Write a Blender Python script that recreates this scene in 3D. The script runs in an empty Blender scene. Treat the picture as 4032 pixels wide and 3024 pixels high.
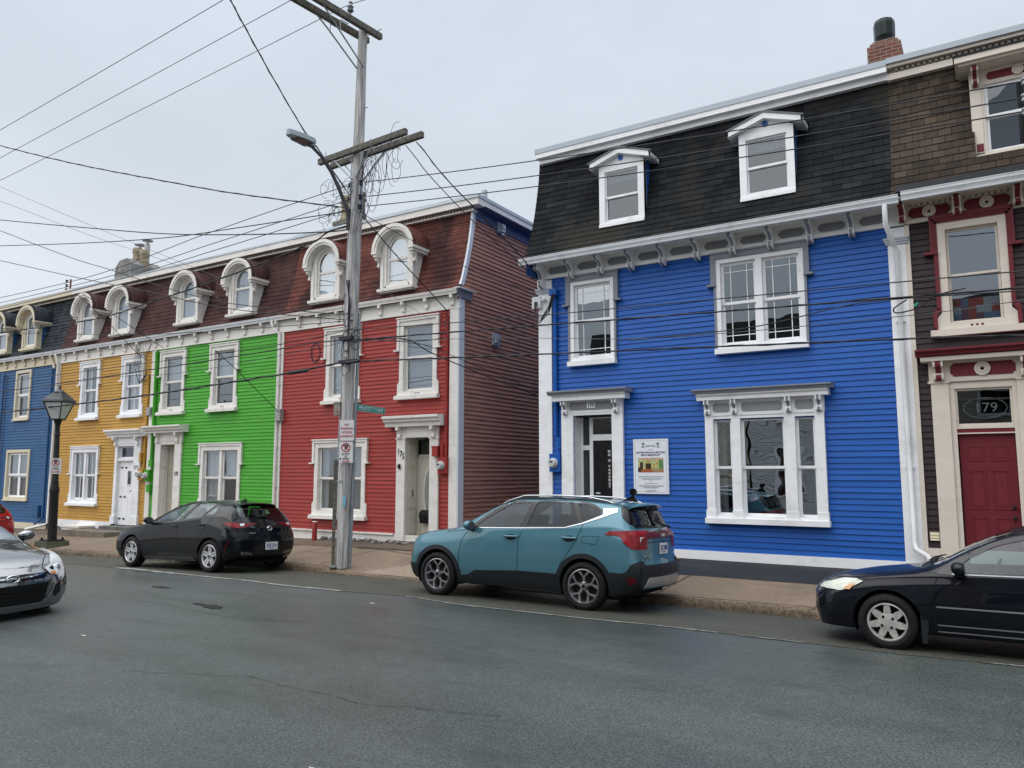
import bpy, bmesh, math, random
from math import pi, sin, cos, radians, sqrt, atan2
from mathutils import Vector, Matrix
from mathutils.bvhtree import BVHTree
from mathutils.geometry import delaunay_2d_cdt
random.seed(7)
sc = bpy.context.scene

# ------------------------------------------------------------------ camera
CAMP = Vector((0, -14.8, 2.1))
cam = bpy.data.cameras.new('camera'); camo = bpy.data.objects.new('camera', cam)
sc.collection.objects.link(camo); sc.camera = camo
cam.sensor_width = 36; cam.lens = 27.036; cam.clip_end = 2000; cam.clip_start = .1
_p = radians(6.6121); _a = radians(122.0648)
_f = Vector((cos(_a)*cos(_p), sin(_a)*cos(_p), sin(_p)))
camo.location = CAMP
camo.rotation_euler = _f.to_track_quat('-Z', 'Y').to_euler()

# ------------------------------------------------------------------ sky, sun, exposure
SUN_EL, SUN_AZ = radians(52), radians(215)      # soft light from behind the camera, under a cloud deck
world = bpy.data.worlds.new('World'); sc.world = world; world.use_nodes = True
nt = world.node_tree; nt.nodes.clear()
out = nt.nodes.new('ShaderNodeOutputWorld'); bg = nt.nodes.new('ShaderNodeBackground')
sky = nt.nodes.new('ShaderNodeTexSky'); sky.sky_type = 'NISHITA'; sky.sun_disc = False
sky.sun_elevation = SUN_EL; sky.sun_rotation = SUN_AZ; sky.dust_density = 3.0
tc = nt.nodes.new('ShaderNodeTexCoord'); sp = nt.nodes.new('ShaderNodeSeparateXYZ')
nt.links.new(tc.outputs['Generated'], sp.inputs[0])
cr = nt.nodes.new('ShaderNodeValToRGB')          # cloud deck, brighter towards the zenith
els = cr.color_ramp.elements
els[0].position = 0.0; els[0].color = (.272, .286, .304, 1)
els[1].position = 1.0; els[1].color = (.95, .97, 1.0, 1)
e = els.new(.12); e.color = (.262, .279, .300, 1)
e = els.new(.40); e.color = (.224, .247, .273, 1)
e = els.new(.56); e.color = (.225, .252, .282, 1)
e = els.new(.72); e.color = (.46, .485, .52, 1)
nt.links.new(sp.outputs['Z'], cr.inputs[0])
ns = nt.nodes.new('ShaderNodeTexNoise'); ns.inputs['Scale'].default_value = 2.2; ns.inputs['Detail'].default_value = 7
mp = nt.nodes.new('ShaderNodeMapping'); mp.inputs['Scale'].default_value = (1, 1, 2.6)
nt.links.new(tc.outputs['Generated'], mp.inputs[0]); nt.links.new(mp.outputs[0], ns.inputs['Vector'])
mr = nt.nodes.new('ShaderNodeMapRange'); mr.inputs['From Min'].default_value = .3; mr.inputs['From Max'].default_value = .7
mr.inputs['To Min'].default_value = .93; mr.inputs['To Max'].default_value = 1.07
nt.links.new(ns.outputs['Fac'], mr.inputs['Value'])
vm = nt.nodes.new('ShaderNodeVectorMath'); vm.operation = 'SCALE'
nt.links.new(cr.outputs[0], vm.inputs[0]); nt.links.new(mr.outputs[0], vm.inputs['Scale'])
vs = nt.nodes.new('ShaderNodeVectorMath'); vs.operation = 'SCALE'; vs.inputs['Scale'].default_value = 22.0
nt.links.new(vm.outputs[0], vs.inputs[0])
mx = nt.nodes.new('ShaderNodeMix'); mx.data_type = 'RGBA'; mx.inputs[0].default_value = .93
nt.links.new(sky.outputs[0], mx.inputs[6]); nt.links.new(vs.outputs[0], mx.inputs[7])
nt.links.new(mx.outputs[2], bg.inputs['Color']); bg.inputs['Strength'].default_value = .1
nt.links.new(bg.outputs[0], out.inputs[0])

sun = bpy.data.lights.new('sun', 'SUN'); suno = bpy.data.objects.new('sun', sun); sc.collection.objects.link(suno)
sun.energy = 1.5; sun.angle = radians(80); sun.color = (1, .97, .93)
_sd = Vector((sin(SUN_AZ)*cos(SUN_EL), cos(SUN_AZ)*cos(SUN_EL), sin(SUN_EL)))
suno.rotation_euler = _sd.to_track_quat('Z', 'Y').to_euler()
sc.view_settings.view_transform = 'Standard'; sc.view_settings.look = 'None'
sc.view_settings.exposure = 0.5; sc.view_settings.gamma = 1

# ------------------------------------------------------------------ materials
MATS = {}
def nmat(name):
    m = bpy.data.materials.new(name); m.use_nodes = True
    return m, m.node_tree, m.node_tree.nodes['Principled BSDF']
def lin(r, g, b):
    return tuple((c/255/12.92 if c/255 <= .04045 else ((c/255+.055)/1.055)**2.4) for c in (r, g, b))
def mat(name, col, rough=.5, var=.12, scale=(3, 3, 3), metal=0, bump=0, bscale=60, spec=.22, coat=0, dirt=None, dirtamt=.3, dscale=1.2, emit=0, detail=6):
    """procedural surface: two octaves of colour variation, optional dirt patches and a bump"""
    if name in MATS: return MATS[name]
    m, t, b = nmat(name); N, L = t.nodes, t.links
    tc = N.new('ShaderNodeTexCoord'); mp = N.new('ShaderNodeMapping'); mp.inputs['Scale'].default_value = scale
    L.new(tc.outputs['Object'], mp.inputs[0])
    n = N.new('ShaderNodeTexNoise'); n.inputs['Detail'].default_value = detail; n.inputs['Scale'].default_value = 1; n.inputs['Roughness'].default_value = .62
    L.new(mp.outputs[0], n.inputs['Vector'])
    r = N.new('ShaderNodeMapRange'); r.inputs['From Min'].default_value = .3; r.inputs['From Max'].default_value = .7
    r.inputs['To Min'].default_value = 1-var; r.inputs['To Max'].default_value = 1+var
    L.new(n.outputs['Fac'], r.inputs['Value'])
    s = N.new('ShaderNodeVectorMath'); s.operation = 'SCALE'; s.inputs[0].default_value = col[:3]
    L.new(r.outputs[0], s.inputs['Scale']); last = s.outputs[0]
    if dirt:
        n2 = N.new('ShaderNodeTexNoise'); n2.inputs['Scale'].default_value = dscale; n2.inputs['Detail'].default_value = 8; n2.inputs['Roughness'].default_value = .7
        L.new(tc.outputs['Object'], n2.inputs['Vector'])
        r2 = N.new('ShaderNodeMapRange'); r2.inputs['From Min'].default_value = .52; r2.inputs['From Max'].default_value = .68
        r2.inputs['To Max'].default_value = dirtamt
        L.new(n2.outputs['Fac'], r2.inputs['Value'])
        k = N.new('ShaderNodeMix'); k.data_type = 'RGBA'; k.inputs[7].default_value = (*dirt, 1)
        L.new(r2.outputs[0], k.inputs[0]); L.new(last, k.inputs[6]); last = k.outputs[2]
    L.new(last, b.inputs['Base Color'])
    b.inputs['Roughness'].default_value = rough; b.inputs['Metallic'].default_value = metal
    b.inputs['Specular IOR Level'].default_value = spec
    if coat: b.inputs['Coat Weight'].default_value = coat; b.inputs['Coat Roughness'].default_value = .03
    if bump:
        nb = N.new('ShaderNodeTexNoise'); nb.inputs['Scale'].default_value = bscale; nb.inputs['Detail'].default_value = 3
        L.new(tc.outputs['Object'], nb.inputs['Vector'])
        bp = N.new('ShaderNodeBump'); bp.inputs['Strength'].default_value = bump; bp.inputs['Distance'].default_value = .01
        L.new(nb.outputs['Fac'], bp.inputs['Height']); L.new(bp.outputs[0], b.inputs['Normal'])
    if emit: b.inputs['Emission Color'].default_value = (*col, 1); b.inputs['Emission Strength'].default_value = emit
    MATS[name] = m; return m
def glass(name, tint=(.8, .85, .86), refl=.10, rough=.0, wob=0.0, alpha=1.0):
    if name in MATS: return MATS[name]
    m, t, b = nmat(name); N, L = t.nodes, t.links; N.remove(b)
    o = [x for x in N if x.type == 'OUTPUT_MATERIAL'][0]
    tr = N.new('ShaderNodeBsdfTransparent'); tr.inputs[0].default_value = (*tint, 1)
    gl = N.new('ShaderNodeBsdfGlossy'); gl.inputs['Roughness'].default_value = rough; gl.inputs[0].default_value = (.86, .93, 1, 1)
    fr = N.new('ShaderNodeLayerWeight'); pw = N.new('ShaderNodeMath'); pw.operation = 'POWER'; pw.inputs[1].default_value = 4.0
    L.new(fr.outputs['Facing'], pw.inputs[0])
    r = N.new('ShaderNodeMapRange')
    r.inputs['To Min'].default_value = refl; r.inputs['To Max'].default_value = 1
    L.new(pw.outputs[0], r.inputs[0])
    if wob:
        tcn = N.new('ShaderNodeTexCoord'); n = N.new('ShaderNodeTexNoise'); n.inputs['Scale'].default_value = 2.2; n.inputs['Detail'].default_value = 1
        L.new(tcn.outputs['Object'], n.inputs['Vector']); bp = N.new('ShaderNodeBump'); bp.inputs['Strength'].default_value = wob; bp.inputs['Distance'].default_value = .02
        L.new(n.outputs['Fac'], bp.inputs['Height']); L.new(bp.outputs[0], gl.inputs['Normal'])
    k = N.new('ShaderNodeMixShader'); L.new(r.outputs[0], k.inputs[0]); L.new(tr.outputs[0], k.inputs[1]); L.new(gl.outputs[0], k.inputs[2])
    L.new(k.outputs[0], o.inputs[0]); MATS[name] = m; return m
def shingle(name, c1, c2, mortar, w=.33, h=.14, stain=None, rough=.9):
    """asphalt shingle tabs from a brick texture laid on the slope's UVs in metres"""
    m, t, b = nmat(name); N, L = t.nodes, t.links
    uv = N.new('ShaderNodeUVMap'); tc = N.new('ShaderNodeTexCoord')
    br = N.new('ShaderNodeTexBrick'); br.inputs['Color1'].default_value = (*c1, 1); br.inputs['Color2'].default_value = (*c2, 1)
    br.inputs['Mortar'].default_value = (*mortar, 1); br.inputs['Scale'].default_value = 1; br.inputs['Mortar Size'].default_value = .006
    br.inputs['Brick Width'].default_value = w; br.inputs['Row Height'].default_value = h; br.inputs['Bias'].default_value = -.1
    br.inputs['Mortar Smooth'].default_value = .2; br.offset = .5
    n0 = N.new('ShaderNodeTexNoise'); n0.inputs['Scale'].default_value = 5; va = N.new('ShaderNodeVectorMath'); va.operation = 'MULTIPLY_ADD'
    va.inputs[1].default_value = (.012, .006, 0); L.new(tc.outputs['Object'], n0.inputs['Vector']); L.new(n0.outputs['Color'], va.inputs[0]); L.new(uv.outputs[0], va.inputs[2])
    L.new(va.outputs[0], br.inputs['Vector'])
    n = N.new('ShaderNodeTexNoise'); n.inputs['Scale'].default_value = 1.1; n.inputs['Detail'].default_value = 9; n.inputs['Roughness'].default_value = .72
    L.new(tc.outputs['Object'], n.inputs['Vector'])
    r = N.new('ShaderNodeMapRange'); r.inputs['From Min'].default_value = .3; r.inputs['From Max'].default_value = .72; r.inputs['To Min'].default_value = .55; r.inputs['To Max'].default_value = 1.45
    L.new(n.outputs['Fac'], r.inputs[0])
    s = N.new('ShaderNodeVectorMath'); s.operation = 'SCALE'; L.new(br.outputs['Color'], s.inputs[0]); L.new(r.outputs[0], s.inputs['Scale'])
    last = s.outputs[0]
    if stain:
        n2 = N.new('ShaderNodeTexNoise'); n2.inputs['Scale'].default_value = .55; n2.inputs['Detail'].default_value = 7
        mp = N.new('ShaderNodeMapping'); mp.inputs['Scale'].default_value = (1, 1, .7); mp.inputs['Location'].default_value = (3.1, 0, .4)
        L.new(tc.outputs['Object'], mp.inputs[0]); L.new(mp.outputs[0], n2.inputs['Vector'])
        r2 = N.new('ShaderNodeMapRange'); r2.inputs['From Min'].default_value = .54; r2.inputs['From Max'].default_value = .63; r2.inputs['To Max'].default_value = .75
        L.new(n2.outputs['Fac'], r2.inputs[0])
        k = N.new('ShaderNodeMix'); k.data_type = 'RGBA'; k.inputs[7].default_value = (*stain, 1)
        L.new(r2.outputs[0], k.inputs[0]); L.new(last, k.inputs[6]); last = k.outputs[2]
    L.new(last, b.inputs['Base Color']); b.inputs['Roughness'].default_value = rough; b.inputs['Specular IOR Level'].default_value = .12
    ng = N.new('ShaderNodeTexNoise'); ng.inputs['Scale'].default_value = 150; L.new(tc.outputs['Object'], ng.inputs['Vector'])
    ad = N.new('ShaderNodeMath'); ad.operation = 'MULTIPLY_ADD'; ad.inputs[1].default_value = .3; L.new(ng.outputs['Fac'], ad.inputs[0])
    iv = N.new('ShaderNodeMath'); iv.operation = 'SUBTRACT'; iv.inputs[0].default_value = 1; L.new(br.outputs['Fac'], iv.inputs[1]); L.new(iv.outputs[0], ad.inputs[2])
    bp = N.new('ShaderNodeBump'); bp.inputs['Strength'].default_value = .6; bp.inputs['Distance'].default_value = .006
    L.new(ad.outputs[0], bp.inputs['Height']); L.new(bp.outputs[0], b.inputs['Normal'])
    MATS[name] = m; return m

# ------------------------------------------------------------------ mesh helpers
ORG = {}
class MB:
    def __init__(s): s.v = []; s.f = []; s.uv = []; s.mi = []; s.cur = 0
    def quad(s, a, b, c, d, uv=None):
        i = len(s.v); s.v += [tuple(a), tuple(b), tuple(c), tuple(d)]; s.f.append((i, i+1, i+2, i+3)); s.uv.append(uv); s.mi.append(s.cur)
    def poly(s, pts, uv=None):
        i = len(s.v); s.v += [tuple(p) for p in pts]; s.f.append(tuple(range(i, i+len(pts)))); s.uv.append(uv); s.mi.append(s.cur)
    def mesh(s, vs, fs):
        i = len(s.v); s.v += [tuple(p) for p in vs]
        for f in fs: s.f.append(tuple(k+i for k in f)); s.uv.append(None); s.mi.append(s.cur)
    def box(s, x0, x1, y0, y1, z0, z1, c=0.0):
        if x0 > x1: x0, x1 = x1, x0
        if y0 > y1: y0, y1 = y1, y0
        if z0 > z1: z0, z1 = z1, z0
        V = [(x0, y0, z0), (x1, y0, z0), (x1, y1, z0), (x0, y1, z0), (x0, y0, z1), (x1, y0, z1), (x1, y1, z1), (x0, y1, z1)]
        s.mesh(V, [(0, 3, 2, 1), (4, 5, 6, 7), (0, 1, 5, 4), (1, 2, 6, 5), (2, 3, 7, 6), (3, 0, 4, 7)])
    def cbox(s, cx, cy, cz, sx, sy, sz, M=None):
        V = [Vector((cx+a*sx/2, cy+b*sy/2, cz+c*sz/2)) for c in (-1, 1) for a, b in ((-1, -1), (1, -1), (1, 1), (-1, 1))]
        if M: V = [M @ v for v in V]
        s.mesh(V, [(0, 3, 2, 1), (4, 5, 6, 7), (0, 1, 5, 4), (1, 2, 6, 5), (2, 3, 7, 6), (3, 0, 4, 7)])
    def prism(s, pts, a, b, ax='y'):
        """closed 2D outline extruded between a and b; ax='y': pts are (x,z); 'x': (y,z); 'z': (x,y)"""
        P = {'y': lambda p, t: (p[0], t, p[1]), 'x': lambda p, t: (t, p[0], p[1]), 'z': lambda p, t: (p[0], p[1], t)}[ax]
        n = len(pts); V = [P(p, a) for p in pts]+[P(p, b) for p in pts]
        s.mesh(V, [tuple(range(n)), tuple(range(2*n-1, n-1, -1))]+[(i, i+n, (i+1) % n+n, (i+1) % n) for i in range(n)])
    def tube(s, path, r, n=8, caps=True):
        path = [Vector(p) for p in path]; rs = r if isinstance(r, (list, tuple)) else [r]*len(path)
        rings = []; up = None
        for i, p in enumerate(path):
            t = (path[min(i+1, len(path)-1)]-path[max(i-1, 0)]).normalized()
            if up is None: up = Vector((0, 0, 1)) if abs(t.z) < .9 else Vector((1, 0, 0))
            x = t.cross(up)
            if x.length < 1e-6: x = t.cross(Vector((0, 1, 0)))
            x.normalize(); y = x.cross(t).normalized(); up = y
            rings.append([p+(x*cos(2*pi*k/n)+y*sin(2*pi*k/n))*rs[i] for k in range(n)])
        V = [q for R in rings for q in R]; F = []
        for i in range(len(rings)-1):
            for k in range(n): F.append((i*n+k, i*n+(k+1) % n, (i+1)*n+(k+1) % n, (i+1)*n+k))
        if caps: F.append(tuple(range(n-1, -1, -1))); F.append(tuple((len(rings)-1)*n+k for k in range(n)))
        s.mesh(V, F)
    def lathe(s, prof, c=(0, 0, 0), n=24, ax='z', close=False):
        """prof: (radius, height) list turned round an axis through c"""
        V = []; c = Vector(c)
        for r, h in prof:
            for k in range(n):
                a = 2*pi*k/n
                V.append(c+(Vector((r*cos(a), r*sin(a), h)) if ax == 'z' else Vector((r*cos(a), h, r*sin(a))) if ax == 'y' else Vector((h, r*cos(a), r*sin(a)))))
        m = len(prof); F = []
        for i in range(m if close else m-1):
            for k in range(n): F.append((i*n+k, i*n+(k+1) % n, ((i+1) % m)*n+(k+1) % n, ((i+1) % m)*n+k))
        if not close:
            F.append(tuple(range(n))); F.append(tuple((m-1)*n+k for k in range(n)))
        s.mesh(V, F)
    def build(s, name, mats, parent=None, smooth=None, origin=None, merge=True):
        O = Vector(origin) if origin is not None else (ORG.get(parent.name, Vector()) if parent else Vector())
        me = bpy.data.meshes.new(name); me.from_pydata([Vector(v)-O for v in s.v], [], s.f)
        if not isinstance(mats, (list, tuple)): mats = [mats]
        for m in mats: me.materials.append(m)
        if any(u is not None for u in s.uv):
            ul = me.uv_layers.new(name='UVMap')
            for p, u in zip(me.polygons, s.uv):
                if u is not None:
                    for k, li in enumerate(p.loop_indices): ul.data[li].uv = u[k]
        for p, mi in zip(me.polygons, s.mi): p.material_index = mi
        if smooth is not None:
            bm = bmesh.new(); bm.from_mesh(me)
            if merge: bmesh.ops.remove_doubles(bm, verts=bm.verts, dist=1e-5)
            bmesh.ops.recalc_face_normals(bm, faces=bm.faces)
            for f in bm.faces: f.smooth = True
            for e_ in bm.edges:
                if len(e_.link_faces) != 2 or e_.calc_face_angle(0) > radians(smooth): e_.smooth = False
            bm.to_mesh(me); bm.free()
        o = bpy.data.objects.new(name, me); sc.collection.objects.link(o)
        if parent: o.parent = parent; ORG[o.name] = O
        elif origin is not None: o.location = O; ORG[o.name] = O
        return o
def tag(o, label, cat, group=None, kind=None):
    if label: o['label'] = label
    if cat: o['category'] = cat
    if group: o['group'] = group
    if kind: o['kind'] = kind
    return o
def thing(name, loc, label, cat, group=None):
    o = bpy.data.objects.new(name, None); sc.collection.objects.link(o); o.location = loc; o.empty_display_size = .2
    ORG[o.name] = Vector(loc); return tag(o, label, cat, group)
def text(name, body, size, loc, parent, m, xs=1.0, rot=(pi/2, 0, 0), bold=.0, ext=.0015, sp=1.0, local=False, align='CENTER'):
    """lettering set in the built-in face and turned into a plain mesh"""
    c = bpy.data.curves.new(name, 'FONT'); c.body = body; c.size = size; c.align_x = align; c.align_y = 'CENTER'
    c.extrude = ext; c.offset = bold*size; c.space_character = sp; c.resolution_u = 2
    t = bpy.data.objects.new('lettering_curve', c); sc.collection.objects.link(t)
    bpy.context.view_layer.update(); me = bpy.data.meshes.new_from_object(t); bpy.data.objects.remove(t); bpy.data.curves.remove(c)
    me.materials.clear(); me.materials.append(m)
    o = bpy.data.objects.new(name, me); sc.collection.objects.link(o); o.scale = (xs, 1, 1); o.rotation_euler = rot
    O = Vector() if (local or not parent) else ORG.get(parent.name, Vector())
    o.location = Vector(loc)-O; o.parent = parent; return o
def arc(cx, cz, r, a0, a1, n=12, ry=None):
    ry = ry or r
    return [(cx+r*cos(radians(a0+(a1-a0)*i/n)), cz+ry*sin(radians(a0+(a1-a0)*i/n))) for i in range(n+1)]
def smoothstep(a, b, x):
    t = max(0, min(1, (x-a)/(b-a))); return t*t*(3-2*t)
def hnoise(x, y=0.0):
    return (sin(x*1.7+y*2.3)+sin(x*4.1-y*3.7+1.3)*.5+sin(x*9.7+y*7.1+.4)*.25)/1.75
# ------------------------------------------------------------------ ground
def gx(X):                       # the street falls away gently towards the left
    return .0194*max(0.0, -12.0-X) if X > -60 else .0194*48
def road_z(X, Y):
    return .065+.055*min(max(-3.1-Y, 0), 1.9)-gx(X)
KERB = -3.1
def walk_z(X, Y):
    z = .195+.08*(Y-KERB)-gx(X)
    if -12.4 < X < -4.2 and Y < -1.2:      # dropped lip of the laneway crossing
        k = smoothstep(-12.3, -11.2, X)*(1-smoothstep(-5.6, -4.6, X))*(1-smoothstep(-2.6, -1.2, Y))
        z -= .10*k
    return z
def ground_mat(name, c1, c2, rough, patches, agg=220, bump=.35, streak=None, spots=None):
    m, t, b = nmat(name); N, L = t.nodes, t.links
    tc = N.new('ShaderNodeTexCoord')
    def noise(sc_, det, scale=(1, 1, 1), rg=.65):
        mp = N.new('ShaderNodeMapping'); mp.inputs['Scale'].default_value = scale; L.new(tc.outputs['Object'], mp.inputs[0])
        n = N.new('ShaderNodeTexNoise'); n.inputs['Scale'].default_value = sc_; n.inputs['Detail'].default_value = det; n.inputs['Roughness'].default_value = rg
        L.new(mp.outputs[0], n.inputs['Vector']); return n.outputs['Fac']
    def rng(f, a, b_, c, d):
        r = N.new('ShaderNodeMapRange'); r.inputs['From Min'].default_value = a; r.inputs['From Max'].default_value = b_
        r.inputs['To Min'].default_value = c; r.inputs['To Max'].default_value = d; L.new(f, r.inputs[0]); return r.outputs[0]
    def mix(f, a, b_):
        k = N.new('ShaderNodeMix'); k.data_type = 'RGBA'; L.new(f, k.inputs[0])
        if isinstance(a, tuple): k.inputs[6].default_value = (*a, 1)
        else: L.new(a, k.inputs[6])
        if isinstance(b_, tuple): k.inputs[7].default_value = (*b_, 1)
        else: L.new(b_, k.inputs[7])
        return k.outputs[2]
    big = noise(.30, 6, streak or (1, 1, 1)); last = mix(rng(big, .38, .62, 0, 1), c1, c2)
    fine = rng(noise(agg, 4, rg=.8), .38, .62, .45, 1.6)
    s = N.new('ShaderNodeVectorMath'); s.operation = 'SCALE'; L.new(last, s.inputs[0]); L.new(fine, s.inputs['Scale']); last = s.outputs[0]
    mid = rng(noise(9, 5), .3, .7, .88, 1.12)
    s = N.new('ShaderNodeVectorMath'); s.operation = 'SCALE'; L.new(last, s.inputs[0]); L.new(mid, s.inputs['Scale']); last = s.outputs[0]
    if patches: last = mix(rng(noise(.9, 7, (1, 1.6, 1), .72), .55, .66, 0, patches[1]), last, patches[0])
    if spots:
        vo = N.new('ShaderNodeTexVoronoi'); vo.inputs['Scale'].default_value = spots[1]; L.new(tc.outputs['Object'], vo.inputs['Vector'])
        last = mix(rng(vo.outputs['Distance'], .03, .06, 1, 0), last, spots[0])
    L.new(last, b.inputs['Base Color'])
    L.new(rng(big, .35, .65, rough[0], rough[1]), b.inputs['Roughness']); b.inputs['Specular IOR Level'].default_value = .35
    bp = N.new('ShaderNodeBump'); bp.inputs['Strength'].default_value = bump; bp.inputs['Distance'].default_value = .004
    L.new(noise(agg*.7, 3), bp.inputs['Height']); L.new(bp.outputs[0], b.inputs['Normal'])
    MATS[name] = m; return m
M_road = ground_mat('asphalt', (.043, .052, .050), (.060, .070, .068), (.30, .66), ((.033, .041, .039), .55), agg=48, bump=.9, streak=(.35, 1.3, 1), spots=((.20, .21, .20), 9))
M_lane = ground_mat('asphalt_parking', (.040, .042, .034), (.054, .055, .045), (.55, .75), ((.03, .032, .026), .6), agg=48, bump=.6, streak=(.4, 2, 1), spots=((.3, .3, .28), 6))
M_walk = ground_mat('concrete_walk', (.150, .113, .080), (.205, .158, .114), (.7, .9), ((.095, .068, .05), .6), agg=130, bump=.3)
M_apron = ground_mat('concrete_apron', (.215, .172, .128), (.26, .212, .16), (.7, .9), ((.22, .17, .125), .4), agg=130, bump=.3)
M_kerb = ground_mat('kerb_stone', (.075, .056, .038), (.15, .11, .075), (.8, .95), ((.018, .016, .011), .9), agg=22, bump=1.0)
M_tar = ground_mat('tar_strip', (.010, .012, .015), (.018, .021, .025), (.6, .85), ((.03, .033, .038), .6), agg=110, bump=.6)
M_dirt = ground_mat('dirt_walk', (.085, .063, .047), (.125, .095, .07), (.8, .95), ((.05, .04, .03), .7), agg=60, bump=.8)

def sheet(name, xs, ys, zf, m, label=None, off=0, kind='structure', edge=None):
    b = MB(); vs = []; fs = []
    for X in xs:
        for j, Y in enumerate(ys):
            vs.append((X, Y, zf(X, Y)+off))
    n = len(ys)
    for i in range(len(xs)-1):
        for j in range(n-1): fs.append((i*n+j, (i+1)*n+j, (i+1)*n+j+1, i*n+j+1))
    b.mesh(vs, fs); o = b.build(name, m, None, smooth=60, merge=False); tag(o, label, None, kind=kind); return o
def rngf(a, b, st):
    n = max(1, int(round((b-a)/st))); return [a+(b-a)*i/n for i in range(n+1)]
# one big ground sheet to the horizon, slightly under everything
sheet('ground', [-600, -200, -90, -60, -30, -12, 0, 12, 60, 300, 600], [-600, -100, -40, -19, -17, -2, 0, 40, 200, 600], lambda X, Y: -.25-gx(X), M_dirt)
sheet('road', rngf(-60, 30, .25), [-14.2, -12, -10, -8, -6.5, -5.4, -5.0, -4.6, -4.2, -3.8, -3.4, KERB+.02], road_z, M_road)
# the older strip of asphalt along the parked cars, its edge wavy
def lane_sheet():
    b = MB(); xs = rngf(-60, 30, .25)
    ed = [-5.33+.05*hnoise(X*.8)+(.12*smoothstep(-9.5, -8.3, X)*(1-smoothstep(-8, -7, X)) if X < 0 else 0)-(0.0 if X > -12.5 else -.25*smoothstep(0, 3, -12.5-X)) for X in xs]
    for i in range(len(xs)-1):
        rows = [0, 1, 2, 3, 4, 5]; ys = (None, -5.02, -4.98, -4.4, -3.7, KERB+.01)
        y = lambda k, r: ed[k] if r == 0 else ys[r]
        for r in range(5):
            P = [(xs[i], y(i, r)), (xs[i+1], y(i+1, r)), (xs[i+1], y(i+1, r+1)), (xs[i], y(i, r+1))]
            b.quad(*[(p[0], p[1], road_z(*p)+.005) for p in P])
    o = b.build('parking_lane', M_lane, None, smooth=60); tag(o, None, None, kind='structure')
    return xs, ed
lxs, led = lane_sheet()
M_line = mat('worn_line_paint', (.24, .25, .23), .7, .35, (9, 9, 9), dirt=(.045, .05, .047), dirtamt=1.0, dscale=3.2)
def line_strip():
    b = MB(); 
    for i in range(len(lxs)-1):
        X = lxs[i]
        if X < -16.2 or X > 3.5: continue
        if (-9.5 < X < -8.1) or (-3.2 < X < -2.9) or (-2.1 < X < -.4): continue
        if -8.1 <= X: w = .028+.02*max(0, hnoise(X*3.1))
        elif X < -12.2: w = .17-.11*smoothstep(-16, -12.3, -abs(X))+.03*hnoise(X*2)
        else: w = .07+.02*hnoise(X*4)
        w2 = max(.01, w+.012*hnoise(X*7))
        b.quad((lxs[i], led[i]-w/2, road_z(lxs[i], led[i])+.009), (lxs[i+1], led[i+1]-w2/2, road_z(lxs[i+1], led[i+1])+.009),
               (lxs[i+1], led[i+1]+w2/2, road_z(lxs[i+1], led[i+1])+.009), (lxs[i], led[i]+w/2, road_z(lxs[i], led[i])+.009))
    o = b.build('road_marking', M_line); tag(o, None, None, kind='structure')
line_strip()
sheet('pavement', rngf(-60, 30, .3), [KERB+.0, -2.9, -2.6, -2.2, -1.8, -1.2, -.6, 0, .6, 2, 5, 9], walk_z, M_walk)
# kerb stones: worn rounded edge, chipped along the top
def kerb():
    b = MB(); xs = rngf(-60, 30, .07); rows = []
    for X in xs:
        ft = walk_z(X, KERB); fb = road_z(X, KERB)-.03; j = .018*hnoise(X*5, 1)+.016*hnoise(X*17, 3)
        rows.append([(X, KERB-.07+j*.7, fb), (X, KERB-.062+j, fb+(ft-fb)*.45), (X, KERB-.045+j*1.4, fb+(ft-fb)*.8), (X, KERB-.01+j, ft-.004+j*.3), (X, KERB+.12, walk_z(X, KERB+.12)+.004)])
    vs = [p for r in rows for p in r]; n = 5
    b.mesh(vs, [(i*n+j, (i+1)*n+j, (i+1)*n+j+1, i*n+j+1) for i in range(len(xs)-1) for j in range(n-1)])
    o = b.build('kerb', M_kerb, None, smooth=40); tag(o, None, None, kind='structure')
kerb()
def flat(name, pts, m, off=.006, st=.3):
    """patch of pavement inside an outline, draped over the walk"""
    xs = [p[0] for p in pts]; ys = [p[1] for p in pts]
    V2 = [Vector(p) for p in pts]; n = len(V2); E = [(i, (i+1) % n) for i in range(n)]
    for X in rngf(min(xs), max(xs), st)[1:-1]:
        for Y in rngf(min(ys), max(ys), st)[1:-1]:
            if inside((X, Y), pts): V2.append(Vector((X, Y)))
    r = delaunay_2d_cdt(V2, E, [], 0, 1e-4)
    b = MB(); fs = [f for f in r[2] if inside(((r[0][f[0]].x+r[0][f[1]].x+r[0][f[2]].x)/3, (r[0][f[0]].y+r[0][f[1]].y+r[0][f[2]].y)/3), pts)]
    b.mesh([(v.x, v.y, walk_z(v.x, v.y)+off) for v in r[0]], fs)
    o = b.build(name, m, None, smooth=60); tag(o, None, None, kind='structure'); return o
def inside(p, poly):
    x, y = p; c = False; n = len(poly); j = n-1
    for i in range(n):
        xi, yi = poly[i]; xj, yj = poly[j]
        if (yi > y) != (yj > y) and x < (xj-xi)*(y-yi)/(yj-yi)+xi: c = not c
        j = i
    return c
wav = lambda X, b_, a=.04, k=1.0: b_+a*hnoise(X*k, b_)
flat('pavement_tar', [(X, wav(X, -1.5, .015)) for X in rngf(-6.0, 3, .5)]+[(3, .2), (-6.3, .2), (-6.2, -.5), (-5.9, -1.1)], M_tar)
flat('pavement_apron', [(-11.0, -3.0), (-9, -3.0), (-7, -3.0), (-5.6, -3.0), (-6.4, -1.6), (-8, -1.5), (-9.6, -1.6), (-10.2, -1.62), (-10.7, -2.3)], M_apron)
flat('pavement_dirt', [(X, wav(X, -1.0, .12, .9)) for X in rngf(-20, -11, .4)]+[(-9.9, -.9), (-9.2, -.2), (-9.2, .2), (-20, .2)], M_dirt)
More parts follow.
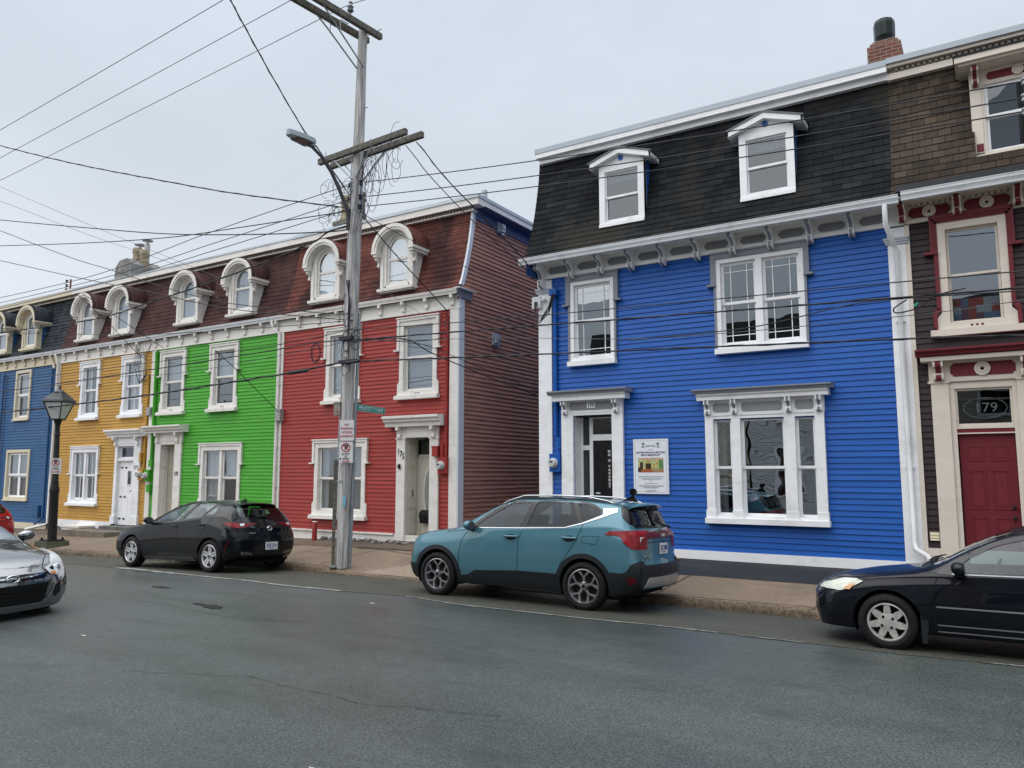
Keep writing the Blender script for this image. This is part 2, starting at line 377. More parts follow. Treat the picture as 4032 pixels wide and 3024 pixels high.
flat('pavement_dirt', [(X, wav(X, -1.05, .15, 1.3)) for X in rngf(-31, -24.6, .4)]+[(-24.4, .2), (-31, .2)], M_dirt)
# expansion joints and cracks cut across the slabs
M_crack = mat('dark_joint', (.05, .038, .028), .95, .3, (20, 20, 20))  # dark tone of the joints themselves
def crack(pts, w=.02):
    b = MB(); P = []
    for i in range(len(pts)-1):
        n = max(2, int((Vector(pts[i+1])-Vector(pts[i])).length/.08))
        for k in range(n): P.append(Vector(pts[i]).lerp(Vector(pts[i+1]), k/n))
    P.append(Vector(pts[-1]))
    P = [p+Vector((.008*hnoise(p.x*9, p.y*9), .008*hnoise(p.y*9, p.x*7))) for p in P]
    for i in range(len(P)-1):
        d = (P[i+1]-P[i]).normalized(); q = Vector((-d.y, d.x))*w/2*(1+.4*hnoise(P[i].x*11, P[i].y*13))
        b.quad(*[(v.x, v.y, walk_z(v.x, v.y)+.011) for v in (P[i]-q, P[i+1]-q, P[i+1]+q, P[i]+q)])
    o = b.build('pavement_joint', M_crack); tag(o, None, None, kind='structure')
for X in (-30.5, -28.4, -26.3, -24.2, -22.1, -20, -17.9, -15.8, -13.9, -12.2, -4.7, -2.3, .3):
    crack([(X, -2.98), (X+.05, -1.55 if X > -6 else -1.1)])
crack([(-8.4, -2.95), (-9.3, -1.6)], .03); crack([(-10.6, -2.3), (-10.2, -1.62), (-8, -1.5), (-6.4, -1.6)], .022)
crack([(-20, -1.05), (-17, -1.15), (-14.5, -1.0), (-12.3, -1.1), (-10.2, -1.62)], .02)
crack([(-15.7, -1.5), (-14.4, -1.9), (-13.0, -1.7)], .012)
M_scuff = mat('pale_scuff', (.5, .5, .48), .8, .4, (30, 30, 30))
for X, Y, l, w in ((-9.35, -9.5, .10, .016), (-8.0, -5.95, .08, .03), (-3.9, -11.0, .12, .012), (-1.0, -4.7, .10, .02), (-9.6, -11.0, .16, .03)):
    b = MB(); n = 8
    up_ = [(X-l/2+l*i/n, Y+w*(.3+.5*abs(hnoise(i*1.7+X)))) for i in range(n+1)]; dn = [(X-l/2+l*i/n, Y-w*(.3+.5*abs(hnoise(i*2.1-X)))) for i in range(n, -1, -1)]
    b.poly([(p[0], p[1], road_z(*p)+.009) for p in up_+dn]); o = b.build('road_scuff', M_scuff); tag(o, None, None, kind='structure')

M_oil = mat('damp_patch', (.016, .018, .018), .6, .4, (20, 20, 20))
for X, Y, l, w in ((-9.95, -7.35, .34, .07), (-9.70, -7.45, .2, .05), (-.35, -5.05, .16, .025), (-12.2, -6.6, .25, .06)):
    b = MB(); n = 14
    P = [(X+l*cos(2*pi*i/n)*(1+.3*hnoise(i*2.3+X)), Y+w*sin(2*pi*i/n)*(1+.5*hnoise(i*1.9-X))) for i in range(n)]
    b.poly([(p[0], p[1], road_z(*p)+.008) for p in P]); o = b.build('road_stain', M_oil); tag(o, None, None, kind='structure')

# hairline cracks and an old patch seam in the asphalt
def road_crack(pts, w, m):
    b = MB(); P = []
    for p, q in zip(pts, pts[1:]):
        n = max(2, int((Vector(q)-Vector(p)).length/.07)); P += [Vector(p).lerp(Vector(q), k/n) for k in range(n)]
    P = [p+Vector((.03*hnoise(p.x*3, p.y*4), .03*hnoise(p.y*5, p.x*3))) for p in P]
    for i in range(len(P)-1):
        d = (P[i+1]-P[i]).normalized(); q = Vector((-d.y, d.x))*w/2*(1+.7*hnoise(P[i].x*9, P[i].y*7))
        b.quad(*[(v.x, v.y, road_z(v.x, v.y)+.007) for v in (P[i]-q, P[i+1]-q, P[i+1]+q, P[i]+q)])
    o = b.build('road_crack', m); tag(o, None, None, kind='structure')
M_rc = mat('road_crack_dark', (.018, .020, .020), .9, .5, (15, 15, 15))
road_crack([(-7.4, -10.2), (-6.2, -9.7), (-4.6, -9.75), (-3.4, -9.4)], .005, M_rc)
road_crack([(-12.5, -7.9), (-10.8, -7.6), (-9.0, -7.8), (-7.6, -7.5)], .006, M_rc)
# ------------------------------------------------------------------ houses: shared pieces
def wood(name, col, var=.09, rough=.55, dirt=None, amt=.35, ds=1.4, sc_=(1.2, 9, 9), bump=.12):
    return mat(name, col, rough, var, sc_, dirt=dirt, dirtamt=amt, dscale=ds, bump=bump, bscale=45)
M_white = wood('white_paint', (.80, .81, .83), .05, .45, (.48, .48, .46), .45, 1.6)
M_cream = wood('old_white_paint', (.72, .70, .665), .06, .5, (.42, .39, .33), .4, 2.5)
M_beige = wood('beige_paint', (.60, .545, .41), .06, .5, (.4, .36, .27), .35, 2.5)
M_pink = wood('warm_white_paint', (.66, .595, .52), .05, .5, (.45, .4, .34), .25, 2.2)
M_grey = wood('grey_trim_paint', (.205, .225, .26), .06, .5)
M_maroon = wood('maroon_paint', (.15, .022, .03), .08, .45)
M_blue = wood('cobalt_blue_paint', (.012, .094, .385), .10, .42, (.016, .105, .37), .5, .9)
M_denim = wood('denim_blue_paint', (.024, .090, .215), .12, .5, (.04, .11, .22), .5, 1)
M_yel = wood('ochre_yellow_paint', (.46, .255, .048), .10, .5, (.42, .21, .03), .5, 1.2)
M_green = wood('bright_green_paint', (.060, .335, .026), .10, .5, (.07, .29, .03), .6, 1.6)
M_red = wood('brick_red_paint', (.31, .038, .033), .10, .5, (.27, .034, .028), .5, 1.2)
M_brown = wood('weathered_brown_siding', (.37, .185, .140), .22, .8, (.21, .14, .125), .6, 1.6, (2.5, .8, 11))
M_purple = wood('dark_plum_paint', (.030, .020, .024), .12, .5)
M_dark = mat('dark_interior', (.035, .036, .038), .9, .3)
M_black = mat('black_paint', (.010, .011, .013), .28, .2)
M_blackm = mat('black_iron', (.012, .012, .013), .45, .3, (20, 20, 20))
M_curt = mat('net_curtain', (.56, .57, .57), .9, .10, (25, 4, 1.5))
M_curtd = mat('grey_curtain', (.30, .31, .31), .9, .2, (25, 4, 1.5))
M_blind = mat('slat_blind', (.40, .47, .50), .6, .08, (1, 1, 30))
M_glass = glass('window_glass', (.66, .70, .73), .22, 0, .06)
M_glassd = glass('dark_glass', (.30, .33, .37), .10, 0, .05)
M_metal = mat('white_gutter_metal', (.62, .65, .68), .35, .06, (4, 4, 20), dirt=(.3, .29, .27), dirtamt=.35, dscale=3)
M_cap = mat('roof_cap_metal', (.40, .45, .50), .4, .06, (3, 3, 3))
M_flash = mat('flashing_metal', (.38, .43, .47), .35, .1, (3, 3, 3), metal=.3)
M_stone = mat('foundation_stone', (.13, .13, .125), .9, .35, (4, 4, 6), bump=.8, bscale=18, dirt=(.05, .05, .045), dirtamt=.6, dscale=3)
M_brick = None
S_black = shingle('black_shingles', (.0095, .011, .0125), (.022, .0245, .028), (.0015, .0015, .002), .34, .14, stain=(.033, .031, .026))
S_brown = shingle('brown_shingles', (.042, .033, .027), (.078, .060, .046), (.020, .016, .013), .20, .15)
S_red = shingle('red_shingles', (.122, .044, .036), (.160, .062, .050), (.045, .018, .016), .32, .15, stain=(.020, .016, .018))
S_maroon = shingle('maroon_shingles', (.060, .031, .030), (.086, .044, .041), (.024, .013, .013), .32, .15)
S_grey = shingle('grey_shingles', (.022, .028, .036), (.046, .054, .064), (.009, .011, .014), .22, .14)

def free(u0, u1, va, vb, holes):
    iv = [(u0, u1)]
    for (a, b, c, d) in holes:
        if min(vb, d)-max(va, c) > .3*(vb-va):
            nv = []
            for p, q in iv:
                if b <= p or a >= q: nv.append((p, q)); continue
                if a > p: nv.append((p, a))
                if b < q: nv.append((b, q))
            iv = nv
    return [(p, q) for p, q in iv if q-p > .01]
def siding(b, ufun, v0, v1, holes, mp, e=.102, t=.022, seed=1):
    """clapboard courses, each board a real tilted plank with a shadow-casting lower edge"""
    R = random.Random(seed); v = v0; n = int(round((v1-v0)/e)); e = (v1-v0)/n
    for i in range(n):
        v = v0+i*e; u0, u1 = ufun(v+e/2); cut = u0+R.random()*3
        cuts = []
        while cut < u1: cuts.append(cut); cut += 2.4+R.random()*2
        for p, q in free(u0, u1, v, v+e, holes):
            pts = [p]+[c for c in cuts if p+.15 < c < q-.15]+[q]
            for k in range(len(pts)-1):
                a, d = pts[k]+(0.0015 if k else 0), pts[k+1]; w = t+R.uniform(-.002, .003); dz = R.uniform(-.003, .003); dz2 = dz+R.uniform(-.002, .002)
                A, B_, C, D = mp(a, v+dz, w), mp(d, v+dz2, w), mp(d, v+e, .003), mp(a, v+e, .003)
                b.quad(A, B_, C, D); b.quad(mp(a, v+dz, 0), mp(d, v+dz2, 0), B_, A)
def prof_at(prof, z):
    for (y0, z0), (y1, z1) in zip(prof, prof[1:]):
        if z0 <= z <= z1: return y0+(y1-y0)*(z-z0)/(z1-z0)
    return prof[-1][0] if z > prof[-1][1] else prof[0][0]
def mansard(b, x0, x1, prof, e, holes=(), t=.012, seed=3):
    L = [0]; 
    for p, q in zip(prof, prof[1:]): L.append(L[-1]+math.dist(p, q))
    def at(s):
        for i in range(len(L)-1):
            if s <= L[i+1]+1e-9:
                k = (s-L[i])/(L[i+1]-L[i]); p, q = prof[i], prof[i+1]
                d = Vector((q[0]-p[0], q[1]-p[1])).normalized()
                return p[0]+(q[0]-p[0])*k, p[1]+(q[1]-p[1])*k, (-d.y, d.x)
        return prof[-1][0], prof[-1][1], (-1, 0)
    n = int(L[-1]/e)+1; R = random.Random(seed)
    for i in range(n):
        s0, s1 = i*e, min((i+1)*e+.01, L[-1])
        y0, z0, n0 = at(s0); y1, z1, n1 = at(s1); tt = t+R.uniform(-.003, .003)
        for p, q in free(x0, x1, z0, z1, holes):
            b.quad((p, y0+n0[0]*tt, z0+n0[1]*tt), (q, y0+n0[0]*tt, z0+n0[1]*tt), (q, y1, z1), (p, y1, z1),
                   [(p, i*e), (q, i*e), (q, (i+1)*e), (p, (i+1)*e)])
            b.quad((p, y0, z0), (q, y0, z0), (q, y0+n0[0]*tt, z0+n0[1]*tt), (p, y0+n0[0]*tt, z0+n0[1]*tt), [(p, i*e), (q, i*e), (q, i*e+.01), (p, i*e+.01)])
def ring(b, inner, outer, y0, y1):
    """flat moulding between two matching outlines (x,z), front at y0, back at y1"""
    n = len(inner)
    for i in range(n-1):
        a, c, d, e = inner[i], inner[i+1], outer[i+1], outer[i]
        P = lambda p, y: (p[0], y, p[1])
        b.quad(P(a, y0), P(c, y0), P(d, y0), P(e, y0)); b.quad(P(a, y0), P(a, y1), P(c, y1), P(c, y0)); b.quad(P(e, y0), P(d, y0), P(d, y1), P(e, y1))
    for k in (0, n-1):
        a, e = inner[k], outer[k]; b.quad((a[0], y0, a[1]), (e[0], y0, e[1]), (e[0], y1, e[1]), (a[0], y1, a[1]))
def rect_ring(b, x0, x1, z0, z1, w, y0, y1, wb=None):
    wb = w if wb is None else wb
    b.box(x0, x0+w, y0, y1, z0, z1); b.box(x1-w, x1, y0, y1, z0, z1); b.box(x0+w, x1-w, y0+.001, y1, z1-w, z1-.0005)
    if wb > 0: b.box(x0+w, x1-w, y0+.001, y1, z0+.0005, z0+wb)
def corbel(b, xc, w, y, depth, z1, h, cap=True):
    """scrolled bracket: side outline (y,z) extruded across x"""
    o = [(y, z1), (y-depth, z1), (y-depth*1.0, z1-h*.07)]
    o += [(y-depth*.93-depth*.07*cos(t), z1-h*.2-h*.13*sin(t)) for t in [radians(a) for a in (-90, -45, 0, 45, 80)]]
    o += [(y-depth*.62, z1-h*.34), (y-depth*.40, z1-h*.46), (y-depth*.30, z1-h*.62)]
    o += [(y-depth*.42-depth*.06*cos(t), z1-h*.82-h*.12*sin(t)) for t in [radians(a) for a in (-70, -20, 30, 80)]]
    o += [(y-depth*.2, z1-h), (y, z1-h)]
    b.prism(o, xc-w/2, xc+w/2, 'x')
def curtain(parent, x0, x1, z0, z1, y, m, amp=.02, per=.11, name='curtain'):
    b = MB(); n = max(4, int((x1-x0)/(per/4))); ph = random.random()*6
    for i in range(n):
        xa, xb = x0+(x1-x0)*i/n, x0+(x1-x0)*(i+1)/n
        f = lambda x: y+amp*sin(x*2*pi/per+ph)+amp*.5*sin(x*2*pi/per*.37+ph*2)
        b.quad((xa, f(xa), z0), (xb, f(xb), z0), (xb, f(xb), z1), (xa, f(xa), z1))
    return b.build(name, m, parent, smooth=80)
def sashes(win, x0, x1, z0, z1, ms, fw=.05, y=.02, meet=None, cols=1, rows=1, prairie=False, cur=None, mg=None, curz=0, single=False):
    """one hung window: upper and lower sash with bars, a pane in each, something behind"""
    meet = meet or (z0+z1)/2; mg = mg or M_glass
    for (za, zb, yy) in (((z0, z1, y),) if single else ((meet-.02, z1, y), (z0, meet+.02, y+.035))):
        b = MB(); rect_ring(b, x0, x1, za, zb, fw, yy, yy+.034)
        bw = .014
        if prairie:
            for xx in ((x0+fw+.13, x1-fw-.13)): b.box(xx-bw/2, xx+bw/2, yy+.006, yy+.028, za+fw, zb-fw)
            zz = zb-fw-.13 if zb > meet+.1 else za+fw+.13
            b.box(x0+fw, x1-fw, yy+.008, yy+.026, zz-bw/2, zz+bw/2)
        for k in range(1, cols): xx = x0+fw+(x1-x0-2*fw)*k/cols; b.box(xx-.011, xx+.011, yy+.006, yy+.028, za+fw, zb-fw)
        for k in range(1, rows): zz = za+fw+(zb-za-2*fw)*k/rows; b.box(x0+fw, x1-fw, yy+.008, yy+.026, zz-.011, zz+.011)
        b.build('sash', ms, win)
        g = MB(); g.quad((x0+fw*.8, yy+.018, za+fw*.8), (x1-fw*.8, yy+.018, za+fw*.8), (x1-fw*.8, yy+.018, zb-fw*.8), (x0+fw*.8, yy+.018, zb-fw*.8))
        g.build('pane', mg, win)
    yc = y+.13
    if cur == 'full': curtain(win, x0+.02, x1-.02, z0+curz, z1-.02, yc, M_curt)
    elif cur == 'grey': curtain(win, x0+.02, x1-.02, z0+curz, z1-.02, yc, M_curtd)
    elif cur == 'sides':
        w = (x1-x0)*.3; curtain(win, x0+.01, x0+w, z0, z1-.02, yc, M_curt); curtain(win, x1-w, x1-.01, z0, z1-.02, yc, M_curt)
    elif cur == 'top': curtain(win, x0+.01, x1-.01, meet+.05, z1-.02, yc, M_curt)
    elif cur == 'blind':
        b = MB(); z = z0+curz
        while z < z1-.03:
            b.quad((x0+.04, yc-.012, z), (x1-.04, yc-.012, z), (x1-.04, yc+.012, z+.032), (x0+.04, yc+.012, z+.032)); z += .036
        b.build('blind', M_blind, win)
def old_window(house, xc, w, z0, z1, m, ms, n=1, ear=.62, earw=.07, cols=1, rows=1, cur=('full',), holes3=True, meet=None):
    """casing with dropped ears, little shelves, chamfered feet and a sill; w is the sash opening"""
    h = w/2; c = .13; b = MB()
    zt = z1+.10; ZB = z0-.02
    rect_ring(b, xc-h-c, xc+h+c, ZB-.10, zt, c-.005, -.055, .10, .115)
    # ears and crown
    for s in (-1, 1):
        xa, xb = (xc+s*(h+c), xc+s*(h+c+earw)); b.box(xa, xb, -.085, 0, z1+.0-ear, zt+.07)
        b.box(xc+s*(h+c-.01), xc+s*(h+c+earw+.085), -.12, .0, z1-ear-.035, z1-ear)
        b.prism([(xa, ZB-.10), (xc+s*(h+c+.06), ZB-.10), (xc+s*(h+c+.06), ZB+.19), (xc+s*(h+c+.02), ZB+.25), (xa, ZB+.25)], -.052, 0)
    b.box(xc-h-c-.002, xc+h+c+.002, -.083, 0, zt+.001, zt+.069)
    b.box(xc-h-c-earw-.02, xc+h+c+earw+.02, -.105, 0, zt+.07, zt+.098)
    if n > 1:
        for k in range(1, n): xx = xc-h+w*k/n; b.box(xx-.055, xx+.055, -.03, .09, z0-.01, z1+.01)
    win = b.build('window', m, house)
    s_ = MB(); s_.box(xc-h-c-.09, xc+h+c+.09, -.15, .0, ZB-.19, ZB-.10); s_.box(xc-h-c-.07, xc+h+c+.07, -.12, 0, ZB-.10, ZB-.085); s_.build('sill', m, win)
    if holes3:
        for k in (-1, 0, 1): d = MB(); d.lathe([(.017, -.0575), (.017, -.05)], (xc+k*.055, 0, ZB-.045), 10, 'y'); d.build('vent_hole', M_dark, win)
    for k in range(n):
        a = xc-h+w*k/n+(.05 if k else 0); e = xc-h+w*(k+1)/n-(.05 if k < n-1 else 0)
        sashes(win, a, e, z0, z1, ms, .06, meet=meet, cols=cols, rows=rows, cur=cur[k % len(cur)])
    return (xc-h-.02, xc+h+.02, z0-.02, z1+.02)
def arch_pts(xc, hw, z0, zs, n=14, r=None, k=1.0):
    return [(xc-hw, z0), (xc-hw, (z0+zs)/2)]+[(xc-hw*cos(pi*i/n), zs+(r or hw)*k*sin(pi*i/n)) for i in range(n+1)]+[(xc+hw, (z0+zs)/2), (xc+hw, z0)]
def arch_dormer(house, xc, m, mc, mroof, ms, cur='full', square=False, yw=-.05):
    zs = 7.80; b = MB(); z0 = 6.82
    inner = arch_pts(xc, .36, z0+.10, zs+.04); outer = arch_pts(xc, .53, z0, zs, r=.58)
    ring(b, inner, outer, yw, .12)
    b.box(xc-.36, xc+.36, yw+.003, .1, z0, z0+.10)
    # deep hood: front moulding and soffit
    ring(b, arch_pts(xc, .545, zs-.10, zs, r=.50)[2:-2], arch_pts(xc, .67, zs-.10, zs, r=.63)[2:-2], -.25, -.05)
    ring(b, arch_pts(xc, .60, zs-.10, zs, r=.56)[2:-2], arch_pts(xc, .69, zs-.10, zs, r=.65)[2:-2], -.275, -.245)
    for s in (-1, 1):   # side cornices running back into the roof, and pilaster edge
        b.box(xc+s*.535, xc+s*.70, -.27, .62, zs-.07, zs+.0); b.box(xc+s*.53, xc+s*.665, -.24, .58, zs-.14, zs-.07)
        b.box(xc+s*.44, xc+s*.54, yw-.03, yw+.04, z0, zs-.14)
    dm = b.build('dormer', m, house)
    for s in (-1, 1):
        c = MB(); c.box(xc+s*.49, xc+s*.525, yw+.05, .60, z0+.002, zs-.141); c.build('dormer_cheek', mc, dm)
        k = MB(); corbel(k, xc+s*.60, .07, yw+.02, .17, zs-.14, .26); k.build('hood_bracket', m, dm)
    r = MB(); n = 16; R = .685; ys = [-.262+.14*i for i in range(9)]
    for j in range(8):
        for i in range(n):
            a0, a1 = pi*i/n, pi*(i+1)/n
            P = lambda a, y, rr: (xc-rr*cos(a), y, zs+.01+rr*.955*sin(a))
            r.quad(P(a0, ys[j], R+.008), P(a1, ys[j], R+.008), P(a1, ys[j+1], R), P(a0, ys[j+1], R), [(a0*R, ys[j]), (a1*R, ys[j]), (a1*R, ys[j+1]), (a0*R, ys[j+1])])
    r.build('hood_roof', mroof, dm, smooth=35)
    s_ = MB(); s_.box(xc-.59, xc+.59, -.15, .16, z0-.075, z0); s_.box(xc-.55, xc+.55, -.10, .16, z0-.11, z0-.075); s_.build('sill', m, dm)
    # sash
    w = MB(); zm = 7.58; y = .0
    if square:
        rect_ring(w, xc-.345, xc+.345, z0+.10, zs+.28, .055, y, y+.04); ring(w, arch_pts(xc, .30, zs-.1, zs-.02)[1:-1], arch_pts(xc, .37, zs-.1, zs+.05)[1:-1], y-.004, y+.03)
    else: ring(w, arch_pts(xc, .30, z0+.16, zs+.02), arch_pts(xc, .365, z0+.10, zs+.045), y, y+.04); w.box(xc-.31, xc+.31, y+.001, y+.04, z0+.10, z0+.17)
    w.box(xc-.31, xc+.31, y-.005, y+.035, zm-.03, zm+.03); w.build('sash', ms, dm)
    g = MB(); g.poly([(p[0], y+.02, p[1]) for p in reversed(arch_pts(xc, .31, z0+.16, zs+.02))]); g.build('pane', M_glass, dm)
    if cur: curtain(dm, xc-.33, xc+.33, z0+.12, zs+.3, .075, M_curt if cur == 'full' else M_curtd, .012)
    return (xc-.50, xc+.50, z0, zs+.35)
def gutter(house, x0, x1, yf, z0, z1, m=None, lip=.12):
    b = MB(); h = z1-z0
    b.prism([(yf+lip, z0), (yf+.02, z0), (yf+.012, z0+h*.35), (yf-.012, z0+h*.6), (yf-.015, z1-.012), (yf-.022, z1-.012), (yf-.022, z1), (yf, z1), (yf+.004, z0+h*.4), (yf+.03, z0+.012), (yf+lip, z0+.012)], x0, x1, 'x')
    for x in (x0, x1-.003): b.prism([(yf+lip, z0), (yf+.02, z0), (yf-.015, z1-.012), (yf+lip, z1-.012)], x, x+.003, 'x')
    return b.build('gutter', m or M_metal, house)
def downspout(house, path, r, m):
    b = MB(); b.tube(path, r, 8)
    for p, q in zip(path, path[1:]):
        if abs(q[2]-p[2]) > 1.5:
            for k in (.25, .75):
                c = Vector(p).lerp(Vector(q), k); b.cbox(c.x, c.y+r*.6, c.z, r*3.4, r*.8, .03)
    return b.build('downspout', m, house, smooth=50)
def box_part(house, name, m, *bx):
    for q in bx:
        b = MB(); b.box(*q); o = b.build(name, m, house)
    return o
def chaikin(pts, n=2):
    for _ in range(n):
        q = []
        for i in range(len(pts)):
            a, b = pts[i-1], pts[i]; q.append(tuple(a[k]*.25+b[k]*.75 for k in range(2))); c = pts[(i+1) % len(pts)]; q.append(tuple(b[k]*.75+c[k]*.25 for k in range(2)))
        pts = q
    return pts
def panelled_door(house, x0, x1, z0, z1, y, m, panels, mk=None, name='door', knobs=()):
    b = MB(); b.box(x0, x1, y, y+.04, z0, z1)
    for (a, c, d, e) in panels:
        X0, X1 = x0+(x1-x0)*a, x0+(x1-x0)*c; Z0, Z1 = z0+(z1-z0)*d, z0+(z1-z0)*e
        rect_ring(b, X0, X1, Z0, Z1, .022, y-.010, y+.001); b.box(X0+.05, X1-.05, y-.007, y+.001, Z0+.05, Z1-.05)
    d_ = b.build(name, m, house)
    for (kx, kz) in knobs:
        k = MB(); k.lathe([(.012, 0), (.02, -.01), (.012, -.025), (.03, -.045), (.032, -.06), (.02, -.072)], (x0+(x1-x0)*kx, y, kz), 14, 'y'); k.build('door_knob', mk or M_blackm, d_, smooth=40)
    return d_
SIX = [(a, b, c, d) for a, b in ((.13, .45), (.55, .87)) for c, d in ((.10, .36), (.42, .72), (.79, .91))]
def meter(house, x, z, m, w=.25, h=.38, side=1):
    b = MB(); b.box(x-w/2, x+w/2, -.14, -.01, z-h/2, z+h/2); b.box(x-w/2-.008, x+w/2+.008, -.145, -.01, z+h/2-.02, z+h/2+.006)
    o = b.build('meter_box', m, house)
    d = MB(); zc = z+.0; d.lathe([(.105, -.14), (.105, -.175), (.09, -.185), (.088, -.235), (.075, -.26), (0.001, -.265)], (x-.02, 0, zc), 24, 'y'); d.build('meter_dial', mat('meter_glass', (.50, .51, .49), .12, .15, (20, 20, 20)), o, smooth=40)
    f = MB(); f.box(x-.055, x+.015, -.270, -.262, zc+.01, zc+.045); f.build('meter_display', mat('meter_display_dark', (.06, .065, .06), .3, .1), o)
    return o
def shell(house, x0, x1, ztop, depth=9.0, y0=.03, z0=-.3, holes=()):
    """back of the house: rear wall, party walls, flat roof and a dark lining behind the openings"""
    b = MB()
    b.quad((x0, depth, z0), (x1, depth, z0), (x1, depth, ztop), (x0, depth, ztop))
    b.quad((x0, .62, ztop), (x1, .62, ztop), (x1, depth, ztop), (x0, depth, ztop))
    b.quad((x0, y0, z0), (x0, depth, z0), (x0, depth, ztop), (x0, .62, ztop)); b.quad((x1, y0, z0), (x1, depth, z0), (x1, depth, ztop), (x1, .62, ztop))
    b.build('rear_shell', M_stone if 'stone_shell' not in MATS else MATS['stone_shell'], house)
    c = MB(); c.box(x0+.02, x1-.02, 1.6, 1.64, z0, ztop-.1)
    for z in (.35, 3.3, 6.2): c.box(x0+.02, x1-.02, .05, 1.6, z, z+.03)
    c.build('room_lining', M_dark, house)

PROF_L = [(-.16, 6.52), (.03, 6.66), (.11, 6.82), (.20, 7.10), (.30, 7.42), (.395, 7.79), (.46, 8.10), (.50, 8.34), (.54, 8.64)]
PROF_B = [(-.60, 6.80), (-.50, 6.92), (-.42, 7.05), (-.31, 7.30), (-.20, 7.58), (-.10, 7.88), (-.02, 8.20), (.06, 8.55), (.12, 8.88), (.17, 9.30)]
def left_row(name, x0, x1, wallm, trim, roofm, dorm, dcheek, label, cat='house', ground=.2, first=False, brk=None, dsash=None, dcur='full', froof=None, corner_right=False, square=False, wz0=.6, holes=None, cs=None, doorholes=()):
    h = thing(name, (x0, 0, ground), label, cat)
    fz = 6.09
    rh = [arch_dormer(h, x, dorm, dcheek, froof or roofm, dsash or trim, dcur, square) for x in brk['dormers']]
    b = MB(); mansard(b, x0, x1, PROF_L, .145, [(a, c, d, e-.05) for a, c, d, e in rh], seed=int(-x0))
    b.build('mansard_roof', roofm, h)
    # crown of the mansard: soffit, dentils, fascia, metal cap
    b = MB(); b.box(x0, x1, .40, .64, 8.64, 8.70); b.box(x0, x1, .36, .64, 8.79, 8.90)
    b.build('roof_fascia', trim, h)
    b = MB(); x = x0+.03
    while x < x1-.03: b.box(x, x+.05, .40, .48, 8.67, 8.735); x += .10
    b.box(x0, x1, .46, .64, 8.67, 8.735); b.build('dentil_band', mat('dentil_brown_paint', (.20, .165, .135), .6, .2, (6, 6, 6)) if not brk.get('dent') else brk['dent'], h)
    b = MB(); b.box(x0, x1, .345, .70, 8.90, 8.985); b.box(x0, x1, .70, .74, 8.5, 8.94); b.build('roof_edge_cap', M_flash, h)
    # wall
    b = MB(); siding(b, lambda v: (x0, x1), wz0, fz, holes+list(doorholes), lambda u, v, w: (u, -w, v), seed=int(abs(x0)*7))
    b.build('front_wall', wallm, h)
    b = MB(); b.box(x0, x1, -.045, .0, fz, 6.40); b.box(x0, x1, -.06, 0, fz-.03, fz+.02); b.box(x0, x1, -.15, 0, 6.40, 6.44); b.build('cornice', trim, h)
    for x in brk['corbels']:
        k = MB(); corbel(k, x, .085, -.044, .12, 6.40, .27); k.build('bracket', trim, h)
    gutter(h, x0, x1, -.19, 6.40, 6.53, None)
    return h

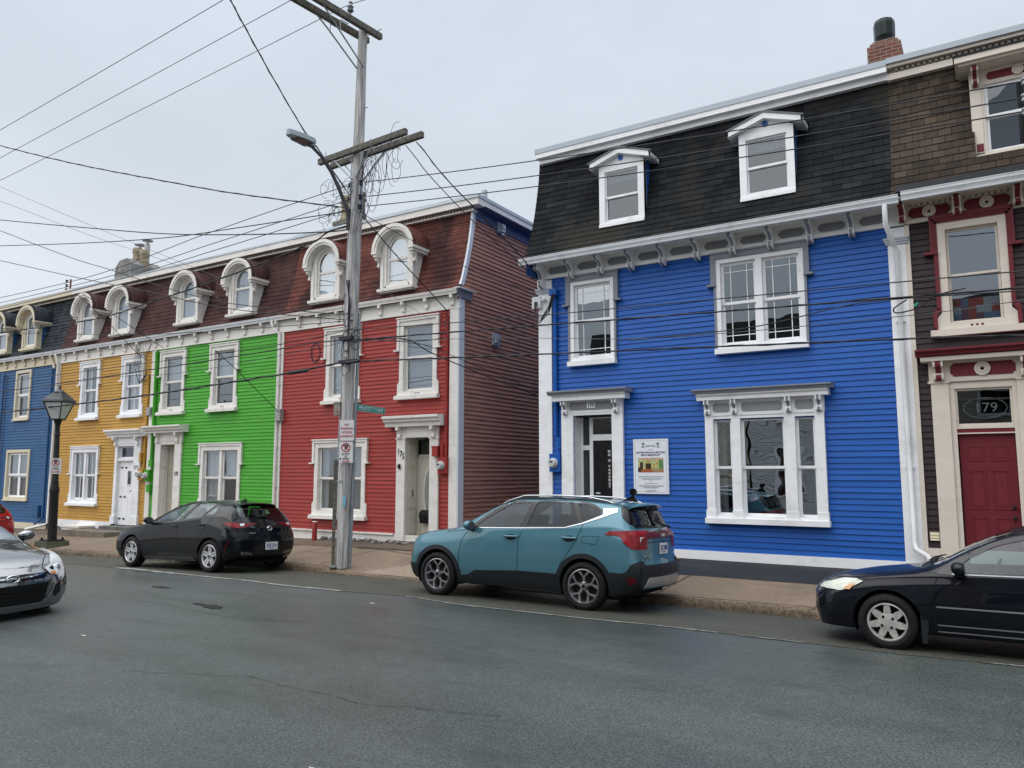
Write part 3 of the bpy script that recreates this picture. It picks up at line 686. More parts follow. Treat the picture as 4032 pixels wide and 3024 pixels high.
# ------------------------------------------------------------------ the red house, number 175
RW = .6
red_h = []
R_X0, R_X1 = -16.95, -10.78
red = None
def build_red():
    global red
    red = thing('red_house', (R_X0, 0, .38), 'red clapboard terrace house number 175 at the laneway corner with a brown side wall', 'house')
    ORG[red.name] = Vector((R_X0, 0, .38)); h = red
    hs = [old_window(h, -12.00, .92, 4.13, 5.80, M_cream, M_cream, cur=('blind',)),
          old_window(h, -14.57, .92, 4.13, 5.80, M_cream, M_cream, cur=('full',)),
          old_window(h, -14.58, 1.56, 1.12, 2.80, M_cream, M_cream, n=2, ear=.42, cur=('sides', 'grey'))]
    hs.append((-12.36, -11.57, .3, 2.98))
    dh = [arch_dormer(h, x, M_cream, M_cream, S_red, M_cream, 'full') for x in (-12.72, -15.26)]
    b = MB(); mansard(b, R_X0, R_X1, PROF_L, .145, [(a, c, d, e-.05) for a, c, d, e in dh], seed=17); b.build('mansard_roof', S_red, h)
    b = MB(); siding(b, lambda v: (R_X0+.10, R_X1-.24), .60, 6.09, hs, lambda u, v, w: (u, -w, v), seed=5); b.build('front_wall', M_red, h)
    b = MB(); b.box(R_X0, R_X1+.10, .43, .64, 8.63, 8.67); b.box(R_X0, R_X1+.30, .34, .64, 8.735, 8.90)
    b.box(R_X1+.02, R_X1+.30, .64, 9, 8.76, 8.90); b.build('roof_fascia', M_cream, h)
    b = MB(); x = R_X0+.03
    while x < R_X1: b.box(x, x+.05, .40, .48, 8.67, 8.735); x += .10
    b.box(R_X0, R_X1, .46, .64, 8.67, 8.735); b.build('dentil_band', mat('dentil_brown_paint', (.20, .165, .135), .6, .2, (6, 6, 6)), h)  # dentils have a darker brown-grey colour of their own
    b = MB(); b.box(R_X0-.1, R_X1+.32, .315, .70, 8.90, 8.985); b.box(R_X1, R_X1+.32, .70, 9, 8.90, 8.985)
    for y in (2.2, 5.0, 7.8): b.box(R_X1+.32, R_X1+.326, y, y+.05, 8.9, 8.985)
    b.build('roof_edge_cap', M_flash, h)
    # slate-blue band under the side eaves
    b = MB(); b.box(R_X1, R_X1+.04, .62, 9, 8.46, 8.76); b.box(R_X1, R_X1+.28, .60, 9, 8.74, 8.765); b.build('side_soffit', wood('slate_blue_paint', (.075, .10, .18), .1), h)
    # side wall with the mansard curve as its front edge
    b = MB(); siding(b, lambda v: (0.0 if v < 6.3 else prof_at(PROF_L, v)+.02, 9.0), .45, 8.50, [], lambda u, v, w: (R_X1+w, u, v), e=.106, seed=9, t=.024)
    b.build('side_wall', M_brown, h)
    # curved flashing along the gable edge
    b = MB()
    P = PROF_L
    for (ya, za), (yb, zb) in zip(P[1:], P[2:]):
        b.quad((R_X1+.032, ya-.02, za), (R_X1+.032, yb-.02, zb), (R_X1+.032, yb+.11, zb), (R_X1+.032, ya+.11, za))
        b.quad((R_X1-.02, ya-.028, za), (R_X1+.032, ya-.02, za), (R_X1+.032, yb-.02, zb), (R_X1-.02, yb-.028, zb))
    b.build('gable_flashing', mat('gable_flashing_paint', (.60, .64, .70), .4, .08), h)
    b = MB(); b.box(R_X1-.235, R_X1-.001, -.05, 0, .42, 6.09); b.build('corner_board', M_cream, h); b = MB(); b.box(R_X1, R_X1+.045, -.053, .165, .42, 6.30); b.build('corner_board', wood('pale_corner_paint', (.56, .60, .66), .05), h)
    b = MB(); b.box(R_X0, R_X1+.05, -.045, .0, 6.09, 6.40); b.box(R_X0, R_X1+.06, -.06, 0, 6.06, 6.11); b.box(R_X0, R_X1+.05, -.15, 0, 6.40, 6.44); b.build('cornice', M_cream, h)
    b = MB(); b.box(R_X1+.0, R_X1+.07, -.12, .46, 6.32, 6.52); b.build('cornice_return', M_grey, h)
    b = MB(); b.prism([(-.20, 6.52), (.52, 6.52), (.50, 6.535), (-.20, 6.55)], R_X1-.02, R_X1+.16, 'x'); b.build('return_flashing', M_metal, h)
    for x in (-16.2, -15.46, -14.74, -13.98, -13.22, -12.46, -11.72, -10.92):
        k = MB(); corbel(k, x, .085, -.044, .13, 6.40, .27); k.build('bracket', M_cream, h)
    gutter(h, R_X0, R_X1+.05, -.19, 6.40, 6.53, M_cream)
    # foot of the wall
    b = MB(); b.prism([(R_X0, .10), (R_X1-.24, .25), (R_X1-.24, .60), (R_X0, .60)], -.03, 0); b.box(R_X0, -12.70, -.075, 0, .585, .625); b.build('baseboard', M_cream, h)
    # doorway 175
    b = MB(); x0, x1 = -12.62, -11.32
    b.box(x0, -12.35, -.07, 0, .35, 3.26); b.box(-11.58, x1, -.07, 0, .35, 3.26); b.box(-12.35, -11.58, -.065, 0, 2.97, 3.26)
    b.box(x0-.02, -12.33, -.085, 0, 2.93, 2.97); b.box(-11.6, x1+.02, -.085, 0, 2.93, 2.97)
    b.prism([(0, 3.24), (-.20, 3.24), (-.20, 3.33), (-.27, 3.36), (-.27, 3.40), (-.33, 3.44), (-.33, 3.50), (0, 3.52)], -12.90, -11.16, 'x')
    dw = b.build('door_surround', M_cream, h)
    for x in (-12.50, -11.44):
        k = MB(); corbel(k, x, .085, -.07, .16, 3.24, .30); k.build('bracket', M_cream, dw)
    b = MB(); Y = .42
    b.quad((-12.352, -.0, .40), (-12.352, Y+.05, .40), (-12.352, Y+.05, 2.97), (-12.352, -.0, 2.97)); b.quad((-11.578, -.0, .40), (-11.578, Y+.05, .40), (-11.578, Y+.05, 2.97), (-11.578, -.0, 2.97))
    b.quad((-12.35, -.06, 2.97), (-11.58, -.06, 2.97), (-11.58, Y, 2.97), (-12.35, Y, 2.97)); b.quad((-12.35, -.06, .46), (-11.58, -.06, .46), (-11.58, Y, .46), (-12.35, Y, .46))
    for za, zb in ((.62, 1.15), (1.25, 2.15), (2.25, 2.8)):   # folded-back outer leaf with panels
        b.box(-12.35, -12.33, .08, .36, za, zb)
    b.box(-12.28, -11.58, Y-.03, Y+.02, 2.50, 2.56)
    b.build('door_recess', wood('cream_door_paint', (.60, .575, .50), .05), h)
    d = panelled_door(h, -12.35, -11.56, .48, 2.50, Y, wood('cream_door_paint', (.60, .575, .50)), [(.15, .85, .06, .22)], knobs=())
    el = [(-11.92+.17*cos(t*pi/12), 1.62+.58*sin(t*pi/12)) for t in range(24)]
    g = MB(); g.prism([(p[0], p[1]) for p in el], Y-.012, Y-.004); g.build('oval_glass', M_curtd, d)
    g = MB(); ring(g, el+[el[0]], [(-11.92+.205*cos(t*pi/12), 1.62+.63*sin(t*pi/12)) for t in range(25)], Y-.02, Y); g.build('oval_frame', M_cream, d)
    g = MB(); g.box(-12.26, -11.58, Y, Y+.02, 2.56, 2.95); g.build('transom_glass', M_glassd, h)
    b = MB(); b.prism([(Y-.02, .86), (Y-.02, 1.18), (Y-.10, 1.20), (Y-.19, 1.12), (Y-.19, 1.05), (Y-.15, .88)], -12.12, -11.72, 'x'); b.build('mailbox', M_blackm, h)
    b = MB(); b.box(-12.0, -11.74, -.062, .05, 2.905, 2.945); b.build('door_closer', M_black, h)
    b = MB(); b.tube([(-12.34, .22, 1.52), (-12.31, .22, 1.54), (-12.31, .22, 1.66), (-12.34, .22, 1.68)], .012, 6); b.build('door_handle', M_blackm, h, smooth=50)
    for i, ch in enumerate('175'): text('house_number', ch, .21, (-12.545+.075*i, -.075, 2.62-.055*i), h, M_black, .75, bold=.02)
    b = MB(); b.cbox(-12.50, -.10, 2.26, .05, .04, .12); b.tube([(-12.60, -.08, 2.27), (-12.52, -.10, 2.27)], .008, 6); b.build('door_bell', M_blackm, h)
    b = MB(); b.box(-12.66, -11.28, -.30, .6, .30, .42); b.build('doorstep', M_stone, h)
    meter(h, -11.15, 2.28, M_red)
    b = MB(); b.box(-11.44, -11.28, -.16, 0, 2.50, 2.74); b.box(-11.46, -11.26, -.17, 0, 2.72, 2.745); b.build('junction_box', M_red, h)
    b = MB(); b.tube([(-11.09, -.06, 2.47), (-11.09, -.06, 5.85), (-11.12, -.09, 5.95)], .035, 10); b.tube([(-11.20, -.06, 2.47), (-11.20, -.06, 2.60)], .05, 10); b.tube([(-11.20, -.06, 2.58), (-11.20, -.06, 2.80)], .055, 10); b.build('service_conduit', M_red, h, smooth=50)
    b = MB(); b.tube([(-11.30, -.1, 2.52), (-11.34, -.12, 2.40), (-11.30, -.12, 2.25), (-11.22, -.15, 2.16)], .006, 5); b.build('service_cord', M_blackm, h)
    for (y, z) in ((1.62, 8.52), (1.40, 5.52)):
        b = MB(); b.box(R_X1+.02, R_X1+.07, y, y+.30, z-.16, z+.16); b.box(R_X1+.07, R_X1+.15, y+.07, y+.23, z-.10, z+.10); b.box(R_X1+.15, R_X1+.17, y+.09, y+.21, z-.02, z+.06); b.build('wall_vent', M_flash, h)
    # cable box at the left edge
    b = MB(); b.box(-16.98, -16.78, -.16, -.02, 3.55, 3.86); b.box(-16.99, -16.77, -.165, -.02, 3.83, 3.875); b.build('cable_box', mat('grey_plastic', (.32, .33, .32), .5, .1), h)
    # vent pipe above the roof
    b = MB(); b.lathe([(.07, 8.95), (.07, 9.32), (.075, 9.32), (.075, 9.5), (.0, 9.5)], (-11.0, 1.4, 0), 16); b.build('vent_pipe', M_flash, h, smooth=40)
    b = MB(); b.quad((R_X0, 9, 0), (R_X1, 9, 0), (R_X1, 9, 8.9), (R_X0, 9, 8.9)); b.quad((R_X0, .62, 8.9), (R_X1, .62, 8.9), (R_X1, 9, 8.9), (R_X0, 9, 8.9)); b.build('rear_shell', M_stone, h)
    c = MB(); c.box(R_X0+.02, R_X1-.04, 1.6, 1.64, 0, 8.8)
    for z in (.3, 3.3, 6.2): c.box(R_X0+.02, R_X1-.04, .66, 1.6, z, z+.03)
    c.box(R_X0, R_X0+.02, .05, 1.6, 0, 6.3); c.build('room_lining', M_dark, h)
    # chimney behind the pole
    b = MB(); X, Y_ = -16.5, 2.2
    b.box(X-.48, X+.48, Y_-.28, Y_+.28, 8.6, 9.75); b.box(X-.53, X+.53, Y_-.33, Y_+.33, 9.72, 9.86)
    ch = b.build('chimney', mat('rendered_chimney', (.16, .155, .14), .9, .35, (3, 3, 3), bump=.8, bscale=14), h)
    for dx, mm in ((-.30, 'clay_pot'), (.0, 'clay_pot'), (.32, 'dark_clay_pot')):
        p = MB(); p.lathe([(.19, 9.86), (.19, 10.0), (.15, 10.03), (.14, 10.45), (.165, 10.47), (.165, 10.53), (.14, 10.55), (.14, 10.62), (.16, 10.64), (.16, 10.72), (.11, 10.72), (.1, 10.2)], (X+dx, Y_, 0), 18)
        p.build('chimney_pot', mat(mm, (.31, .265, .185) if mm == 'clay_pot' else (.13, .12, .11), .85, .2, (6, 6, 9)), ch, smooth=35)
build_red()

# ------------------------------------------------------------------ green house, number 173
G0, G1 = -22.93, -16.95
def build_green():
    h = thing('green_house', (G0, 0, .2), 'bright green clapboard terrace house between the yellow and the red one', 'house')
    hs = [old_window(h, -21.90, .92, 4.13, 5.80, M_cream, M_cream, cur=('top',)), old_window(h, -19.42, .92, 4.13, 5.80, M_cream, M_cream, cur=('top',)),
          old_window(h, -19.42, 1.56, 1.12, 2.80, M_cream, M_cream, n=2, ear=.42, cur=('full', 'top'), holes3=False), (-22.32, -21.58, .2, 3.0)]
    dh = [arch_dormer(h, x, M_cream, M_cream, S_maroon, M_cream, 'full') for x in (-21.30, -18.76)]
    b = MB(); mansard(b, G0, G1, PROF_L, .145, [(a, c, d, e-.05) for a, c, d, e in dh], seed=21); b.build('mansard_roof', S_maroon, h)
    b = MB(); siding(b, lambda v: (G0+.12, G1-.16), .42, 6.09, hs, lambda u, v, w: (u, -w, v), seed=15); b.build('front_wall', M_green, h)
    common_top(h, G0, G1, M_cream, (-22.26, -21.5, -20.76, -20.02, -19.28, -18.5, -17.74, -17.1, -22.85)); gutter(h, G0-.1, G1, -.19, 6.40, 6.53)
    box_part(h, 'baseboard', M_cream, (G0, G1, -.03, 0, .0, .42))
    box_part(h, 'corner_board', M_cream, (G1-.155, G1+.095, -.045, 0, .2, 6.09), (G0-.12, G0+.11, -.045, 0, .2, 6.09))
    downspout(h, [(G1-.30, -.17, 6.40), (G1-.26, -.15, 6.22), (G1-.04, -.09, 6.02), (G1-.04, -.09, .3)], .045, M_cream)
    downspout(h, [(G0+.16, -.08, 6.0), (G0+.18, -.08, 5.7), (G0+.18, -.08, 2.5)], .045, M_green)
    # recessed doorway
    b = MB(); b.box(-22.60, -22.31, -.07, 0, .25, 3.10); b.box(-21.59, -21.26, -.07, 0, .25, 3.10); b.box(-22.62, -21.24, -.075, 0, 3.10, 3.38)
    b.box(-22.31, -21.59, -.065, 0, 2.99, 3.10); b.box(-22.63, -22.29, -.09, 0, 3.04, 3.085); b.box(-21.61, -21.23, -.09, 0, 3.04, 3.085)
    b.prism([(0, 3.36), (-.22, 3.36), (-.22, 3.42), (-.28, 3.44), (-.30, 3.50), (-.36, 3.53), (-.36, 3.58), (0, 3.60)], -22.95, -21.0, 'x'); dw = b.build('door_surround', M_cream, h)
    for x in (-22.44, -21.42):
        k = MB(); corbel(k, x, .085, -.075, .15, 3.36, .32); k.build('bracket', M_cream, dw)
    mcd = wood('stone_door_paint', (.43, .40, .32), .05)
    b = MB(); Y = .55; b.quad((-22.313, 0, .2), (-22.313, Y, .2), (-22.313, Y, 2.99), (-22.313, 0, 2.99)); b.quad((-21.587, 0, .2), (-21.587, Y, .2), (-21.587, Y, 2.99), (-21.587, 0, 2.99))
    b.quad((-22.31, -.06, 2.99), (-21.59, -.06, 2.99), (-21.59, Y, 2.99), (-22.31, Y, 2.99)); b.quad((-22.31, -.06, .4), (-21.59, -.06, .4), (-21.59, Y, .4), (-22.31, Y, .4))
    b.box(-22.312, -22.29, .05, .21, .6, 2.2); b.box(-22.312, -22.29, .05, .21, 2.3, 2.85); b.build('door_recess', M_cream, h)
    d = panelled_door(h, -22.31, -21.59, .40, 2.98, .22, mcd, [(.25, .75, .38, .74), (.25, .75, .80, .93), (.2, .8, .06, .32)])
    b = MB(); b.box(-21.99, -21.91, .20, .22, 1.90, 2.02); b.build('door_keypad', M_black, d)
    for i, ch in enumerate('173'): text('house_number', ch, .16, (-21.515+.07*i, -.08, 2.08), h, M_black, .8, bold=.03)
    meter(h, -22.88, 2.02, M_green, .22, .36)
    box_part(h, 'junction_box', M_green, (-22.80, -22.64, -.14, 0, 2.30, 2.52), (-22.86, -22.70, -.14, 0, 1.50, 1.74))
    shell(h, G0, G1, 8.9)
def common_top(h, x0, x1, trim, corb, dent=None):
    b = MB(); b.box(x0, x1, .43, .64, 8.63, 8.67); b.box(x0, x1, .34, .64, 8.735, 8.90); b.build('roof_fascia', trim, h)
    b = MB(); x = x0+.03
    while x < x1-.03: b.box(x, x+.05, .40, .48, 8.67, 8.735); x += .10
    b.box(x0, x1, .46, .64, 8.67, 8.735); b.build('dentil_band', dent or mat('dentil_brown_paint', (.20, .165, .135), .6, .2, (6, 6, 6)), h)
    b = MB(); b.box(x0, x1, .325, .70, 8.90, 8.955); b.build('roof_edge_cap', M_flash if dent is None else M_metal, h)
    b = MB(); b.box(x0, x1, -.045, .0, 6.09, 6.40); b.box(x0, x1, -.06, 0, 6.06, 6.11); b.box(x0, x1, -.15, 0, 6.40, 6.44); b.build('cornice', trim, h)
    for x in corb:
        k = MB(); corbel(k, x, .085, -.044, .12, 6.40, .27); k.build('bracket', trim, h)
build_green()

# ------------------------------------------------------------------ yellow house
Y0, Y1 = -28.88, -22.93
def build_yellow():
    h = thing('yellow_house', (Y0, 0, .1), 'ochre yellow clapboard terrace house behind the black street lamp', 'house')
    hs = [old_window(h, -26.62, .86, 4.13, 5.80, M_white, M_white, cols=2, cur=('sides',), holes3=False), old_window(h, -24.07, .86, 4.13, 5.80, M_white, M_white, cols=2, rows=2, cur=('full',), holes3=False),
          old_window(h, -26.64, 1.42, 1.20, 2.84, M_white, M_white, n=2, ear=.75, earw=.03, cols=2, cur=('sides', 'grey'), holes3=False), (-24.66, -23.74, .3, 2.98)]
    dh = [arch_dormer(h, x, M_cream, M_cream, S_maroon, M_cream, 'full') for x in (-24.90, -27.05)]
    b = MB(); mansard(b, Y0, Y1, PROF_L, .145, [(a, c, d, e-.05) for a, c, d, e in dh], seed=31); b.build('mansard_roof', S_maroon, h)
    b = MB(); siding(b, lambda v: (Y0+.30, Y1-.12), .50, 6.09, hs, lambda u, v, w: (u, -w, v), seed=25); b.build('front_wall', M_yel, h)
    common_top(h, Y0, Y1, M_cream, (-28.3, -27.55, -26.8, -26.05, -25.3, -24.55, -23.8)); gutter(h, Y0, Y1-.12, -.19, 6.40, 6.53)
    box_part(h, 'baseboard', M_white, (Y0, -24.85, -.05, 0, .26, .50)); box_part(h, 'foundation', M_stone, (Y0, Y1, -.02, 0.02, -.3, .26), (-24.84, -23.3, -.45, 0, .05, .40))
    box_part(h, 'corner_board', M_cream, (Y0, Y0+.29, -.05, 0, .26, 6.09))
    downspout(h, [(Y0+.10, -.17, 6.40), (Y0+.18, -.15, 6.22), (Y0+.42, -.11, 6.10), (Y0+.50, -.09, 5.9), (Y0+.10, -.09, 5.6)][:2]+[(Y0+.2, -.09, 6.0), (Y0+.2, -.09, .35), (Y0+.15, -.15, .28), (Y0-.45, -.5, .12)], .05, M_cream)
    b = MB(); b.box(-24.80, -24.66, -.07, 0, .45, 3.06); b.box(-23.74, -23.38, -.07, 0, .45, 3.06); b.box(-24.82, -23.36, -.08, 0, 3.06, 3.30); b.box(-24.66, -23.74, -.065, 0, 2.98, 3.06)
    b.box(-24.84, -24.62, -.10, 0, .45, .72); b.box(-23.72, -23.34, -.10, 0, .45, .72); b.box(-24.66, -23.74, -.04, .1, 2.50, 2.58)
    b.prism([(0, 3.28), (-.18, 3.28), (-.18, 3.34), (-.26, 3.38), (-.28, 3.44), (-.34, 3.47), (-.34, 3.52), (0, 3.54)], -25.12, -23.12, 'x'); dw = b.build('door_surround', M_white, h)
    for x in (-24.73, -23.50):
        k = MB(); corbel(k, x, .085, -.08, .15, 3.28, .30); k.build('bracket', M_white, dw)
    box_part(h, 'door_jamb', M_white, (-24.70, -24.655, .002, .14, .40, 2.98), (-23.745, -23.70, .002, .14, .40, 2.98))
    d = MB(); d.box(-24.655, -23.745, .04, .08, .42, 2.50)
    for x in (-24.42, -24.12, -23.92): d.box(x, x+.012, .034, .04, .45, 2.50)
    d = d.build('door', M_white, h)
    b = MB(); rect_ring(b, -24.18, -23.93, 1.70, 2.20, .03, .024, .04); b.build('door_light_frame', M_white, d)
    b = MB(); b.box(-24.15, -23.96, .034, .04, 1.73, 2.17); b.build('door_glass', M_glassd, d)
    for z in (2.28, 1.33, .62):
        for x in (-24.50, -24.27):
            b = MB(); b.prism([(x-.09, z), (x-.03, z+.015), (x, z+.035), (x+.03, z+.015), (x+.09, z), (x+.03, z-.015), (x, z-.035), (x-.03, z-.015)], .026, .04); b.build('strap_hinge', M_blackm, d)
    b = MB(); b.tube([(-23.84, .05, 1.55), (-23.86, 0, 1.55), (-23.96, 0, 1.50)], .012, 6); b.build('door_handle', M_blackm, d)
    b = MB(); b.box(-24.66, -23.74, .08, .09, 2.58, 2.98); b.build('transom_glass', M_glassd, h)
    b = MB(); rect_ring(b, -24.66, -23.74, 2.58, 2.98, .05, .05, .09); b.build('transom_frame', M_white, h)
    for i, ch in enumerate('171'): text('house_number', ch, .17, (-23.66+.10*i, -.08, 2.28), h, M_black, .8, bold=.03)
    meter(h, -23.22, 2.06, M_yel, .24, .36)
    b = MB(); b.tube([(-23.16, -.05, 2.2), (-23.16, -.05, 5.2), (-23.10, -.09, 5.3)], .035, 8); b.box(-23.36, -23.24, -.12, 0, 2.45, 2.75); b.build('service_conduit', M_yel, h)
    box_part(h, 'cable_box', mat('grey_plastic', (.32, .33, .32), .5, .1), (-23.05, -22.86, -.16, -.04, 3.95, 4.2))
    b = MB(); b.box(-26.9, -25.75, -.60, -.02, .30, .36); b.box(-26.85, -25.8, -.57, -.02, .22, .30); b.build('hatch_cover', M_cream, h)
    shell(h, Y0, Y1, 8.9)
    # rough stack with clay and metal pots
    b = MB(); X, Yc = -27.6, 2.2
    o = [(X-.50, 8.8), (X-.56, 9.3), (X-.50, 9.9), (X-.25, 10.15), (X+.25, 10.18), (X+.50, 9.95), (X+.56, 9.3), (X+.5, 8.8)]
    b.prism(o, Yc-.72, Yc+.55); ch = b.build('chimney', mat('rough_render', (.20, .20, .195), .95, .4, (3, 3, 3), bump=1, bscale=9), h, smooth=30)
    mc = mat('clay_pot', (.31, .265, .185), .85, .2, (6, 6, 9)); ms = mat('steel_flue', (.42, .42, .42), .4, .15, (4, 4, 4), metal=.6)
    for dx, top, r, mm in ((-.38, 11.0, .12, ms), (.10, 11.1, .12, ms), (-.10, 10.75, .16, mc), (.36, 10.6, .16, mc)):
        p = MB(); z = 9.5
        if mm is mc: pr = [(r*.95, z), (r*.95, top-.5), (r*1.08, top-.48), (r*1.08, top-.40), (r*.9, top-.38), (r, top-.2), (r*1.12, top-.18), (r*1.12, top-.08), (r, top), (r*.8, top)]
        else: pr = [(r*.9, z), (r*.9, top-.15), (r*.5, top-.12), (r*.5, top-.04), (r*1.7, top-.02), (r*1.7, top+.02), (.01, top+.05)]
        p.lathe(pr, (X+dx, Yc+(.15 if mm is ms else -.12), 0), 16); p.build('chimney_pot', mm, ch, smooth=35)
    p = MB(); p.lathe([(.11, 8.9), (.11, 9.55), (.17, 9.56), (.16, 9.66), (.01, 9.74)], (-24.45, 2.0, 0), 14); p.build('vent_pipe', M_flash, h, smooth=40)
build_yellow()

# ------------------------------------------------------------------ denim-blue house at the far left
N0, N1 = -35.2, -28.88
def build_denim():
    h = thing('denim_blue_house', (N0, 0, 0), 'dull blue clapboard terrace house with beige trim and grey roof at far left', 'house')
    hs = []
    for xc, w, z0, z1, n, cur in ((-31.18, .92, 4.20, 5.88, 1, ('top',)), (-31.18, 1.50, 1.20, 2.86, 2, ('grey', 'grey')), (-33.7, .92, 4.20, 5.88, 1, ('top',))):
        b = MB(); rect_ring(b, xc-w/2-.11, xc+w/2+.11, z0-.10, z1+.12, .11, -.06, .08); b.box(xc-w/2-.13, xc+w/2+.13, -.10, 0, z0-.13, z0-.08); wn = b.build('window', M_beige, h)
        for k in range(n):
            a = xc-w/2+w*k/n; sashes(wn, a, a+w/n, z0, z1, M_white, .075, cur=cur[k], meet=(z0+z1)/2)
        hs.append((xc-w/2, xc+w/2, z0, z1))
    dh = [arch_dormer(h, x, M_beige, M_denim, S_grey, M_white, 'full', square=True) for x in (-30.93, -33.12)]
    b = MB(); mansard(b, N0, N1, PROF_L, .14, [(a, c, d, e-.05) for a, c, d, e in dh], seed=41); b.build('mansard_roof', S_grey, h)
    b = MB(); siding(b, lambda v: (N0, N1-.10), .30, 6.09, hs, lambda u, v, w: (u, -w, v), seed=35, e=.11); b.build('front_wall', M_denim, h)
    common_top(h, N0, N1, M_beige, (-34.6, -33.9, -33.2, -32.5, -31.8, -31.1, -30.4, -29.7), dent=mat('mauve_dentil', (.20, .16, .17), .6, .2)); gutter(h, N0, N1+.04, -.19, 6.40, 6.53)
    box_part(h, 'baseboard', M_beige, (N0, N1, -.05, 0, .02, .30)); box_part(h, 'foundation', M_stone, (N0, N1, -.02, 0, -.4, .02))
    box_part(h, 'corner_board', M_denim, (N1-.10, N1, -.06, 0, .3, 6.0))
    downspout(h, [(N1-.25, -.16, 6.4), (N1-.25, -.14, 6.25), (N1-.10, -.1, 6.05), (N1-.05, -.1, 5.9)], .05, M_beige)
    downspout(h, [(-32.75, -.1, 5.95), (-32.6, -.1, 5.9), (-32.6, -.1, .6)], .045, M_denim)
    box_part(h, 'hose_box', M_denim, (-29.55, -29.2, -.2, 0, .55, .95)); downspout(h, [(N1-.16, -.09, 5.9), (N1-.16, -.09, .5), (N1-.3, -.3, .3)], .045, M_denim)
    shell(h, N0, N1, 8.9)
build_denim()
# ------------------------------------------------------------------ the cobalt-blue guest house, number 177
B0, B1 = -8.53, -1.12
def plain_sash_window(h, x0, x1, z0, z1, n, prairie, cur, trim=M_white, outer=M_grey):
    """white casing inside a grey outer moulding with short ears, heavy white sill"""
    b = MB(); rect_ring(b, x0, x1, z0, z1, .085, -.06, .08)
    for k in range(1, n): xx = x0+(x1-x0)*k/n; b.box(xx-.06, xx+.06, -.055, .08, z0+.08, z1-.08)
    wn = b.build('window', trim, h)
    b = MB(); e = .10
    b.box(x0-e, x1+e, -.09, 0, z1, z1+.10); b.box(x0-e-.01, x1+e+.01, -.11, 0, z1+.10, z1+.135)
    for s, xx in ((-1, x0), (1, x1)):
        b.box(xx, xx+s*e, -.09, 0, z1-.50, z1); b.box(xx, xx+s*(e*.45), -.075, 0, z0, z1-.5); b.box(xx, xx+s*(e+.07), -.12, 0, z1-.54, z1-.50)
    b.build('outer_moulding', outer, wn)
    b = MB(); b.box(x0-.04, x1+.04, -.15, 0, z0-.10, z0); b.build('sill', trim, wn)
    for k in range(n):
        a = x0+(x1-x0)*k/n+(.06 if k else .085); c = x0+(x1-x0)*(k+1)/n-(.06 if k < n-1 else .085)
        sashes(wn, a, c, z0+.085, z1-.085, M_white, .055, prairie=prairie, cur=cur[k % len(cur)])
    return (x0+.05, x1-.05, z0+.05, z1-.05)
def oct_panel(b, x0, x1, z0, z1, y0, y1, c=.05):
    b.prism([(x0+c, z0), (x1-c, z0), (x1-c*.6, z0+c*.6), (x1, z0+c), (x1, z1-c), (x1-c*.6, z1-c*.6), (x1-c, z1), (x0+c, z1), (x0+c*.6, z1-c*.6), (x0, z1-c), (x0, z0+c), (x0+c*.6, z0+c*.6)], y0, y1)
def gable_dormer(h, xc):
    yf = -.33; b = MB(); hw = .51
    rect_ring(b, xc-hw, xc+hw, 7.31, 8.62, .13, yf, yf+.14, .10)
    b.prism([(xc-hw, 8.62), (xc+hw, 8.62), (xc, 8.84)], yf, yf+.10)
    for s in (-1, 1): b.prism([(yf+.02, 7.33), (yf+.13, 7.33), (yf+.13, 8.62), (yf+.02, 8.62)], xc+s*hw, xc+s*(hw-.035), 'x')
    b.box(xc-hw, xc+hw, yf-.03, yf, 7.28, 7.345)
    # raking fascia with overhang, soffit
    for s in (-1, 1):
        b.prism([(xc+s*.70, 8.70), (xc, 8.925), (xc, 8.81), (xc+s*.70, 8.585)], yf-.12, yf-.09)
        b.prism([(xc+s*.70, 8.605), (xc, 8.82), (xc, 8.80), (xc+s*.70, 8.585)], yf-.09, .35)
        b.prism([(xc+s*.70, 8.70), (xc+s*.675, 8.705), (xc+s*.675, 8.585), (xc+s*.70, 8.585)], yf-.12, .3)
    dm = b.build('dormer', M_white, h)
    for s in (-1, 1):
        c = MB(); c.quad(*[(xc+s*(hw-.01), y, z) for y, z in ((yf+.13, 7.32), (.12, 7.32), (.25, 8.64), (yf+.13, 8.64))]); c.build('dormer_cheek', M_blue, dm)
    b = MB()
    for s in (-1, 1):
        for i, y in enumerate([yf-.14, -.20, .02, .24]):
            y2 = [-.20, .02, .24, .46][i]
            b.quad((xc+s*.73, y, 8.715), (xc, y, 8.955), (xc, y2, 8.950), (xc+s*.73, y2, 8.71), [(0, y), (.9, y), (.9, y2), (0, y2)])
        b.prism([(xc+s*.73, 8.715), (xc, 8.955), (xc, 8.925), (xc+s*.73, 8.685)], yf-.14, yf-.11)
    b.build('dormer_roof', wood('dormer_roof_grey', (.13, .14, .155), .15, .6), dm)
    b = MB(); b.lathe([(.055, yf-.02), (.055, yf+.01)], (xc, 0, 8.735), 18, 'y'); b.build('rosette', M_blue, dm)
    sashes(dm, xc-hw+.115, xc+hw-.115, 7.41, 8.50, M_white, .045, y=yf+.05, cur=None, mg=M_glassd, meet=7.93)
    # pale sheet standing in for the bright reveals behind the panes
    b = MB(); b.box(xc-.40, xc+.40, yf+.17, yf+.172, 8.28, 8.47); b.build('pale_reveal', M_curt, dm)
    return (xc-hw+.04, xc+hw-.04, 7.36, 8.60)
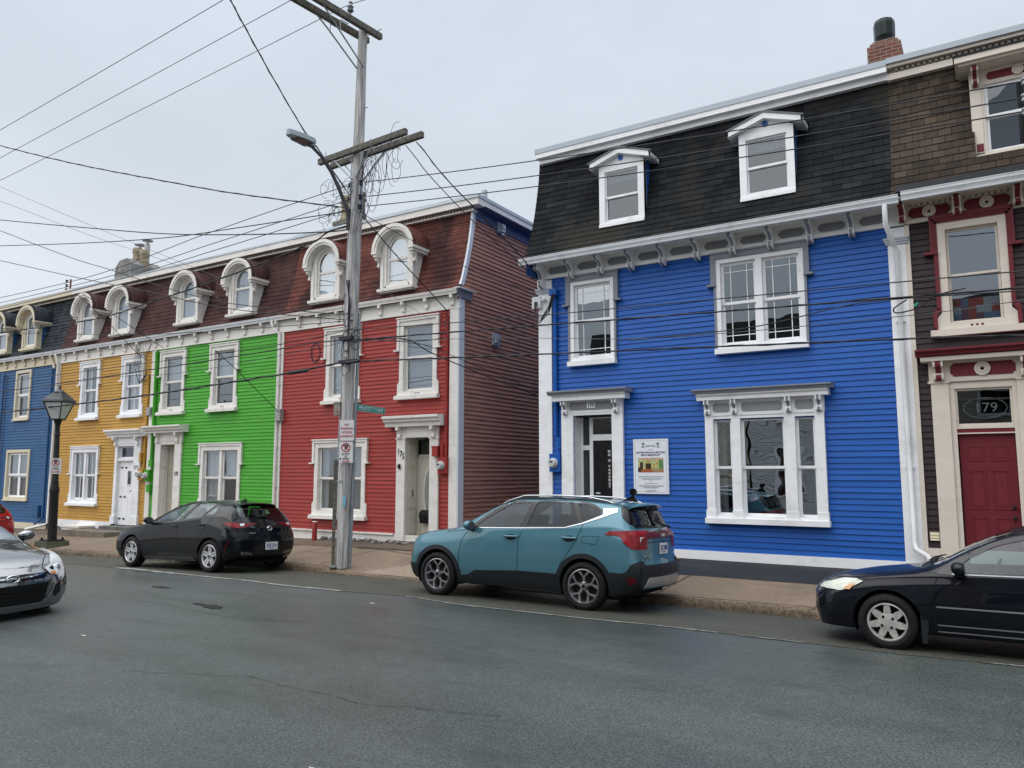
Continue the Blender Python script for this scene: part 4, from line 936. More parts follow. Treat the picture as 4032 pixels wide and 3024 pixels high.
def build_blue():
    h = thing('blue_guest_house', (B0, 0, .4), 'cobalt blue clapboard guest house number 177 with white trim and black mansard roof', 'house')
    hs = [plain_sash_window(h, -7.73, -6.68, 4.50, 6.28, 1, True, (None,)), plain_sash_window(h, -4.48, -2.82, 4.50, 6.30, 2, True, (None, None)),
          (-7.66, -6.77, .3, 3.35), (-4.62, -2.72, 1.30, 3.15)]
    dh = [gable_dormer(h, -6.35), gable_dormer(h, -3.355)]
    b = MB(); mansard(b, B0-.08, B1-.13, PROF_B, .14, dh, seed=8, t=.011); b.build('mansard_roof', S_black, h)
    b = MB(); siding(b, lambda v: (-8.21, -1.385), .615, 6.46, hs, lambda u, v, w: (u, -w, v), seed=2, e=.104); b.build('front_wall', M_blue, h)
    box_part(h, 'corner_board', M_white, (-8.53, -8.20, -.055, .25, .42, 6.40), (-1.395, B1, -.055, 0, .40, 6.40))
    b = MB(); b.prism([(B0, .46), (B1, .44), (B1, .615), (B0, .615)], -.06, 0); b.build('baseboard', M_white, h)
    for x0, x1 in ((-8.57, -8.17), (-1.43, -1.08)):
        b = MB()
        for k, (a, c) in enumerate(((.02, 6.10), (.035, 6.14), (.05, 6.18))): b.box(x0-a+.02, x1+a-.02, -.06-a, 0.0, c, c+.038)
        b.build('corner_capital', wood('pale_grey_paint', (.42, .46, .52), .05), h)
    # frieze, soffit, gutter
    b = MB(); b.box(B0, B1, -.05, .0, 6.46, 6.76); b.box(B0, B1, -.075, 0, 6.43, 6.50); b.box(B0, B1, -.09, 0, 6.70, 6.76); b.box(B0-.12, B1, -.58, 0, 6.755, 6.78); b.build('frieze', wood('frieze_white', (.80, .80, .79), .05), h)
    bx = [-8.40, -7.66, -6.94, -6.24, -5.54, -4.82, -4.10, -3.38, -2.67, -1.96]
    mp_ = wood('grey_panel_paint', (.235, .245, .262), .06)
    for a, c in zip(bx, bx[1:]+[-1.25]):
        p = MB(); oct_panel(p, a+.13, c-.11, 6.525, 6.68, -.062, -.05); p.build('frieze_panel', mp_, h)
    for x in bx:
        k = MB(); corbel(k, x, .095, -.05, .40, 6.755, .42 if x > -8.3 else .55); kk = k.build('bracket', wood('bracket_white', (.78, .79, .80), .05), h)
        k = MB(); corbel(k, x, .062, -.048, .410, 6.756, .425 if x > -8.3 else .555); k.build('bracket_inlay', M_grey, kk)
    k = MB(); o = [(B0-.22, 6.75), (B0, 6.75), (B0, 6.30), (B0-.02, 6.24), (B0-.05, 6.32), (B0-.04, 6.45), (B0-.10, 6.52), (B0-.11, 6.62), (B0-.19, 6.66)]; k.prism(o, -.03, .05); k.build('bracket', M_white, h)
    gutter(h, B0-.20, B1-.02, -.60, 6.68, 6.82)
    b = MB(); b.box(B0-.06, B1-.13, -.06, .30, 9.31, 9.50); b.box(B0-.02, B1-.13, .04, .22, 9.20, 9.31); b.build('roof_fascia', M_white, h)
    b = MB(); b.box(B0-.08, B1-.13, -.075, .34, 9.42, 9.53)
    b.build('roof_edge_cap', M_cap, h)
    # right downspout
    downspout(h, [(-1.36, -.56, 6.68), (-1.36, -.56, 6.34), (-1.29, -.20, 6.08), (-1.26, -.11, 5.98), (-1.24, -.11, .95), (-1.22, -.16, .84), (-1.05, -.22, .74), (-.98, -.24, .55)], .043, M_white)
    downspout(h, [(-8.13, -.09, 6.10), (-8.10, -.07, 5.9), (-8.10, -.07, 2.9)], .045, M_blue)
    # service entrance
    b = MB(); b.box(-8.20, -8.03, -.16, 0, 6.02, 6.16); b.build('service_head', M_blue, h)
    b = MB(); b.box(-8.66, -8.44, -.13, -.06, 5.78, 6.04); b.lathe([(.05, 0), (.055, .03), (.03, .07)], (-8.36, -.12, 5.93), 12); b.build('cable_clamp', M_metal, h)
    b = MB()
    for k in range(4): b.tube([(-8.12+.02*k, -.15, 6.06), (-8.16, -.25, 5.75-.05*k), (-8.32-.02*k, -.28, 5.52-.04*k), (-8.52, -.25, 5.65-.03*k), (-8.58+.02*k, -.15, 5.92)], .011, 5)
    b.build('drip_loop', M_blackm, h, smooth=60)
    meter(h, -8.10, 2.32, M_blue)
    b = MB(); b.tube([(-8.02, -.07, 2.5), (-8.02, -.07, 2.78)], .035, 8); b.tube([(-8.02, -.07, 2.62), (-8.02, -.07, 2.88)], .055, 12); b.build('service_conduit', M_blue, h, smooth=50)
    # entrance with the number
    b = MB(); b.box(-7.95, -7.67, -.09, 0, .42, 3.38); b.box(-6.76, -6.51, -.09, 0, .42, 3.38); b.box(-7.95, -6.51, -.095, 0, 3.38, 3.66); b.box(-7.67, -6.76, -.085, 0, 3.33, 3.38)
    b.prism([(0, 3.64), (-.28, 3.64), (-.28, 3.73), (-.32, 3.74), (-.32, 3.765), (0, 3.77)], -8.08, -6.37, 'x'); dw = b.build('door_surround', M_white, h)
    b = MB(); b.prism([(0, 3.765), (-.35, 3.765), (-.36, 3.80), (-.40, 3.82), (-.40, 3.85), (0, 3.88)], -8.15, -6.30, 'x'); b.build('door_hood', M_grey, dw)
    b = MB(); oct_panel(b, -7.74, -6.72, 3.44, 3.61, -.108, -.09, .035); b.build('number_panel', mp_, dw)
    b = MB(); b.box(-7.32, -7.13, -.118, -.10, 3.475, 3.59); b.build('number_plate', M_white, dw)
    text('house_number', '177', .105, (-7.225, -.121, 3.532), h, M_black, 1.0, bold=.03)
    for x in (-7.84, -6.64):
        k = MB(); corbel(k, x, .10, -.09, .17, 3.645, .30); kk = k.build('bracket', M_white, dw)
        k = MB(); corbel(k, x, .05, -.088, .176, 3.646, .305); k.build('bracket_inlay', M_grey, dw)
    b = MB(); Y = .32
    b.quad((-7.673, 0, .5), (-7.673, Y, .5), (-7.673, Y, 3.34), (-7.673, 0, 3.34)); b.quad((-6.757, 0, .5), (-6.757, Y, .5), (-6.757, Y, 3.34), (-6.757, 0, 3.34)); b.quad((-7.67, -.08, 3.34), (-6.76, -.08, 3.34), (-6.76, Y, 3.34), (-7.67, Y, 3.34))
    b.box(-7.67, -7.62, Y-.04, Y, .5, 3.34); b.box(-7.46, -7.38, Y-.04, Y, .5, 3.34); b.box(-7.62, -7.46, Y-.04, Y, 2.60, 2.70); b.box(-7.38, -6.76, Y-.05, Y, 2.80, 2.93); b.box(-7.38, -6.76, Y-.04, Y, 3.28, 3.34); b.box(-7.62, -7.46, Y-.04, Y, .5, .9)
    b.build('door_recess', M_white, h)
    for a in ((-7.62, -7.46, 2.70, 3.30), (-7.62, -7.46, .9, 2.60), (-7.38, -6.76, 2.93, 3.28)):
        g = MB(); g.quad((a[0], Y-.01, a[2]), (a[1], Y-.01, a[2]), (a[1], Y-.01, a[3]), (a[0], Y-.01, a[3])); g.build('side_light' if a[1] < -7 else 'transom_glass', M_glassd, h)
    curtain(h, -7.64, -7.44, .9, 3.3, Y+.06, M_curtd, .01)
    text('transom_lettering', 'Manor', .15, (-7.02, Y-.02, 3.12), h, mat('faint_gold', (.10, .10, .11), .5, .1), 1)
    d = panelled_door(h, -7.38, -6.77, .55, 2.80, Y-.02, M_black, SIX)
    b = MB(); b.box(-7.04, -6.95, Y-.036, Y-.031, 1.72, 2.62); b.build('door_sign', M_blackm, d)
    mw = mat('sign_white', (.75, .76, .76), .5, .04)
    for i, ch in enumerate('NO'): text('lettering', ch, .075, (-6.995, Y-.04, 2.56-.075*i), d, mw, 1, bold=.03)
    b = MB(); b.lathe([(.032, Y-.040), (.032, Y-.036)], (-6.995, 0, 2.37), 16, 'y'); b.build('sign_emblem', mat('sign_grey', (.35, .35, .36), .5, .2, (60, 60, 60)), d)
    for i, ch in enumerate('VACANCY'): text('lettering', ch, .07, (-6.995, Y-.04, 2.24-.072*i), d, mw, 1, bold=.03)
    b = MB(); b.box(-7.32, -7.22, Y-.035, Y-.02, 1.66, 1.69); b.build('letter_slot', M_metal, d)
    # big front window
    b = MB(); z0, z1 = 1.30, 3.14
    for x0, x1 in ((-4.77, -4.61), (-4.26, -4.09), (-3.28, -3.09), (-2.74, -2.58)):
        b.box(x0, x1, -.10, .08, z0-.05, 3.20); b.box(x0-.015, x1+.015, -.115, 0, z0-.05, z0+.10)
    b.box(-4.78, -2.57, -.105, 0, 3.20, 3.52); b.box(-4.61, -2.74, -.09, .08, z1, 3.2); b.box(-4.61, -2.74, -.09, .08, z0-.05, z0)
    b.prism([(0, 3.50), (-.24, 3.50), (-.24, 3.58), (-.28, 3.59), (-.28, 3.625), (0, 3.63)], -4.88, -2.47, 'x')
    wn = b.build('window', M_white, h)
    b = MB(); b.prism([(0, 3.625), (-.31, 3.625), (-.32, 3.66), (-.36, 3.68), (-.36, 3.705), (0, 3.73)], -4.95, -2.40, 'x'); b.build('window_hood', M_grey, wn)
    b = MB(); b.box(-4.80, -2.55, -.16, 0, z0-.15, z0-.05); b.build('sill', M_white, wn)
    for x in (-4.70, -4.18, -3.18, -2.65):
        k = MB(); corbel(k, x, .10, -.105, .14, 3.505, .29); k.build('bracket', M_white, wn); k = MB(); corbel(k, x, .05, -.103, .146, 3.506, .295); k.build('bracket_inlay', M_grey, wn)
    for x0, x1 in ((-4.60, -4.28), (-4.05, -3.30), (-3.07, -2.75)):
        p = MB(); oct_panel(p, x0, x1, 3.27, 3.44, -.118, -.105, .03); p.build('window_panel', mp_, wn)
    for x0, x1 in ((-4.61, -4.26), (-4.09, -3.28), (-3.09, -2.74)): sashes(wn, x0, x1, z0, z1, M_white, .05, y=0, meet=2.205, cur=None, mg=glass('double_glazing', (.5, .53, .55), .34, 0, .12))
    curtain(wn, -4.60, -4.43, z0, z1, .16, M_curt, .015); curtain(wn, -2.84, -2.75, z0, z1, .16, M_curtd, .015)
    # guest-house sign board
    sg = MB(); sg.box(-6.30, -5.55, -.055, -.022, 1.685, 2.79); sg = sg.build('sign_board', mat('sign_board_white', (.70, .73, .78), .4, .03), h)
    lg = mat('sign_text_grey', (.16, .17, .22), .6, .1); nv = mat('sign_text_navy', (.035, .035, .12), .6, .1); pl = mat('sign_text_pale', (.38, .40, .44), .6, .1)
    b = MB(); rect_ring(b, -6.265, -5.585, 1.72, 2.755, .006, -.0575, -.055); b.build('sign_border', pl, sg)
    T = lambda s, z, sz, m, xs=1, bd=.0: text('lettering', s, sz, (-5.925, -.0575, z), sg, m, xs, bold=bd)
    T('GOWER MANOR HISTORIC', 2.515, .051, nv, 1.0, .015); T('BED & BREAKFAST', 2.463, .051, nv, 1.0, .015)
    T('ESTABLISHED', 2.57, .016, lg); T('Gower Manor', 2.655, .032, lg)
    b = MB(); 
    for s in (-1, 1):
        b.prism([(-5.925+s*.02, 2.635), (-5.925+s*.11, 2.63), (-5.925+s*.16, 2.61), (-5.925+s*.16, 2.617), (-5.925+s*.11, 2.637), (-5.925+s*.02, 2.642)], -.058, -.055)
        b.prism([(-5.925+s*.11, 2.675), (-5.925+s*.16, 2.66), (-5.925+s*.20, 2.70), (-5.925+s*.15, 2.72), (-5.925+s*.12, 2.70), (-5.925+s*.15, 2.69)], -.058, -.055)
        b.prism([(-5.925+s*.14, 2.62), (-5.925+s*.20, 2.62), (-5.925+s*.18, 2.635), (-5.925+s*.20, 2.65), (-5.925+s*.15, 2.645)], -.058, -.055)
    b.build('sign_crest', lg, sg)
    # photograph of a parlour on the sign: green walls, fireplace, rug
    cols = dict(pic_wall=(.42, .44, .20), pic_green=(.10, .22, .07), pic_floor=(.36, .10, .04), pic_dark=(.05, .025, .015), pic_gold=(.45, .25, .08), pic_ceiling=(.50, .33, .26), pic_rug=(.30, .24, .12))
    def pic(m, x0, x1, z0, z1, k): b = MB(); b.box(-6.20+.545*x0, -6.20+.545*x1, -.0565-k*.0006, -.055, 2.115+.295*z0, 2.115+.295*z1); b.build('sign_picture', mat(m, cols[m], .5, .3, (40, 40, 40)), sg)
    pic('pic_wall', 0, 1, .0, 1, 0); pic('pic_ceiling', 0, 1, .86, 1, 1); pic('pic_green', .82, 1, .25, .86, 1); pic('pic_floor', 0, 1, 0, .22, 1); pic('pic_dark', .30, .52, .22, .62, 2); pic('pic_gold', .35, .46, .66, .84, 2)
    pic('pic_dark', .08, .20, .2, .7, 2); pic('pic_rug', .55, .95, .05, .28, 2); pic('pic_gold', .72, .80, .55, .72, 2); pic('pic_dark', .0, .12, .05, .35, 3); pic('pic_gold', .60, .66, .3, .6, 2)
    for i, s in enumerate(('This fine heritage property was built in the 1890s and features Queen', 'Anne Revival features throughout. Guests enjoy large elegant rooms', 'in a quiet historic neighbourhood close to downtown.')): T(s, 2.035-.030*i, .0185, lg)
    T('1-800-', 1.945, .016, lg); T('gowermanor.com', 1.895, .036, pl); T('FOR RESERVATIONS AND INFORMATION', 1.843, .0285, lg, 1.0, .01); T('CONTACT US DIRECTLY', 1.808, .0285, lg, 1, .01)
    T('Tel: (709) 754-0058', 1.760, .024, pl); T('Email: info@gowermanor.com', 1.737, .021, pl)
    # left side wall, back, interior
    b = MB(); siding(b, lambda v: (.0 if v < 6.4 else prof_at(PROF_B, v)+.02, 9.0), .4, 9.2, [], lambda u, v, w: (B0+.01-w, u, v), seed=12); b.build('side_wall', M_blue, h)
    shell(h, B0+.03, B1, 9.4)
    # brick chimney with the tarred pot, straddling the roofs
    global M_brick
    m, t, bb = nmat('chimney_brick'); N, L = t.nodes, t.links; tc = N.new('ShaderNodeTexCoord'); br = N.new('ShaderNodeTexBrick'); mpn = N.new('ShaderNodeMapping'); mpn.inputs['Rotation'].default_value = (pi/2, 0, 0)
    L.new(tc.outputs['Object'], mpn.inputs[0]); L.new(mpn.outputs[0], br.inputs['Vector']); br.inputs['Color1'].default_value = (.19, .062, .04, 1); br.inputs['Color2'].default_value = (.12, .040, .028, 1); br.inputs['Mortar'].default_value = (.22, .19, .165, 1)
    br.inputs['Scale'].default_value = 1; br.inputs['Brick Width'].default_value = .22; br.inputs['Row Height'].default_value = .075; br.inputs['Mortar Size'].default_value = .008; L.new(br.outputs[0], bb.inputs[0]); bb.inputs['Roughness'].default_value = .9
    X, Yc = -1.42, 2.0; dz = .47
    b = MB(); b.box(X-.31, X+.31, Yc-.31, Yc+.31, 9.3, 10.30+dz); b.box(X-.26, X+.26, Yc-.26, Yc+.26, 10.30+dz, 10.38+dz); b.box(X-.21, X+.21, Yc-.21, Yc+.21, 10.38+dz, 10.44+dz); ch = b.build('chimney', m, h)
    p = MB(); p.lathe([(.16, 10.44+dz), (.17, 10.50+dz), (.20, 10.58+dz), (.205, 10.86+dz), (.19, 10.93+dz), (.13, 10.97+dz), (.01, 10.97+dz)], (X, Yc, 0), 10); p.build('chimney_pot', mat('tarred_pot', (.014, .022, .022), .25, .4, (5, 5, 5), bump=.5, bscale=12), ch)
    p = MB(); p.lathe([(.09, 9.4), (.09, 9.95), (.085, 9.98), (0.001, 9.98)], (-.35, 2.0, 0), 14); p.build('vent_pipe', M_metal, h, smooth=40)
build_blue()

# ------------------------------------------------------------------ the plum house, number 179, cut by the right edge
P0, P1 = -1.12, 5.2
def build_plum():
    h = thing('plum_house', (P0, 0, .4), 'dark plum clapboard terrace house number 179 with maroon door and cream trim', 'house')
    hs = [(-.50, .25, 4.58, 6.26), (-.55, .32, .4, 3.52)]
    # upstairs window with maroon eared moulding
    def up(xc):
        b = MB(); rect_ring(b, xc-.50, xc+.50, 4.50, 6.36, .12, -.06, .06)
        for s in (-1, 1): b.prism([(xc+s*.50, 4.50), (xc+s*.57, 4.50), (xc+s*.57, 4.72), (xc+s*.50, 4.80)], -.055, 0)
        wn = b.build('window', M_pink, h)
        b = MB(); xl, xr = xc-.61, xc+.61
        for k, (w, y) in enumerate(((.11, -.075), (.07, -.095), (.035, -.115))):
            b.box(xl+.0, xr, y, 0, 6.50-.14+.11-w, 6.50); b.box(xl, xl+w, y, 0, 5.86, 6.50-w); b.box(xr-w, xr, y, 0, 5.86, 6.50-w)
        for s in (-1, 1):
            b.box(xc+s*.50, xc+s*.565, -.085, 0, 4.85, 5.86); b.box(xc+s*.50, xc+s*.71, -.12, 0, 5.82, 5.865)
            b.prism([(xc+s*.565, 4.90), (xc+s*.63, 4.80), (xc+s*.63, 4.56), (xc+s*.57, 4.50), (xc+s*.57, 4.74), (xc+s*.51, 4.84)], -.085, 0)
        b.build('outer_moulding', M_maroon, wn)
        b = MB(); b.box(xc-.68, xc+.68, -.14, 0, 4.39, 4.50); b.build('sill', M_pink, wn)
        for k in (-1, 0, 1): d = MB(); d.lathe([(.02, -.063), (.02, -.05)], (xc+k*.075, 0, 4.555), 12, 'y'); d.build('vent_hole', M_maroon, wn)
        sashes(wn, xc-.38, xc+.38, 4.62, 6.24, M_pink, .04, meet=5.44, cur=None)
        b = MB()   # coloured squares behind the pane, imitating reflections in the glass
        R = random.Random(4); cs = [mat('reflection_red', (.28, .06, .04), .8, .2), mat('reflection_blue', (.12, .18, .28), .8, .2), mat('reflection_grey', (.3, .33, .36), .8, .2), mat('reflection_plum', (.16, .07, .10), .8, .2)]
        for i in range(6):
            for j in range(3):
                b.cur = R.randrange(4); b.box(xc-.33+i*.11, xc-.22+i*.11, .17, .18, 4.66+j*.13, 4.79+j*.13)
        b.build('pane_reflection', cs, wn)
    up(-.125); up(2.6)
    hs.append((2.2, 3.0, 4.58, 6.26))
    # bracketed dormer
    b = MB(); x0, x1, yf = .0, 1.85, -.12
    b.box(x0, x0+.16, yf, .1, 7.42, 8.66); b.box(x1-.16, x1, yf, .1, 7.42, 8.66); b.box(x0, x1, yf+.01, .12, 8.62, 8.88); b.box(x0, x1, yf, .1, 7.36, 7.44); b.box(x0-.02, x1+.02, yf-.05, .1, 7.33, 7.365)
    b.box(x0+.16, x0+.20, yf+.015, .1, 7.44, 8.62); b.box(x1-.20, x1-.16, yf+.015, .1, 7.44, 8.62)
    b.box(x0-.14, x1+.14, -.46, .5, 8.88, 8.92); b.box(x0-.19, x1+.19, -.52, .5, 8.92, 9.02)
    for s, xx in ((-1, x0), (1, x1)): b.box(xx-.02*s, xx, yf+.05, .55, 7.42, 8.88)
    dm = b.build('dormer', M_pink, h)
    b = MB(); b.box(x0-.21, x1+.21, -.54, .5, 9.02, 9.05); b.build('dormer_roof', mat('tar_roof', (.012, .013, .016), .7, .2), dm)
    b = MB(); oct_panel(b, x0+.26, x1-.26, 8.69, 8.82, yf-.006, yf+.01, .03); b.build('dormer_panel', M_maroon, dm); b = MB(); b.box(x0+.05, x0+.15, yf-.006, yf+.01, 7.46, 7.60); b.build('dormer_block', M_maroon, dm)
    for xc in (x0+.70,):
        p = MB(); p.lathe([(.085, yf-.015), (.085, yf-.03), (.06, yf-.034), (.055, yf-.02), (.03, yf-.03), (.01, yf-.03)], (xc, 0, 8.755), 20, 'y'); p.build('rosette', M_pink, dm)
    for x in (x0+.09, x1-.09):
        k = MB(); corbel(k, x, .11, yf, .28, 8.88, .28); kk = k.build('bracket', M_pink, dm); k = MB(); corbel(k, x, .06, yf+.002, .287, 8.881, .284); k.build('bracket_inlay', M_maroon, dm)
    sashes(dm, x0+.20, x0+.92, 7.44, 8.62, M_white, .055, y=yf+.05, meet=8.06, mg=M_glassd); sashes(dm, x0+.93, x1-.20, 7.44, 8.62, M_white, .055, y=yf+.05, meet=8.06, mg=M_glassd)
    dh = [(x0+.03, x1-.03, 7.42, 8.86)]
    b = MB(); prof = PROF_B; mansard(b, P0-.13, P1, prof, .15, dh, seed=6, t=.012); b.build('mansard_roof', S_brown, h)
    b = MB(); b.prism([(-.60, 6.83), (-.53, 6.90), (-.46, 7.01), (-.475, 7.01), (-.55, 6.92), (-.62, 6.86)], P0-.06, P1, 'x'); b.build('eave_strip', mat('eave_tar', (.014, .015, .018), .7, .2), h)
    b = MB(); siding(b, lambda v: (P0+.08, P1), .86, 6.46, hs, lambda u, v, w: (u, -w, v), seed=22, e=.108); b.build('front_wall', M_purple, h)
    box_part(h, 'corner_board', M_pink, (P0+.0, P0+.075, -.05, 0, .86, 6.42)); box_part(h, 'baseboard', M_pink, (P0, P1, -.06, 0, .42, .86))
    b = MB(); b.box(P0, P1, -.05, 0, 6.46, 6.76); b.box(P0, P1, -.075, 0, 6.43, 6.49); b.box(P0, P1, -.55, 0, 6.76, 6.79)
    x = P0+.05
    while x < P1: b.box(x, x+.05, -.12, 0, 6.715, 6.76); x += .09
    b.build('frieze', wood('frieze_cream', (.60, .55, .47), .06), h)
    bx = [-1.14, -.30, .56, 1.42, 2.28, 3.14]
    for a, c in zip(bx[:-1], bx[1:]):
        p = MB(); oct_panel(p, a+.10, c-.10, 6.515, 6.70, -.062, -.05, .05); p.build('frieze_panel', M_maroon, h)
        p = MB(); p.lathe([(.105, -.062), (.105, -.085), (.085, -.09), (.075, -.075), (.05, -.088), (.03, -.08), (.022, -.062)], ((a+c)/2, 0, 6.605), 22, 'y'); p.build('rosette', M_pink, h, smooth=40)
    for x in bx:
        k = MB(); corbel(k, x, .13, -.05, .36, 6.76, .30); kk = k.build('bracket', M_pink, h); k = MB(); corbel(k, x, .075, -.048, .367, 6.761, .304); k.build('bracket_inlay', M_maroon, kk)
    gutter(h, P0+.02, P1, -.62, 6.70, 6.85)
    b = MB(); b.box(P0-.13, P1, .04, .3, 9.18, 9.30); b.box(P0-.13, P1, -.04, .3, 9.38, 9.44); b.build('roof_fascia', M_pink, h)
    b = MB(); x = P0
    while x < P1: b.box(x, x+.05, .015, .1, 9.315, 9.37); x += .09
    b.box(P0-.13, P1, .06, .3, 9.30, 9.38); b.build('dentil_band', wood('dentil_taupe', (.24, .215, .185)), h)
    b = MB(); b.box(P0-.13, P1, -.09, .34, 9.44, 9.54); b.build('roof_edge_cap', M_cap, h)
    # entrance
    b = MB(); b.box(-.86, -.60, -.08, 0, .42, 3.62); b.box(.36, .64, -.08, 0, .42, 3.62); b.box(-.88, .66, -.09, 0, 3.62, 3.98); b.box(-.90, -.58, -.10, 0, 3.60, 3.64); b.box(.34, .68, -.10, 0, 3.60, 3.64)
    b.prism([(0, 3.96), (-.30, 3.96), (-.30, 4.03), (0, 4.05)], -.98, .78, 'x'); dw = b.build('door_surround', M_pink, h)
    b = MB(); b.prism([(0, 4.045), (-.34, 4.045), (-.35, 4.09), (-.42, 4.12), (-.42, 4.15), (0, 4.18)], -1.05, .86, 'x'); b.build('door_hood', M_maroon, dw)
    b = MB(); oct_panel(b, -.56, .36, 3.70, 3.92, -.102, -.09, .05); b.build('door_panel', M_maroon, dw)
    p = MB(); p.lathe([(.115, -.102), (.115, -.125), (.09, -.13), (.08, -.115), (.05, -.13), (.03, -.12), (.025, -.102)], (-.10, 0, 3.81), 22, 'y'); p.build('rosette', M_pink, dw, smooth=40)
    for x in (-.73, .50):
        k = MB(); corbel(k, x, .15, -.09, .2, 3.97, .33); kk = k.build('bracket', M_pink, dw); k = MB(); corbel(k, x, .085, -.088, .207, 3.971, .334); k.build('bracket_inlay', M_maroon, dw)
    b = MB(); Y = .10
    b.box(-.60, -.52, -.04, Y, .5, 3.56); b.box(.29, .36, -.04, Y, .5, 3.56); b.box(-.60, .36, -.045, Y, 3.50, 3.62); b.box(-.52, .29, -.01, Y, 2.83, 2.88); b.box(-.52, .29, -.01, Y, 2.745, 2.765); b.build('door_frame', M_pink, h)
    b = MB(); b.box(-.52, .29, 0.0, Y, 2.765, 2.83); b.box(-.612, -.60, -.05, 0, .6, 3.4); b.build('transom_bar', M_maroon, h)
    g = MB(); g.quad((-.48, Y-.04, 2.90), (.25, Y-.04, 2.90), (.25, Y-.04, 3.48), (-.48, Y-.04, 3.48)); g.build('transom_glass', M_glassd, h)
    b = MB(); rect_ring(b, -.52, .29, 2.88, 3.50, .035, 0, Y); b.build('transom_frame', M_pink, h)
    et = mat('etched_number', (.10, .13, .13), .7, .1)
    text('house_number', '179', .22, (-.09, Y-.05, 3.17), h, et, 1.05, bold=.0)
    b = MB(); e = lambda r1, r2: [(-.10+r1*cos(i*pi/16), 3.17+r2*sin(i*pi/16)) for i in range(33)]; ring(b, e(.30, .165), e(.31, .175), Y-.047, Y-.043); b.build('etched_oval', et, h)
    panelled_door(h, -.50, .285, .62, 2.745, Y-.03, M_maroon, SIX, knobs=((.90, 1.55), (.90, 1.38)))
    b = MB(); b.box(-.9, .7, -.5, 0, .3, .60); b.build('doorstep', M_stone, h)
    b = MB(); b.box(-1.01, -.87, -.05, -.02, .985, 1.125)
    for z in (.99, 1.035, 1.08): b.prism([(-.02, z), (-.06, z), (-.035, z+.042), (-.02, z+.042)], -1.0, -.88, 'x')
    b.build('wall_vent', mat('cream_plastic', (.66, .60, .42), .5, .05), h)
    shell(h, P0+.02, P1, 9.4)
build_plum()

# ------------------------------------------------------------------ opposite side of the street (only seen mirrored in the panes)
def opposite():
    mg = wood('grey_clapboard', (.55, .58, .58), .1); mt = wood('pale_clapboard', (.5, .47, .40), .1)
    for i, (x0, x1, m, lab) in enumerate(((-16, -8.6, mt, 'pale clapboard house across the street, beside the grey one'), (-8.5, -1.5, mg, 'grey clapboard house across the street facing the blue guest house'), (-1.4, 6, mt, 'pale clapboard house across the street facing the plum house'))):
        h = thing('facing_house', (x0, -17.2, .3), lab, 'house'); hs = []
        for xc in (x0+1.5, x0+3.6, x0+5.6):
            for z in (1.3, 4.2):
                b = MB(); M = Matrix.Translation((0, 0, 0)); x_0, x_1 = xc-.45, xc+.45
                for q in ((x_0-.1, x_0, z-.1, z+1.8), (x_1, x_1+.1, z-.1, z+1.8), (x_0, x_1, z+1.7, z+1.8), (x_0, x_1, z-.1, z), (x_0, x_1, z+.82, z+.87)): b.box(q[0], q[1], -17.2, -17.12, q[2], q[3])
                w = b.build('window', M_white, h); g = MB(); g.quad((x_0, -17.19, z), (x_1, -17.19, z), (x_1, -17.19, z+1.7), (x_0, -17.19, z+1.7)); g.build('pane', M_glassd, w); hs.append((x_0, x_1, z, z+1.7))
        b = MB(); siding(b, lambda v: (x0, x1), .3, 6.4, hs, lambda u, v, w: (u, -17.2+w, v), seed=i); b.build('front_wall', m, h)
        b = MB(); b.box(x0, x1, -26, -17.25, .2, 6.4); b.build('rear_shell', M_dark, h)
        b = MB(); b.prism([(-17.0, 6.4), (-17.4, 7.4), (-17.8, 8.6), (-26, 8.6), (-26, 6.4)], x0, x1, 'x'); b.build('roof', mat('slate_plain', (.04, .042, .045), .9, .3, (6, 6, 6)), h)
    sheet('far_pavement', rngf(-60, 30, 3), [-17.3, -14.2], lambda X, Y: .30-gx(X), M_walk)
opposite()
